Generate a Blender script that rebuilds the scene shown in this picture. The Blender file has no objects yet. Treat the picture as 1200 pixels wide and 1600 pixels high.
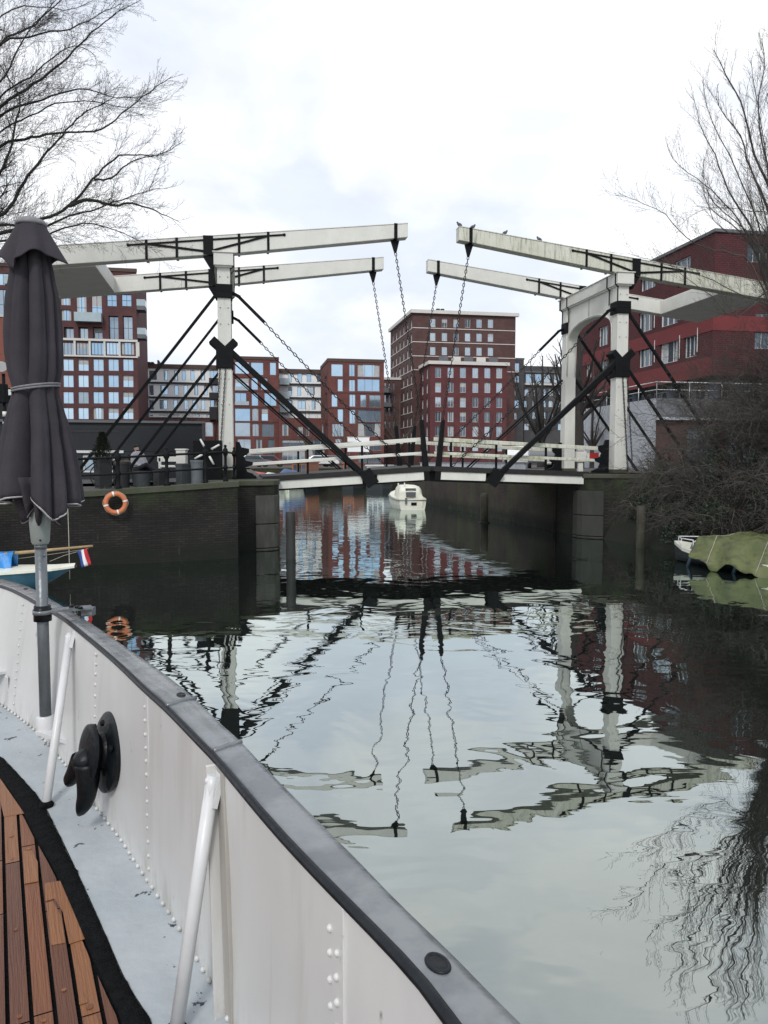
import bpy, math, random
import numpy as np
from mathutils import Vector, Matrix, noise as mnoise

PI = math.pi
sc = bpy.context.scene
COL = sc.collection
RND = random.Random(7)

# ------------------------------------------------------------------ camera maths
EYE = 2.6
PITCH = math.atan(78 / 1200)
CP, SP = math.cos(PITCH), math.sin(PITCH)
def ray(px, py):
    u = (px - 600) / 1200; v = (800 - py) / 1200
    return Vector((u, CP + v * SP, v * CP - SP))
def at_z(px, py, z):
    d = ray(px, py); k = (z - EYE) / d.z
    return Vector((d.x * k, d.y * k, z))
def at_y(px, py, Y):
    d = ray(px, py); k = Y / d.y
    return Vector((d.x * k, Y, EYE + d.z * k))
def at_pl(px, py, P, n):
    d = ray(px, py); o = Vector((0, 0, EYE))
    k = (Vector(P) - o).dot(n) / d.dot(n)
    return o + d * k
def zy(py, Y):
    return at_y(600, py, Y).z

# street grid: the canal runs along A, the bridge and the facades along B
A = Vector((-0.186, 0.983, 0)).normalized()
B = Vector((A.y, -A.x, 0))
Z = Vector((0, 0, 1))
BANG = math.atan2(B.y, B.x)

# ------------------------------------------------------------------ materials
MATS = {}
def nmat(name):
    m = bpy.data.materials.new(name); m.use_nodes = True
    nt = m.node_tree
    return m, nt, nt.nodes['Principled BSDF']
def N(nt, kind, **kw):
    n = nt.nodes.new(kind)
    for k, v in kw.items():
        if k in n.inputs: n.inputs[k].default_value = v
        else: setattr(n, k, v)
    return n
def c4(c): return (c[0], c[1], c[2], 1)
def pm(name, c1, c2=None, scale=3, rough=.6, bump=0, bscale=None, metallic=0, spec=.5, stretch=(1, 1, 1), lo=.35, hi=.7, detail=6, coat=0, rvar=0):
    """principled surface with two-tone noise, optional bump"""
    m, nt, b = nmat(name)
    L = nt.links.new
    b.inputs['Roughness'].default_value = rough
    b.inputs['Metallic'].default_value = metallic
    b.inputs['Specular IOR Level'].default_value = spec
    b.inputs['Coat Weight'].default_value = coat
    tc = N(nt, 'ShaderNodeTexCoord'); mp = N(nt, 'ShaderNodeMapping')
    mp.inputs['Scale'].default_value = stretch
    L(tc.outputs['Object'], mp.inputs['Vector'])
    if c2 is None: c2 = tuple(x * .75 for x in c1)
    no = N(nt, 'ShaderNodeTexNoise', Scale=scale, Detail=detail, Roughness=.6)
    L(mp.outputs[0], no.inputs['Vector'])
    rp = N(nt, 'ShaderNodeValToRGB')
    rp.color_ramp.elements[0].position = lo; rp.color_ramp.elements[1].position = hi
    rp.color_ramp.elements[0].color = c4(c1); rp.color_ramp.elements[1].color = c4(c2)
    L(no.outputs['Fac'], rp.inputs[0]); L(rp.outputs[0], b.inputs['Base Color'])
    if rvar:
        mr = N(nt, 'ShaderNodeMapRange'); mr.inputs[3].default_value = rough - rvar; mr.inputs[4].default_value = rough + rvar
        L(no.outputs['Fac'], mr.inputs[0]); L(mr.outputs[0], b.inputs['Roughness'])
    if bump:
        n2 = N(nt, 'ShaderNodeTexNoise', Scale=bscale or scale * 6, Detail=5)
        L(mp.outputs[0], n2.inputs['Vector'])
        bp = N(nt, 'ShaderNodeBump', Strength=min(1, bump), Distance=.02)
        L(n2.outputs['Fac'], bp.inputs['Height']); L(bp.outputs[0], b.inputs['Normal'])
    MATS[name] = m
    return m
def overlay(m, col, scale, stretch, lo, hi, detail=5, amount=1.0, zlo=None, zhi=None):
    """second noise layer (stains, moss, chips, crease shade) over an existing principled base colour"""
    nt = m.node_tree; b = nt.nodes['Principled BSDF']; L = nt.links.new
    src = b.inputs['Base Color'].links[0].from_socket
    tc = N(nt, 'ShaderNodeTexCoord'); mp = N(nt, 'ShaderNodeMapping'); mp.inputs['Scale'].default_value = stretch
    L(tc.outputs['Object'], mp.inputs['Vector'])
    no = N(nt, 'ShaderNodeTexNoise', Scale=scale, Detail=detail, Roughness=.65); L(mp.outputs[0], no.inputs['Vector'])
    mr = N(nt, 'ShaderNodeMapRange'); mr.inputs[1].default_value = lo; mr.inputs[2].default_value = hi; mr.inputs[4].default_value = amount
    L(no.outputs['Fac'], mr.inputs[0]); fac = mr.outputs[0]
    if zlo is not None:
        sx = N(nt, 'ShaderNodeSeparateXYZ'); ge = N(nt, 'ShaderNodeNewGeometry'); L(ge.outputs['Position'], sx.inputs[0])
        m2 = N(nt, 'ShaderNodeMapRange'); m2.inputs[1].default_value = zlo; m2.inputs[2].default_value = zhi
        L(sx.outputs['Z'], m2.inputs[0])
        mu = N(nt, 'ShaderNodeMath', operation='MULTIPLY'); L(fac, mu.inputs[0]); L(m2.outputs[0], mu.inputs[1]); fac = mu.outputs[0]
    mx = N(nt, 'ShaderNodeMix', data_type='RGBA')
    L(fac, mx.inputs[0]); L(src, mx.inputs[6]); mx.inputs[7].default_value = c4(col)
    L(mx.outputs[2], b.inputs['Base Color'])
    return m
def brickmat(name, c1, c2, mortar, bw, bh, ang=0, rough=.85, msize=.012, var=.6, bump=.5):
    """courses laid along x+y of a frame turned by ang, so both faces of a right-angled wall show bond"""
    m, nt, b = nmat(name); L = nt.links.new
    b.inputs['Roughness'].default_value = rough; b.inputs['Specular IOR Level'].default_value = .3
    tc = N(nt, 'ShaderNodeTexCoord'); mp = N(nt, 'ShaderNodeMapping'); mp.inputs['Rotation'].default_value = (0, 0, -ang)
    L(tc.outputs['Object'], mp.inputs[0])
    sx = N(nt, 'ShaderNodeSeparateXYZ'); L(mp.outputs[0], sx.inputs[0])
    ad = N(nt, 'ShaderNodeMath', operation='ADD'); L(sx.outputs[0], ad.inputs[0]); L(sx.outputs[1], ad.inputs[1])
    cb = N(nt, 'ShaderNodeCombineXYZ'); L(ad.outputs[0], cb.inputs[0]); L(sx.outputs[2], cb.inputs[1])
    br = N(nt, 'ShaderNodeTexBrick', Scale=1.0)
    br.inputs['Brick Width'].default_value = bw; br.inputs['Row Height'].default_value = bh
    br.inputs['Mortar Size'].default_value = msize; br.inputs['Color1'].default_value = c4(c1)
    br.inputs['Color2'].default_value = c4(c2); br.inputs['Mortar'].default_value = c4(mortar)
    L(cb.outputs[0], br.inputs['Vector'])
    no = N(nt, 'ShaderNodeTexNoise', Scale=.6, Detail=8, Roughness=.65); L(tc.outputs['Object'], no.inputs['Vector'])
    mr = N(nt, 'ShaderNodeMapRange'); mr.inputs[1].default_value = .3; mr.inputs[2].default_value = .7; mr.inputs[3].default_value = 1 - var * .5; mr.inputs[4].default_value = 1 + var * .35
    L(no.outputs['Fac'], mr.inputs[0])
    mu = N(nt, 'ShaderNodeVectorMath', operation='SCALE'); L(br.outputs['Color'], mu.inputs[0]); L(mr.outputs[0], mu.inputs['Scale'])
    L(mu.outputs[0], b.inputs['Base Color'])
    if bump:
        bp = N(nt, 'ShaderNodeBump', Strength=bump, Distance=.01); L(br.outputs['Fac'], bp.inputs['Height']); bp.invert = True
        L(bp.outputs[0], b.inputs['Normal'])
    MATS[name] = m
    return m

M = {}
# bridge
M['white_wood'] = pm('white painted wood', (.64, .64, .595), (.56, .56, .52), 2.2, .5, .25, 30, stretch=(1, 1, .5))
overlay(M['white_wood'], (.16, .16, .13), 3.5, (2.5, 2.5, .35), .64, .84, amount=.7)
overlay(M['white_wood'], (.03, .03, .028), 9, (1, 1, 1), .70, .76, amount=.9)
M['mossy_wood'] = pm('mossy painted wood', (.59, .59, .52), (.47, .48, .39), 2.2, .55, .25, 30, stretch=(1, 1, .5))
overlay(M['mossy_wood'], (.13, .14, .08), 4.5, (2.5, 2.5, .3), .50, .74, amount=.9)
overlay(M['mossy_wood'], (.22, .26, .07), 1.6, (1, 1, .4), .56, .70, amount=.75)
M['iron'] = pm('black painted iron', (0.0028, 0.00385, 0.00525), (0.0063, 0.00735, 0.0084), 6, .65, .2, 40, spec=.16)
M['chain_iron'] = pm('chain iron', (.008, .009, .011), (.022, .018, .016), 9, .6, spec=.25)
M['dark_timber'] = pm('dark timber', (0.0084, 0.00875, 0.0084), (0.0182, 0.0175, 0.0154), 4, .8, .5, 30)
M['deck_steel'] = pm('deck steel', (0.021, 0.0224, 0.0231), (0.042, 0.042, 0.0385), 5, .75)
# ground and masonry
M['quay_brick'] = brickmat('old quay brick', (.013, .012, .0115), (.028, .0225, .020), (.009, .0095, .009), .21, .062, .42, var=1.2)
overlay(M['quay_brick'], (.030, .045, .016), 1.3, (1, 1, .6), .40, .62, amount=.9, zlo=1.2, zhi=2.0)
overlay(M['quay_brick'], (.13, .12, .10), 7, (1, 1, 1), .70, .78, amount=.5)
M['canal_brick'] = brickmat('canal wall brick', (0.0372, 0.027, 0.0216), (0.051, 0.036, 0.0282), (0.03, 0.027, 0.024), .22, .065, BANG, var=1.0)
overlay(M['canal_brick'], (.05, .06, .02), .8, (1, 1, .25), .48, .66, amount=.85)
for k_ in ('quay_brick', 'canal_brick'):
    overlay(M[k_], (.007, .010, .006), 2.5, (1, 1, 1), .25, .5, amount=.9, zlo=.60, zhi=.28)
    overlay(M[k_], (.11, .105, .09), 3.2, (1.5, 1.5, .25), .64, .80, amount=.45)
M['pier_stone'] = pm('weathered pier stone', (0.04875, 0.04875, 0.0442), (0.0845, 0.08125, 0.0715), 2.2, .85, .6, 18, stretch=(1, 1, .4))
overlay(M['pier_stone'], (.02, .024, .014), 1.5, (1, 1, .35), .42, .62, amount=.9)
M['dark_stone'] = pm('dark mossy stone', (.022, .024, .020), (.036, .037, .032), 2.2, .85, .6, 18, stretch=(1, 1, .4))
M['coping'] = pm('mossy coping', (0.045, 0.054, 0.027), (0.066, 0.063, 0.054), 3, .9, .7, 20)
M['ground'] = pm('paved ground', (0.0525, 0.049, 0.0455), (0.07, 0.063, 0.056), 1.2, .9, .3, 12)
M['quay_soil'] = pm('weedy strip', (0.0096, 0.0132, 0.0066), (0.0132, 0.012, 0.009), 6, .95, .8, 30)
# vegetation
M['bark'] = pm('dark wet bark', (0.0168, 0.015, 0.0138), (0.03, 0.027, 0.024), 12, .85, .5, 40)
M['twig'] = pm('grey brown twig', (.032, .029, .026), (.080, .072, .062), 3, .85)
M['twig_pale'] = pm('pale dry twig', (.09, .085, .07), (.16, .15, .125), 3, .85)
M['twig_far'] = pm('brown far twig', (.06, .05, .042), (.09, .075, .062), 3, .9)
M['ivy'] = pm('ivy leaf', (.016, .027, .017), (.042, .060, .036), 5, .45, spec=.4)
M['conifer'] = pm('conifer leaf', (0.012, 0.021, 0.0096), (0.021, 0.03, 0.015), 6, .7)
# ship
M['ship_white'] = pm('white ship paint', (.59, .595, .585), (.535, .54, .53), 1.6, .38, .10, 9, spec=.5, stretch=(1, 1, .35))
overlay(M['ship_white'], (.34, .32, .285), 1.7, (2.2, 2.2, .3), .52, .80, amount=.7)
overlay(M['ship_white'], (.22, .19, .15), 6, (2, 2, .12), .66, .80, amount=.45)
overlay(M['ship_white'], (.45, .45, .455), 1.1, (1, 1, .6), .42, .68, amount=.45)
overlay(M['ship_white'], (.10, .09, .08), 14, (1, 1, .5), .69, .76, amount=.7)
overlay(M['ship_white'], (.24, .22, .18), 9, (1.6, 1.6, .7), .46, .72, amount=.75, zlo=1.16, zhi=1.0)
overlay(M['ship_white'], (.27, .20, .14), 3.5, (3.5, 3.5, .18), .70, .80, amount=.35)
M['white_metal'] = pm('white metal', (.60, .61, .62), (.53, .54, .55), 6, .35, .08, 20)
M['rail_paint'] = pm('slate rail paint', (.105, .118, .128), (.175, .188, .198), 5, .24, .30, 11, spec=.6, coat=.2, rvar=.10, lo=.42, hi=.6)
M['rail_edge'] = pm('rail edge', (0.0042, 0.006, 0.0084), (0.0108, 0.0132, 0.0168), 9, .4, .2, 30, spec=.25)
M['waterway'] = pm('pale blue deck paint', (0.3358, 0.3726, 0.4002), (0.391, 0.4232, 0.4462), 3, .6, .35, 14)
overlay(M['waterway'], (.03, .035, .04), 11, (1, 1, 1), .635, .66, amount=1)
overlay(M['waterway'], (.26, .30, .32), 2.2, (1, 1, 1), .5, .75, amount=.6)
M['tar'] = pm('tar margin', (0.0036, 0.0042, 0.0048), (0.0096, 0.0102, 0.0108), 30, .95, 1.0, 90, spec=.1)
def wood(name, a, b_, sc_):
    m = pm(name, a, b_, sc_, .40, .3, 40, stretch=(1, 1, 1), lo=.30, hi=.72)
    for n in m.node_tree.nodes:
        if n.bl_idname == 'ShaderNodeMapping': n.vector_type = 'TEXTURE'; n.inputs['Rotation'].default_value = (0, 0, math.radians(116.9)); n.inputs['Scale'].default_value = (4.5, .22, 1)
    return m
M['teak'] = wood('wet teak', (.185, .066, .024), (.125, .042, .017), 9)
M['teak_dark'] = wood('dark teak', (.115, .039, .016), (.078, .026, .012), 9)
M['teak_light'] = wood('fresh teak', (.25, .105, .038), (.165, .062, .024), 9)
M['black_gloss'] = pm('black gloss paint', (.003, .0045, .006), (.007, .009, .011), 8, .38, .25, 30, spec=.22)
M['pole_grey'] = pm('grey pole', (.115, .135, .15), (.15, .165, .175), 20, .35, .1, 60, metallic=.3)
M['crank_grey'] = pm('crank housing', (.20, .23, .22), (.24, .26, .25), 20, .5)
M['canvas'] = pm('aubergine canvas', (.036, .034, .040), (.052, .047, .056), 4, .92, .25, 160, spec=.2)
overlay(M['canvas'], (.085, .08, .088), 1.4, (1, 1, .35), .50, .78, amount=.55)
overlay(M['canvas'], (.02, .02, .022), 2.2, (1, 1, .5), .55, .8, amount=.5)
M['piping'] = pm('pale piping', (.42, .42, .43), (.34, .34, .35), 30, .8)
M['strap'] = pm('grey strap', (0.192, 0.192, 0.208), (0.144, 0.144, 0.152), 40, .8)
# buildings
def bm(name, c, v=.8, s=.35, rough=.85):
    return pm(name, c, tuple(x * v for x in c), s, rough, stretch=(1, 1, 1.6))
M['brick_red'] = brickmat('red brick', (0.1669, 0.05592, 0.0469), (0.1263, 0.0433, 0.03969), (0.1037, 0.05412, 0.04961), .6, .12, BANG, var=.5, bump=0, msize=.02)  # distance haze is put into the far brick colours: lighter, less saturated
M['brick_plum'] = brickmat('plum brick', (0.108, 0.0416, 0.0416), (0.088, 0.036, 0.0376), (0.072, 0.0416, 0.0416), .6, .12, BANG, var=.5, bump=0, msize=.02)
M['brick_brown'] = brickmat('brown red brick', (0.108, 0.0544, 0.0496), (0.088, 0.0448, 0.0432), (0.08, 0.0512, 0.048), .6, .12, BANG, var=.5, bump=0, msize=.02)
M['brick_crimson'] = brickmat('crimson brick', (0.132, 0.0384, 0.0416), (0.108, 0.032, 0.0368), (0.088, 0.0384, 0.04), .6, .12, BANG, var=.4, bump=0, msize=.02)
M['brick_dark'] = brickmat('dark crimson course', (0.1144, 0.02704, 0.03016), (0.08736, 0.02288, 0.026), (0.03328, 0.01768, 0.01976), .42, .16, BANG, var=.4, bump=.3, msize=.03)
M['panel_red'] = bm('smooth red panel', (0.1484, 0.0252, 0.0279), .85)
M['pale_panel'] = pm('pale cladding', (.84, .86, .87), (.76, .79, .81), 1.0, .5)
M['dark_slab'] = bm('dark slab', (.035, .037, .042))
M['white_stone'] = bm('white stone', (.58, .57, .54), .9)
M['grey_brick'] = brickmat('grey brick', (0.09775, 0.09775, 0.102), (0.0765, 0.0765, 0.08245), (0.051, 0.051, 0.051), .6, .12, BANG, var=.5, bump=0, msize=.02)
M['parapet_brown'] = bm('brown parapet', (.085, .055, .045))
M['podium_grey'] = bm('podium grey', (0.128, 0.136, 0.148), .8, .8)
M['podium_white'] = bm('podium white', (0.432, 0.459, 0.495), .93, .5)
M['column_blue'] = bm('blue grey column', (.075, .095, .13))
M['dark_siding'] = pm('dark blue siding', (0.0066, 0.0102, 0.0144), (0.0102, 0.0144, 0.0186), 2, .6)
M['house_dark'] = bm('dark house wall', (0.0112, 0.014, 0.0168))
M['frame_white'] = pm('white frame', (.62, .63, .63), (.55, .56, .56), 5, .5)
M['frame_dark'] = pm('dark frame', (.05, .055, .065), (.04, .045, .05), 5, .5)
M['frame_grey'] = pm('grey frame', (.20, .215, .235), (.16, .17, .19), 5, .5)
def glass(name, c1, c2, rough=.06, metal=.75):
    m, nt, b = nmat(name); L = nt.links.new
    b.inputs['Roughness'].default_value = rough; b.inputs['Metallic'].default_value = metal
    oi = N(nt, 'ShaderNodeObjectInfo'); mx = N(nt, 'ShaderNodeMix', data_type='RGBA')
    tc = N(nt, 'ShaderNodeTexCoord'); no = N(nt, 'ShaderNodeTexNoise', Scale=.45, Detail=3); L(tc.outputs['Object'], no.inputs['Vector'])
    ad = N(nt, 'ShaderNodeMath', operation='ADD'); L(oi.outputs['Random'], ad.inputs[0]); L(no.outputs['Fac'], ad.inputs[1])
    ml = N(nt, 'ShaderNodeMath', operation='MULTIPLY'); ml.inputs[1].default_value = .62; L(ad.outputs[0], ml.inputs[0])
    L(ml.outputs[0], mx.inputs[0]); mx.inputs[6].default_value = c4(c1); mx.inputs[7].default_value = c4(c2)
    L(mx.outputs[2], b.inputs['Base Color'])
    bp = N(nt, 'ShaderNodeBump', Strength=.10, Distance=.05); L(no.outputs['Fac'], bp.inputs['Height']); L(bp.outputs[0], b.inputs['Normal'])
    return m
M['glass_sky'] = glass('sky tinted glass', (.24, .40, .57), (.50, .65, .78))  # blue of the mirrored sky is put into the glass colour
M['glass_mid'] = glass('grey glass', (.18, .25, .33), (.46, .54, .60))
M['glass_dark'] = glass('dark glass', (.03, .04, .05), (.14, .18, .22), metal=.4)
M['blind'] = pm('window blind', (.42, .43, .43), (.34, .35, .36), 2, .7)
M['balcony_glass'] = pm('balcony glass', (.36, .44, .47), (.30, .38, .42), 1, .15)
M['roof_tile'] = pm('orange roof tile', (0.165, 0.0465, 0.027), (0.0975, 0.0315, 0.0225), 5, .8, .3, 12)
# small things
M['orange'] = pm('faded orange buoy', (0.527, 0.17, 0.07225), (0.425, 0.1275, 0.05525), 6, .55, .1, 30)
M['white_plastic'] = pm('white plastic', (.72, .72, .68), (.62, .62, .58), 5, .4)
M['ship_dirty'] = pm('soiled ship paint', (.40, .39, .36), (.26, .24, .21), 3, .5, stretch=(2, 2, .4))
M['boat_white'] = pm('white boat', (.72, .72, .64), (.60, .60, .50), 3, .4)
overlay(M['boat_white'], (.22, .24, .10), 3, (1, 1, .4), .56, .72, amount=.5)
M['tarp_navy'] = pm('navy cover', (.05, .10, .22), (.04, .08, .17), 4, .6, .3, 12)
M['fender_blue'] = pm('dull blue fender', (.022, .05, .075), (.016, .036, .055), 6, .6)
M['boat_blue'] = pm('blue hull', (0.03375, 0.1125, 0.165), (0.0225, 0.075, 0.12), 4, .4)
M['tarp_blue'] = pm('blue tarp', (.03, .24, .62), (.02, .18, .48), 3, .45, .6, 14)
M['tarp_green'] = pm('green tarp', (.098, .115, .036), (.062, .076, .027), 2.5, .6, .8, 9)
overlay(M['tarp_green'], (.030, .034, .018), 4, (1, 1, 2), .50, .66, amount=.75)  # dark blotches in the colour stand for shade in the creases
M['varnish'] = pm('varnished spar', (.36, .25, .12), (.22, .16, .09), 5, .5)
M['cabin_wood'] = pm('cabin wood', (.36, .13, .055), (.24, .085, .04), 4, .5)
M['red_paint'] = pm('red paint', (.42, .03, .03), (.32, .025, .025), 4, .4)
M['flag_red'] = pm('flag red', (.50, .02, .035), (.42, .02, .03), 4, .8)
M['flag_white'] = pm('flag white', (.75, .75, .76), (.65, .65, .66), 4, .8)
M['flag_blue'] = pm('flag blue', (.02, .06, .28), (.02, .05, .22), 4, .8)
M['rope'] = pm('rope', (.34, .31, .26), (.24, .22, .19), 20, .9)
M['zinc'] = pm('zinc bin', (0.165, 0.1875, 0.2025), (0.1125, 0.1275, 0.1425), 5, .4, metallic=.4)
M['pot_black'] = pm('black pot', (.008, .010, .012), (.016, .018, .02), 5, .6)
M['pot_grey'] = pm('grey tub', (0.03375, 0.04125, 0.045), (0.04875, 0.05625, 0.06), 4, .6)
M['sack'] = pm('brown sack', (0.07, 0.0525, 0.0385), (0.042, 0.0315, 0.0245), 8, .9)
M['skin'] = pm('skin', (.50, .34, .27), (.44, .29, .23), 8, .6)
M['jacket'] = pm('grey jacket', (.42, .42, .45), (.34, .34, .37), 9, .9)
M['trousers'] = pm('dark trousers', (0.012, 0.0132, 0.0168), (0.021, 0.0216, 0.0252), 9, .9)
M['cap'] = pm('dark cap', (.015, .015, .017), (.025, .025, .027), 9, .9)
M['beard'] = pm('beard', (.035, .022, .016), (.025, .017, .012), 30, .9)
M['pigeon'] = pm('pigeon grey', (.05, .052, .06), (.12, .12, .13), 14, .8)
M['post_wood'] = pm('mooring post wood', (0.042, 0.0385, 0.028), (0.0665, 0.0595, 0.0455), 3, .85, .6, 20, stretch=(3, 3, .5))
overlay(M['post_wood'], (.018, .022, .012), 2, (1, 1, .6), .42, .62, amount=.9)
M['post_dark'] = pm('tarred mooring post', (.012, .013, .013), (.025, .025, .023), 3, .7, .5, 20, stretch=(3, 3, .5))
M['tyre'] = pm('tyre', (.012, .012, .013), (.02, .02, .02), 6, .8)
M['car_grey'] = pm('car grey', (.12, .13, .14), (.10, .11, .12), 3, .3, coat=.5)
M['car_dark'] = pm('car dark red', (.12, .025, .025), (.10, .02, .02), 3, .3, coat=.5)
M['car_white'] = pm('car white', (.7, .7, .7), (.62, .62, .62), 3, .3, coat=.5)
M['lamp_glass'] = pm('lamp glass', (.65, .66, .66), (.58, .59, .6), 3, .3)

# ------------------------------------------------------------------ mesh builder
def perp(d):
    d = d.normalized()
    a = Vector((0, 0, 1)) if abs(d.z) < .9 else Vector((1, 0, 0))
    x = d.cross(a).normalized(); y = x.cross(d).normalized()
    return x, y
class MB:
    def __init__(s): s.v = []; s.f = []; s.m = []; s.s = []
    def add(s, vs, fs, mat=0, smooth=False):
        o = len(s.v); s.v.extend([tuple(p) for p in vs])
        for f in fs: s.f.append(tuple(i + o for i in f)); s.m.append(mat); s.s.append(smooth)
        return s
    def obox(s, c, ex, ey, ez, mat=0):
        """box from centre and three half-extent vectors"""
        c = Vector(c); vs = [c + ex * a + ey * b + ez * d for d in (-1, 1) for b in (-1, 1) for a in (-1, 1)]
        return s.add(vs, [(0, 2, 3, 1), (4, 5, 7, 6), (0, 1, 5, 4), (2, 6, 7, 3), (0, 4, 6, 2), (1, 3, 7, 5)], mat)
    def box(s, c, size, rz=0, mat=0):
        ca, sa = math.cos(rz), math.sin(rz)
        return s.obox(c, Vector((ca, sa, 0)) * size[0] / 2, Vector((-sa, ca, 0)) * size[1] / 2, Z * size[2] / 2, mat)
    def bar(s, p, q, w, h, up=Z, w2=None, h2=None, mat=0):
        """rectangular bar p->q, w across, h along up"""
        p, q = Vector(p), Vector(q); d = (q - p).normalized()
        x = d.cross(up).normalized(); y = x.cross(d).normalized()
        w2 = w if w2 is None else w2; h2 = h if h2 is None else h2
        vs = []
        for P, a, b in ((p, w, h), (q, w2, h2)):
            vs += [P - x * a / 2 - y * b / 2, P + x * a / 2 - y * b / 2, P + x * a / 2 + y * b / 2, P - x * a / 2 + y * b / 2]
        return s.add(vs, [(0, 1, 2, 3), (7, 6, 5, 4), (0, 4, 5, 1), (1, 5, 6, 2), (2, 6, 7, 3), (3, 7, 4, 0)], mat)
    def tube(s, pts, r, n=8, mat=0, cap=True, smooth=True, closed=False):
        pts = [Vector(p) for p in pts]; k = len(pts)
        rs = r if isinstance(r, (list, tuple)) else [r] * k
        vs = []; x = None
        for i, p in enumerate(pts):
            if closed: d = pts[(i + 1) % k] - pts[i - 1]
            else: d = pts[min(i + 1, k - 1)] - pts[max(i - 1, 0)]
            if d.length < 1e-9: d = Vector((0, 0, 1))
            d.normalize()
            if x is None: x, y = perp(d)
            else:
                x = x - d * x.dot(d)
                if x.length < 1e-6: x, _ = perp(d)
                x.normalize()
            y = d.cross(x)
            for j in range(n):
                t = 2 * PI * j / n
                vs.append(p + (x * math.cos(t) + y * math.sin(t)) * rs[i])
        fs = []
        for i in range(k if closed else k - 1):
            i2 = (i + 1) % k
            for j in range(n):
                j2 = (j + 1) % n
                fs.append((i * n + j, i * n + j2, i2 * n + j2, i2 * n + j))
        o = len(s.v); s.add(vs, fs, mat, smooth)
        if cap and not closed:
            s.f.append(tuple(o + j for j in range(n))[::-1]); s.m.append(mat); s.s.append(False)
            s.f.append(tuple(o + (k - 1) * n + j for j in range(n))); s.m.append(mat); s.s.append(False)
        return s
    def lathe(s, prof, c, n=20, axis=Z, mat=0, smooth=True):
        c = Vector(c); x, y = perp(Vector(axis)); ax = Vector(axis).normalized()
        vs = []
        for r, h in prof:
            for j in range(n):
                t = 2 * PI * j / n
                vs.append(c + ax * h + (x * math.cos(t) + y * math.sin(t)) * max(r, 1e-4))
        fs = [(i * n + j, i * n + (j + 1) % n, (i + 1) * n + (j + 1) % n, (i + 1) * n + j) for i in range(len(prof) - 1) for j in range(n)]
        o = len(s.v); s.add(vs, fs, mat, smooth)
        for i, rev in ((0, True), (len(prof) - 1, False)):
            f = tuple(o + i * n + j for j in range(n)); s.f.append(f[::-1] if rev else f); s.m.append(mat); s.s.append(False)
        return s
    def ell(s, c, r, n=14, m=8, mat=0, rot=None):
        c = Vector(c); vs = []
        for i in range(m + 1):
            p = PI * i / m - PI / 2
            for j in range(n):
                t = 2 * PI * j / n
                v = Vector((r[0] * math.cos(p) * math.cos(t), r[1] * math.cos(p) * math.sin(t), r[2] * math.sin(p)))
                vs.append(c + (rot @ v if rot else v))
        fs = [(i * n + j, i * n + (j + 1) % n, (i + 1) * n + (j + 1) % n, (i + 1) * n + j) for i in range(m) for j in range(n)]
        return s.add(vs, fs, mat, True)
    def prism(s, poly, o, ux, uy, th, mat=0):
        """polygon in the ux/uy plane at o, extruded by vector th"""
        o = Vector(o); k = len(poly)
        vs = [o + ux * a + uy * b for a, b in poly]; vs += [v + th for v in vs]
        fs = [tuple(range(k))[::-1], tuple(range(k, 2 * k))] + [(i, (i + 1) % k, k + (i + 1) % k, k + i) for i in range(k)]
        return s.add(vs, fs, mat)
    def chain(s, p, q, link=.15, wid=.085, r=.013, sag=0, mat=0):
        p, q = Vector(p), Vector(q); L = (q - p).length
        pitch = link - 2.6 * r; n = max(2, int(L / pitch)); d = (q - p) / n
        x, y = perp(d)
        pos = [p + (q - p) * (i + .5) / n - Z * sag * 4 * ((i + .5) / n) * (1 - (i + .5) / n) for i in range(n)]
        for i, c in enumerate(pos):
            t = (pos[min(i + 1, n - 1)] - pos[max(i - 1, 0)]).normalized()
            w = x if i % 2 else y
            w = (w - t * w.dot(t)).normalized()
            R = wid / 2 - r; h = link / 2 - r - R
            loop = []
            for k in range(5): a = -PI / 2 + PI * k / 4; loop.append(c + t * (h + R * math.cos(a)) + w * R * math.sin(a))
            for k in range(5): a = PI / 2 + PI * k / 4; loop.append(c + t * (-h + R * math.cos(a)) + w * R * math.sin(a))
            s.tube(loop, r, 5, mat, closed=True)
        return s
    def build(s, name, mats, parent=None, world=True, bevel=0, sharp=None):
        if not isinstance(mats, (list, tuple)): mats = [mats]
        off = Vector((0, 0, 0))
        if parent is not None and world:
            p = parent
            while p is not None: off += p.location; p = p.parent
        me = bpy.data.meshes.new(name)
        vs = s.v if off.length == 0 else [(a - off.x, b - off.y, c - off.z) for a, b, c in s.v]
        me.from_pydata(vs, [], s.f)
        for m in mats: me.materials.append(M[m] if isinstance(m, str) else m)
        me.polygons.foreach_set('material_index', s.m)
        me.polygons.foreach_set('use_smooth', s.s)
        if sharp: me.set_sharp_from_angle(angle=math.radians(sharp))
        me.update()
        o = bpy.data.objects.new(name, me); COL.objects.link(o)
        if parent is not None: o.parent = parent
        if bevel:
            b = o.modifiers.new('bevel', 'BEVEL'); b.width = bevel; b.segments = 2; b.limit_method = 'ANGLE'; b.angle_limit = math.radians(40)
        return o
def recalc(o):
    import bmesh
    b = bmesh.new(); b.from_mesh(o.data); bmesh.ops.recalc_face_normals(b, faces=b.faces); b.to_mesh(o.data); b.free()
    return o
def tag(o, label, cat, group=None):
    o['label'] = label; o['category'] = cat
    if group: o['group'] = group
    return o
def thing(name, label, cat, loc=(0, 0, 0), group=None, rz=0):
    o = bpy.data.objects.new(name, None); COL.objects.link(o)
    o.location = Vector(loc); o.rotation_euler = (0, 0, rz); o.empty_display_size = .2
    return tag(o, label, cat, group)
def copy_tree(o, parent=None):
    c = o.copy(); COL.objects.link(c)
    if parent is not None: c.parent = parent
    for ch in o.children: copy_tree(ch, c)
    return c
def structure(o): o['kind'] = 'structure'; return o
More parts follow.
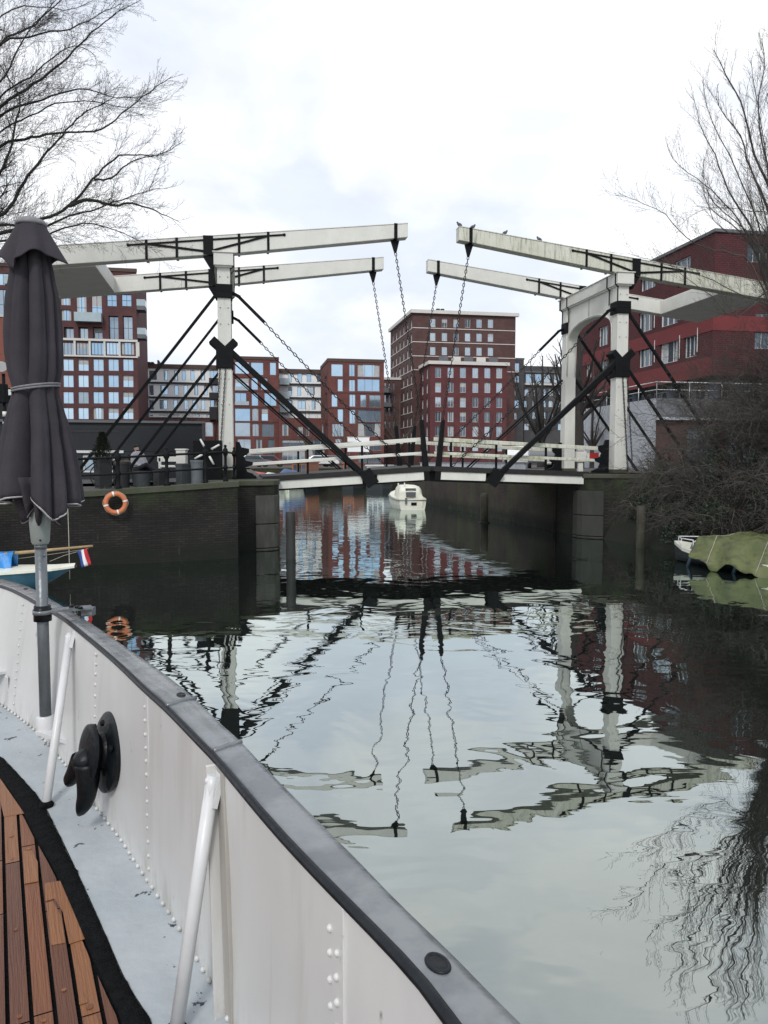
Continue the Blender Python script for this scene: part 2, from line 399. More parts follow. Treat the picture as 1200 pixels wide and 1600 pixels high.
def path(pts, n, it=1):
    """Catmull-Rom resample of a polyline to n points, evenly spaced"""
    P = [Vector(p) for p in pts]
    out = []
    for i in range(len(P) - 1):
        p0, p1, p2, p3 = P[max(i - 1, 0)], P[i], P[i + 1], P[min(i + 2, len(P) - 1)]
        for k in range(10):
            t = k / 10
            out.append(.5 * (2 * p1 + (p2 - p0) * t + (2 * p0 - 5 * p1 + 4 * p2 - p3) * t * t + (3 * p1 - p0 - 3 * p2 + p3) * t ** 3))
    out.append(P[-1])
    for _ in range(it * 6):
        out = [out[0]] + [(out[i - 1] + out[i] * 2 + out[i + 1]) / 4 for i in range(1, len(out) - 1)] + [out[-1]]
    ds = [0]
    for i in range(1, len(out)): ds.append(ds[-1] + (out[i] - out[i - 1]).length)
    res = []; j = 0
    for k in range(n):
        s = ds[-1] * k / (n - 1)
        while j < len(ds) - 2 and ds[j + 1] < s: j += 1
        t = (s - ds[j]) / max(1e-9, ds[j + 1] - ds[j])
        res.append(out[j].lerp(out[j + 1], min(1, max(0, t))))
    return res

# ================================================================== WORLD
w = bpy.data.worlds.new('World'); sc.world = w; w.use_nodes = True
nt = w.node_tree; L = nt.links.new; bg = nt.nodes['Background']
SUN_EL, SUN_AZ = math.radians(42), math.radians(192)      # azimuth clockwise from +Y
sky = N(nt, 'ShaderNodeTexSky', sky_type='NISHITA'); sky.sun_disc = False
sky.sun_elevation = SUN_EL; sky.sun_rotation = SUN_AZ; sky.air_density = 1.2; sky.dust_density = 2
tc = N(nt, 'ShaderNodeTexCoord')
mp = N(nt, 'ShaderNodeMapping'); mp.inputs['Scale'].default_value = (1, 1, 2.4); mp.inputs['Location'].default_value = (.35, .2, .1)
L(tc.outputs['Generated'], mp.inputs[0])
n1 = N(nt, 'ShaderNodeTexNoise', Scale=2.3, Detail=6, Roughness=.5, Distortion=.4); L(mp.outputs[0], n1.inputs['Vector'])
cr = N(nt, 'ShaderNodeValToRGB'); e = cr.color_ramp.elements
e[0].position = .42; e[0].color = (.69, .735, .825, 1); e[1].position = .63; e[1].color = (1.0, 1.0, .995, 1)
L(n1.outputs['Fac'], cr.inputs[0])
n3 = N(nt, 'ShaderNodeTexNoise', Scale=5.5, Detail=5, Roughness=.55); L(mp.outputs[0], n3.inputs['Vector'])
m3 = N(nt, 'ShaderNodeMapRange'); m3.inputs[1].default_value = .35; m3.inputs[2].default_value = .65; m3.inputs[3].default_value = .95; m3.inputs[4].default_value = 1.05
L(n3.outputs['Fac'], m3.inputs[0])
CLOUD = 10.4
s1 = N(nt, 'ShaderNodeVectorMath', operation='SCALE'); L(cr.outputs[0], s1.inputs[0]); L(m3.outputs[0], s1.inputs['Scale'])
s2 = N(nt, 'ShaderNodeVectorMath', operation='SCALE'); L(s1.outputs[0], s2.inputs[0]); s2.inputs['Scale'].default_value = CLOUD
mx = N(nt, 'ShaderNodeMix', data_type='RGBA'); mx.inputs[0].default_value = .93
L(sky.outputs[0], mx.inputs[6]); L(s2.outputs[0], mx.inputs[7])
L(mx.outputs[2], bg.inputs[0]); bg.inputs[1].default_value = .1
ld = bpy.data.lights.new('sun', 'SUN'); ld.energy = 1.5; ld.angle = math.radians(14); ld.color = (1, .97, .93)
lo = bpy.data.objects.new('sun', ld); COL.objects.link(lo)
sd = Vector((math.sin(SUN_AZ) * math.cos(SUN_EL), math.cos(SUN_AZ) * math.cos(SUN_EL), math.sin(SUN_EL)))
lo.rotation_euler = (-sd).to_track_quat('-Z', 'Y').to_euler(); lo.location = sd * 60

cd = bpy.data.cameras.new('camera'); cam = bpy.data.objects.new('camera', cd); COL.objects.link(cam)
cam.location = (0, 0, EYE); cam.rotation_euler = (PI / 2 - PITCH, 0, 0)
cd.sensor_fit = 'VERTICAL'; cd.sensor_height = 24; cd.lens = 18; cd.clip_start = .05; cd.clip_end = 3000
sc.camera = cam
sc.view_settings.view_transform = 'Standard'; sc.view_settings.look = 'None'; sc.view_settings.exposure = .30; sc.view_settings.gamma = 1
sc.cycles.use_denoising = True
sc.cycles.max_bounces = 6; sc.cycles.diffuse_bounces = 3; sc.cycles.glossy_bounces = 4; sc.cycles.transparent_max_bounces = 6
sc.cycles.sample_clamp_indirect = 6

# ================================================================== WATER
m = bpy.data.materials.new('canal water'); m.use_nodes = True; nt = m.node_tree; L = nt.links.new
nt.nodes.remove(nt.nodes['Principled BSDF']); out = nt.nodes['Material Output']
tc = N(nt, 'ShaderNodeTexCoord')
def wnoise(scale, st, rot, detail, dist=0):
    mp = N(nt, 'ShaderNodeMapping'); mp.inputs['Scale'].default_value = (st[0], st[1], 1); mp.inputs['Rotation'].default_value = (0, 0, rot)
    L(tc.outputs['Object'], mp.inputs[0])
    n = N(nt, 'ShaderNodeTexNoise', Scale=scale, Detail=detail, Roughness=.5, Distortion=dist); L(mp.outputs[0], n.inputs['Vector'])
    return n.outputs['Fac']
def math2(op, a, b):
    n = N(nt, 'ShaderNodeMath', operation=op)
    for i, x in enumerate((a, b)):
        if isinstance(x, (int, float)): n.inputs[i].default_value = x
        else: L(x, n.inputs[i])
    return n.outputs[0]
def mrange(x, a, b, c, d):
    n = N(nt, 'ShaderNodeMapRange'); n.interpolation_type = 'SMOOTHSTEP'
    for i, v in enumerate((a, b, c, d)): n.inputs[i + 1].default_value = v
    L(x, n.inputs[0]); return n.outputs[0]
sx = N(nt, 'ShaderNodeSeparateXYZ'); L(tc.outputs['Object'], sx.inputs[0])
swell = wnoise(.85, (1, 1.15), .2, 2.0, .8)               # slow undulation
chop = wnoise(2.9, (.42, 1.5), .12, 2.5, .3)              # small cross ripples
fine = wnoise(9, (.3, 1.3), .05, 2)
patch = mrange(wnoise(.16, (1, 1.6), .3, 2), .46, .62, 0.0, 1.0)      # cat's-paws
far = mrange(sx.outputs['Y'], 20, 32, .15, 1.0)
ruf = math2('MAXIMUM', math2('MULTIPLY', patch, .30), far)
h = math2('ADD', math2('MULTIPLY', swell, .0095), math2('MULTIPLY', math2('MULTIPLY', chop, ruf), .0022))
h = math2('ADD', h, math2('MULTIPLY', chop, .0004))
h = math2('ADD', h, math2('MULTIPLY', math2('MULTIPLY', fine, math2('MAXIMUM', ruf, .15)), .00042))
bp = N(nt, 'ShaderNodeBump', Strength=1.0, Distance=1.0); L(h, bp.inputs['Height'])
fr = N(nt, 'ShaderNodeFresnel'); fr.inputs['IOR'].default_value = 1.333; L(bp.outputs[0], fr.inputs['Normal'])
fac = math2('POWER', fr.outputs[0], .315)
gl = N(nt, 'ShaderNodeBsdfGlossy', Roughness=.004); gl.inputs['Color'].default_value = (.885, .96, .935, 1); L(bp.outputs[0], gl.inputs['Normal'])
df = N(nt, 'ShaderNodeBsdfDiffuse'); df.inputs['Color'].default_value = (.006, .0085, .007, 1)
mxs = N(nt, 'ShaderNodeMixShader'); L(fac, mxs.inputs[0]); L(df.outputs[0], mxs.inputs[1]); L(gl.outputs[0], mxs.inputs[2])
L(mxs.outputs[0], out.inputs[0])
M['water'] = m
b = MB(); b.add([(-400, -150, 0), (400, -150, 0), (400, 700, 0), (-400, 700, 0)], [(0, 1, 2, 3)])
structure(b.build('water', 'water'))

# ================================================================== GROUND
LQ = [(-15, -150), (-14, 2), (-12.6, 12), (-10.0, 17.4), (-7.5, 19.1), (-5.6, 19.80), (-3.95, 20.7), (-4.35, 22.4)]     # left quay line
LC = Vector((-3.2, 24.2, 0))
RC = Vector((6.65, 27.2, 0))
FARY = 80
def along(P, k): return P + A * k
LCe = along(LC, 56); RCe = along(RC, 30.3)
FQ0 = LCe; FQ1 = LCe + B * 300
g = MB()
left = [(x - .12, y + .1) for x, y in LQ] + [(LC.x - .1, LC.y), (LCe.x - .1, LCe.y)]
ZL, ZR, ZF = 1.86, 2.2, 2.0
lp = [(-400, -150)] + left + [(-400, LCe.y + 80)]
g.add([(x, y, ZL) for x, y in lp], [tuple(range(len(lp)))])
RB = [(16, -150), (13.5, 6), (12.3, 13), (10.4, 18.3), (8.2, 22.6), (7.6, 25.5)]
rp = [(RC.x + .1, RC.y), (RCe.x + .1, RCe.y), (RCe.x + B.x * 300, RCe.y + B.y * 300), (400, -150)] + [(x + 1.2, y) for x, y in RB]
g.add([(x, y, ZR) for x, y in rp], [tuple(range(len(rp)))[::-1]])
fp = [(FQ0.x, FQ0.y + .1), (FQ1.x, FQ1.y + .1), (420, 700), (-420, 700), (-420, LCe.y + 80)]
g.add([(x, y, ZF) for x, y in fp], [tuple(range(len(fp)))])
structure(g.build('ground', 'ground'))
# sloping earth bank under the bushes on the right
g = MB(); vs = []; fs = []
bank = [(13.9, 6), (12.5, 13), (10.5, 18.3), (8.3, 22.6), (7.55, 25.9)]
for i, (x, y) in enumerate(bank):
    vs += [(x - .25, y, -.3), (x + .15, y + .05, .5), (x + .9, y + .15, 1.5), (x + 1.9, y + .3, 2.21)]
for i in range(len(bank) - 1):
    for k in range(3): fs.append((i * 4 + k, i * 4 + 4 + k, i * 4 + 5 + k, i * 4 + 1 + k))
g.add(vs, fs, 0, True); structure(g.build('bank', 'quay_soil'))

def wall_line(name, pts, tops, mat, label, cat='quay wall', thick=.5, cop=.14, copmat='coping', zb=-.8, inward=1):
    r = thing(name, label, cat, (pts[0][0], pts[0][1], 0))
    bo = MB(); co = MB(); P = [Vector((x, y, 0)) for x, y in pts]
    offs = []
    for i, p in enumerate(P):
        d = (P[min(i + 1, len(P) - 1)] - P[max(i - 1, 0)]).normalized()
        offs.append(Vector((-d.y, d.x, 0)) * inward)
    for mb, t0, t1, z0, z1 in ((bo, 0, thick, lambda z: zb, lambda z: z - cop), (co, -.05, thick + .06, lambda z: z - cop + .002, lambda z: z)):
        vs = []
        for p, o, z in zip(P, offs, tops):
            for t, zz in ((t0, z0(z)), (t0, z1(z)), (t1, z1(z)), (t1, z0(z))): vs.append((p.x + o.x * t, p.y + o.y * t, zz))
        fs = [(i * 4 + k, i * 4 + (k + 1) % 4, i * 4 + 4 + (k + 1) % 4, i * 4 + 4 + k) for i in range(len(P) - 1) for k in range(4)]
        fs += [(0, 1, 2, 3), tuple((len(P) - 1) * 4 + k for k in (3, 2, 1, 0))]
        mb.add(vs, fs)
    bo.build('wall_face', mat, r); co.build('coping', copmat, r)
    return r
LQs = path([Vector((x, y, 0)) for x, y in LQ[1:7]], 26)
LQs = [(p.x, p.y) for p in LQs] + [(-4.30, 22.35)]
ltop = [1.87 + .21 * min(1, max(0, (x + 7.5) / 3.5)) for x, y in LQs]
wall_line('quay_wall', LQs, ltop, 'quay_brick', 'dark brick quay wall with mossy coping carrying the orange life ring')
RQ = [(RC + A * k) for k in (1.6, 8, 16, 24, 30.2)]
RQ = [(p.x, p.y) for p in RQ]
wall_line('canal_wall', RQ, [2.18] * 5, 'canal_brick', 'brown brick canal wall passing under the right bridge leaf behind the small white boat', 'canal wall', inward=-1)
fq = [(FQ0 + B * k) for k in (-.2, 20, 60, 140, 290)]
wall_line('quay_wall', [(p.x, p.y) for p in fq], [ZF + .02] * 5, 'canal_brick', 'far low quay wall at the water end below the red apartment blocks', inward=1)
# pale low parapet on the right canal wall
r = thing('parapet', 'pale low panelled parapet on the right canal wall behind the bridge railing', 'parapet', RC + A * 5 + Z * 2.18)
mb = MB()
for k in range(18):
    p = RC + A * (5 + k * 1.05) + B * .22
    mb.bar(p + Z * 2.37, p + A * 1.0 + Z * 2.37, .10, .36)
mb.build('panel_row', 'podium_white', r)
mb = MB(); mb.bar(RC + A * 4.9 + B * .22 + Z * 2.575, RC + A * 24 + B * .22 + Z * 2.575, .16, .045); mb.build('top_rail', 'frame_grey', r)
for k in range(19):
    p = RC + A * (4.975 + k * 1.05) + B * .22
    MB().bar(p + Z * 2.18, p + Z * 2.55, .05, .14, up=A).build('post', 'frame_grey', r)

def pier(name, label, plan, top, mats, stone, smat='pier_stone'):
    r = thing(name, label, 'bridge pier', (plan[0][0], plan[0][1], 0))
    P = [Vector((x, y, 0)) for x, y in plan]
    mb = MB(); mb.prism([(x, y) for x, y in plan], (0, 0, -.8), Vector((1, 0, 0)), Vector((0, 1, 0)), Z * (.8 + top - .16)); mb.build('pier_body', mats, r, bevel=.03)
    c = sum(P, Vector()) / len(P)
    q = [(c + (p - c) * 1.03) for p in P]
    mb = MB(); mb.prism([(p.x, p.y) for p in q], (0, 0, top - .158), Vector((1, 0, 0)), Vector((0, 1, 0)), Z * .158); mb.build('coping', 'coping', r, bevel=.03)
    # stone courses of the quoin
    mb = MB()
    for k in range(3):
        z0 = -.8 + (.55 if k else 0) + [0, .3, 1.02][k]; z1 = [.04, .76, 1.62][k]
        mb.prism([(x, y) for x, y in stone], (0, 0, z0 + .006), Vector((1, 0, 0)), Vector((0, 1, 0)), Z * (z1 - z0 - .012))
    mb.build('stone_quoin', smat, r, bevel=.02)
    return r
pier('bridge_pier', 'weathered left bridge pier with rounded stone corner beside the life ring wall',
     [(-4.75, 22.15), (-3.72, 22.62), (-3.3, 22.9), (-3.22, 23.3), (-3.35, 24.5), (-4.0, 28.6), (-6.5, 28.2), (-6.0, 23)], 2.06, 'quay_brick',
     [(-3.78, 22.56), (-3.45, 22.70), (-3.27, 22.82), (-3.19, 22.95), (-3.17, 23.3), (-3.6, 23.4), (-3.8, 22.9)])
pier('bridge_pier', 'dark right bridge pier under the white arched portal at the edge of the bushes',
     [(6.72, 27.3), (6.78, 26.75), (7.05, 26.45), (8.4, 25.75), (9.6, 25.2), (11, 27.5), (9.5, 32), (6.2, 30.2)], 2.2, 'quay_brick',
     [(6.67, 27.1), (6.73, 26.72), (6.86, 26.53), (7.05, 26.40), (7.5, 26.16), (7.6, 26.5), (7.2, 27.0)], 'dark_stone')

# ================================================================== DRAWBRIDGE
OL = Vector((-5.02, 24.5, 0)); OR = Vector((8.19, 27.0, 0))
WB = 4.2; TM = 6.66
def drawbridge(O, s, z0, mat, label, mossy):
    T = B * s
    def F(t, a, z): return O + T * t + A * a + Z * z
    r = thing('drawbridge', label, 'drawbridge', O + Z * 2)
    zt = lambda t: z0 + (2.47 - z0) * max(0, min(1, t / 6.66))
    # --- portal
    for a in (0, WB):
        mb = MB(); mb.bar(F(0, a, 2.0), F(0, a, 8.66), .45, .45, up=A, w2=.40, h2=.40); p = mb.build('post', mat, r, bevel=.012)
        mb = MB(); mb.bar(F(0, a, 1.95), F(0, a, 2.35), .56, .56, up=A); mb.build('plinth', 'coping', p, bevel=.02)
        mb = MB(); mb.bar(F(0, a, 7.70), F(0, a, 8.12), .52, .54, up=A); mb.bar(F(.26, a, 7.90), F(.50, a, 7.78), .10, .10, up=A); mb.bar(F(0, a, 7.895), F(0, a, 7.925), .535, .555, up=A)
        if a > 0: mb = MB(); mb.bar(F(.12, a - .05, 7.70), F(.12, a - .05, 8.12), .30, .50, up=A); mb.bar(F(.22, a, 7.92), F(.50, a, 7.78), .10, .10, up=A)
        mb.build('collar', 'iron', p, bevel=.03)
        if a > 0: continue
        mb = MB(); mb.bar(F(0, a, 5.52), F(0, a, 6.22), .54, .54, up=A)
        mb.bar(F(-.40, a - .01, 6.42), F(.22, a - .01, 5.85), .26, .50, up=A); mb.bar(F(.34, a + .012, 6.40), F(-.22, a + .012, 5.85), .22, .47, up=A)
        mb.build('brace_block', 'iron', p, bevel=.02)
        # bolts on the post face
        mb = MB()
        for z in (3.2, 4.4, 5.2, 6.9, 7.4, 8.35):
            for dt in (-.12, .12): mb.ell(F(dt, a - .222, z), (.018, .018, .018), 6, 4)
        mb.build('bolts', 'frame_grey', p)
    mb = MB(); mb.obox(F(0, WB / 2, 8.86), T * .30, A * (WB / 2 + .36), Z * .19); mb.obox(F(0, WB / 2, 8.66), T * .25, A * (WB / 2 + .30), Z * .035); mb.obox(F(0, WB / 2, 9.065), T * .335, A * (WB / 2 + .40), Z * .018)
    li = mb.build('lintel', mat, r, bevel=.012)
    for a in (-.2, .42, WB - .42, WB + .2):
        mb = MB(); mb.obox(F(.31, a, 8.86), T * .012, A * .028, Z * .185); mb.obox(F(.215, a, 8.35), T * .012, A * .022, Z * .27)
        mb.bar(F(.312, a, 8.69), F(.22, a, 8.6), .05, .02); mb.build('iron_strap', 'iron', li)
    # arch panel
    mb = MB(); a0, a1 = .20, WB - .20; zs, hh = 7.25, .68; am = WB / 2; aw = (a1 - a0) / 2 - .08
    arc = [(a0, 6.9)] + [(am - aw * math.cos(PI * k / 20), zs + hh * math.sin(PI * k / 20) ** .85) for k in range(21)] + [(a1, 6.9)]
    vs = []; fs = []
    for (x, z) in arc:
        for tt, zz in ((-.17, z), (.17, z), (-.17, 8.63), (.17, 8.63)): vs.append(F(tt, x, zz))
    for i in range(len(arc) - 1):
        o = i * 4
        fs += [(o, o + 4, o + 6, o + 2), (o + 1, o + 3, o + 7, o + 5), (o, o + 1, o + 5, o + 4)]
    mb.add(vs, fs); recalc(mb.build('arch_panel', mat, r))
    for sg in (1, -1):
        mb = MB(); mb.tube([F(sg * .175, x, z) for x, z in [(a0 + .05, 6.0)] + [(x + (.05 if i < 11 else -.05) * 0, z + .05) for i, (x, z) in enumerate(arc[1:-1])] + [(a1 - .05, 6.0)]], .026, 6)
        mb.build('arch_moulding', mat, r)
    mb = MB(); mb.obox(F(.172, am, 8.3), T * .006, A * .010, Z * .32); mb.build('panel_joint', 'dark_timber', r)
    # --- balance beams
    zc = lambda t: 9.345 + .117 * t
    hb = lambda t: .56 if t < .6 else .56 - .13 * (t - .6) / 5.25
    for a in (0, WB):
        ts = [-5.78, -2.5, -.46, .6, 3.2, 5.86]
        top = [(t, zc(t) + .27) for t in ts]; bot = [(t, zc(t) + .27 - hb(t)) for t in reversed(ts)]
        mb = MB(); mb.prism(top + bot, F(0, a - .19, 0), T, Z, A * .38)
        bmt = 'mossy_wood' if (mossy and a == 0) else mat
        bb = mb.build('balance_beam', bmt, r, bevel=.02); recalc(bb)
        mb = MB(); mb.prism([(t, z + .004) for t, z in top] + [(t, z + .028) for t, z in reversed(top)], F(0, a - .20, 0), T, Z, A * .40); mb.build('top_board', bmt if mossy else 'white_wood', bb)
        # iron truss on both faces
        mb = MB()
        for sg in (-1, 1):
            y = a + sg * .20
            def G(t, k): return F(t, y, zc(t) + .27 - hb(t) * k)
            mb.bar(G(-2.8, .20), G(1.85, .20), .025, .055, up=Z)
            for e_ in (-1, 1): mb.bar(G(-.46 + e_ * .1, .80), G(-.46 + e_ * 1.84, .20), .03, .065)
            for t in (-2.3, -1.4, .48, 1.38): mb.bar(G(t, -.03), G(t, 1.04), .028, .075, up=T)
            mb.obox(F(-.46, y, zc(-.46)), T * .15, A * .018, Z * .29)
            mb.ell(G(1.88, .20), (.05, .03, .05), 8, 5); mb.ell(G(-2.83, .20), (.05, .03, .05), 8, 5)
        mb.build('iron_truss', 'iron', bb)
        mb = MB(); zz = zc(-.46) - .27
        mb.prism([(-.64, zz), (-.28, zz), (-.30, zz - .40), (-.36, zz - .46)], F(0, a - .17, 0), T, Z, A * .34); mb.build('pivot_plate', 'iron', bb)
        # end strap and pointed hanger bracket
        te = 5.46; zb_ = zc(te) + .27 - hb(te)
        mb = MB(); mb.obox(F(te, a, zb_ + hb(te) / 2 + .005), T * .055, A * .205, Z * (hb(te) / 2 + .03))
        mb.prism([(te - .13, zb_ - .025), (te + .15, zb_ - .025), (te + .06, zb_ - .40), (te, zb_ - .42)], F(0, a - .05, 0), T, Z, A * .1)
        mb.build('end_bracket', 'iron', bb)
        # hanger chain and the heavy hanger rod down to the leaf
        pt, pb = F(te + .03, a, zb_ - .40), F(6.36, a - .03, 3.95)
        mb = MB(); mb.chain(pt, pb, .15, .09, .0148); mb.build('hanger_chain', 'chain_iron', r)
        mb = MB(); mb.bar(F(6.35, a - .09, 4.0), F(6.55, a - .09, 1.98), .12, .14, up=A, w2=.21, h2=.18); mb.build('hanger_rod', 'iron', r, bevel=.02)
        # strut between portal and leaf
        mb = MB()
        if a == 0: mb.bar(F(.2, a - .16, 6.05), F(4.58, a - .16, 2.02), .15, .175)
        else: mb.bar(F(.2, a + .1, 5.9), F(4.5, a + .1, 2.1), .055, .07)
        mb.build('strut', 'iron', r, bevel=.02)
        if a == 0:
            mb = MB(); mb.bar(F(4.42, -.2, 2.30), F(4.72, -.2, 1.86), .22, .40); mb.build('strut_shoe', 'iron', r)
        mb = MB(); mb.tube([F(.25, a + .05, 5.75), F(4.2, a + .05, 2.25)], .022, 5); mb.build('tie_rod', 'iron', r)
        # stay chains, each starting with a flat bar
        mb = MB(); mb.bar(F(.45, a, 7.80), F(1.25, a, 7.02), .03, .10); mb.build('stay_bar', 'iron', r)
        mb = MB(); mb.chain(F(1.22, a, 7.05), F(6.0, a, zt(6) + .02), .17, .10, .0155, sag=.10); mb.build('stay_chain', 'chain_iron', r)
        # backstays
        for p, q in ((F(-.24, a, 7.85), F(-4.75, a, 1.95)), (F(-.24, a, 5.95), F(-3.3, a, 1.95))):
            mb = MB(); mb.bar(p, q, .085, .085); mb.build('backstay', 'iron', r)
        # hauling chains beside the post
    for k, (dx, dz) in enumerate(((-.27, 2.4), (-.10, 2.3))): mb = MB(); mb.chain(F(dx + .12, -.30, 5.5), F(dx - .12, -.34, dz), .10, .06, .012); mb.build('hauling_chain', 'chain_iron', r)
    # --- counterweight box
    mb = MB(); t0, t1 = -5.7, -3.85
    mb.prism([(t0, zc(t0) + .24), (t1, zc(t1) + .24), (t1, zc(t1) - .31), (t0, zc(t0) - .31)], F(0, .195, 0), T, Z, A * (WB - .39))
    recalc(mb.build('counterweight', mat, r, bevel=.02))
    # --- leaf
    lf = MB(); lf.prism([(1.15, zt(1.15) - .02), (TM, zt(TM)), (TM, zt(TM) - .17), (1.15, zt(1.15) - .17)], F(0, -.12, 0), T, Z, A * (WB + .24))
    lf = recalc(lf.build('deck_leaf', 'deck_steel', r))
    mb = MB()
    for t in (1.6, 2.6, 3.6, 4.6, 5.6, 6.3): mb.obox(F(t, WB / 2, zt(t) - .32), T * .07, A * (WB / 2), Z * .14)
    for a in (.7, 2.1, 3.5): mb.bar(F(1.2, a, zt(1.2) - .36), F(6.55, a, zt(6.55) - .36), .16, .34)
    mb.build('deck_beam', 'dark_timber', lf)
    for a, o in ((-.10, -1), (WB + .10, 1)):
        for q0, q1 in ((1.22, 4.36), (4.86, 6.60)):
            mb = MB(); mb.bar(F(q0, a, zt(q0) - .315), F(q1, a, zt(q1) - .315), .10, .27); mb.build('side_beam', 'white_wood', lf, bevel=.01)
        mb = MB(); mb.bar(F(1.15, a + o * .06, zt(1.15) - .1), F(6.64, a + o * .06, zt(6.64) - .09), .06, .17); mb.build('edge_strip', 'dark_timber', lf)
    # --- handrails
    for a, o in ((.10, -1), (WB - .10, 1)):
        rt = lambda t: zt(t) + .80 + .10 * t / 6.6
        mb = MB(); mb.bar(F(.62, a, rt(.62)), F(6.62, a, rt(6.62)), .09, .135); hr = mb.build('handrail', 'mossy_wood' if mossy else 'white_wood', r, bevel=.012)
        mb = MB(); mb.bar(F(.75, a, rt(.75) - .42), F(6.60, a, rt(6.6) - .46), .07, .10); mb.build('lower_rail', 'mossy_wood' if mossy else 'white_wood', r, bevel=.012)
        for t in (2.6, 4.4, 6.0):
            mb = MB(); mb.bar(F(t, a + .06, zt(t) - .05), F(t, a + .06, rt(t) + .03), .07, .06, up=A); mb.build('rail_post', 'iron', r)
        mb = MB(); z = zt(.6)
        mb.prism([(.30, z - .1), (.98, z - .1), (.92, z + .04), (.68, z + .12), (.60, z + .30), (.82, z + .38), (.84, z + .47), (.62, z + .52), (.55, z + .66), (.72, z + .78), (.72, z + .90), (.48, z + .95), (.42, z + 1.12), (.30, z + 1.12)], F(0, a - .05, 0), T, Z, A * .10)
        mb.build('rail_bracket', 'iron', r)
    return r, F
dbl, FL = drawbridge(OL, 1, 2.09, 'white_wood', 'left half of white wooden drawbridge beside the black winch, one post hiding the other', False)
dbr, FR = drawbridge(OR, -1, 2.24, 'white_wood', 'right half of white wooden drawbridge with open arched portal and pigeons on its mossy beam', True)
# road approaches behind the portals
mb = MB()
mb.add([OL + B * 1.2 - A * .35 + Z * 2.075, OL + B * 1.2 + A * 4.6 + Z * 2.075, OL - B * 7 + A * 4.6 + Z * 1.88, OL - B * 7 - A * .35 + Z * 1.88], [(0, 1, 2, 3)])
mb.add([OR - B * 1.2 - A * .35 + Z * 2.225, OR - B * 1.2 + A * 4.6 + Z * 2.225, OR + B * 14 + A * 4.6 + Z * 2.215, OR + B * 14 - A * .35 + Z * 2.215], [(0, 1, 2, 3)])
structure(mb.build('road', 'deck_steel'))

# ================================================================== BUILDINGS
WIN = {}
def window_mesh(wd, ht, nx, nz, frame, gl, blind=0, fw=.07):
    key = (round(wd, 2), round(ht, 2), nx, nz, frame, gl, blind)
    if key in WIN: return WIN[key]
    mb = MB(); d = .07
    mb.add([(0, d, 0), (wd, d, 0), (wd, d, ht), (0, d, ht)], [(0, 1, 2, 3)], 1)
    for x0, x1, z0, z1 in ((0, fw, 0, ht), (wd - fw, wd, 0, ht), (fw, wd - fw, 0, fw), (fw, wd - fw, ht - fw, ht)):
        mb.obox(((x0 + x1) / 2, .05, (z0 + z1) / 2), Vector(((x1 - x0) / 2, 0, 0)), Vector((0, .05, 0)), Vector((0, 0, (z1 - z0) / 2)))
    for i in range(1, nx):
        x = wd * i / nx; mb.obox((x, .045, ht / 2), Vector((fw * .4, 0, 0)), Vector((0, .035, 0)), Vector((0, 0, ht / 2 - fw)))
    for i in range(1, nz):
        z = ht * i / nz; mb.obox((wd / 2, .05, z), Vector((wd / 2 - fw, 0, 0)), Vector((0, .03, 0)), Vector((0, 0, fw * .4)))
    if blind == 1: mb.add([(fw, d - .006, ht * .55), (wd - fw, d - .006, ht * .55), (wd - fw, d - .006, ht - fw), (fw, d - .006, ht - fw)], [(0, 1, 2, 3)], 2)
    if blind == 2: mb.add([(fw, d - .006, fw), (wd * .3, d - .006, fw), (wd * .26, d - .006, ht - fw), (fw, d - .006, ht - fw)], [(0, 1, 2, 3)], 2); mb.add([(wd * .72, d - .006, fw), (wd - fw, d - .006, fw), (wd - fw, d - .006, ht - fw), (wd * .76, d - .006, ht - fw)], [(0, 1, 2, 3)], 2)
    o = mb.build('window', [frame, gl, 'blind']); me = o.data; bpy.data.objects.remove(o)
    WIN[key] = me
    return me
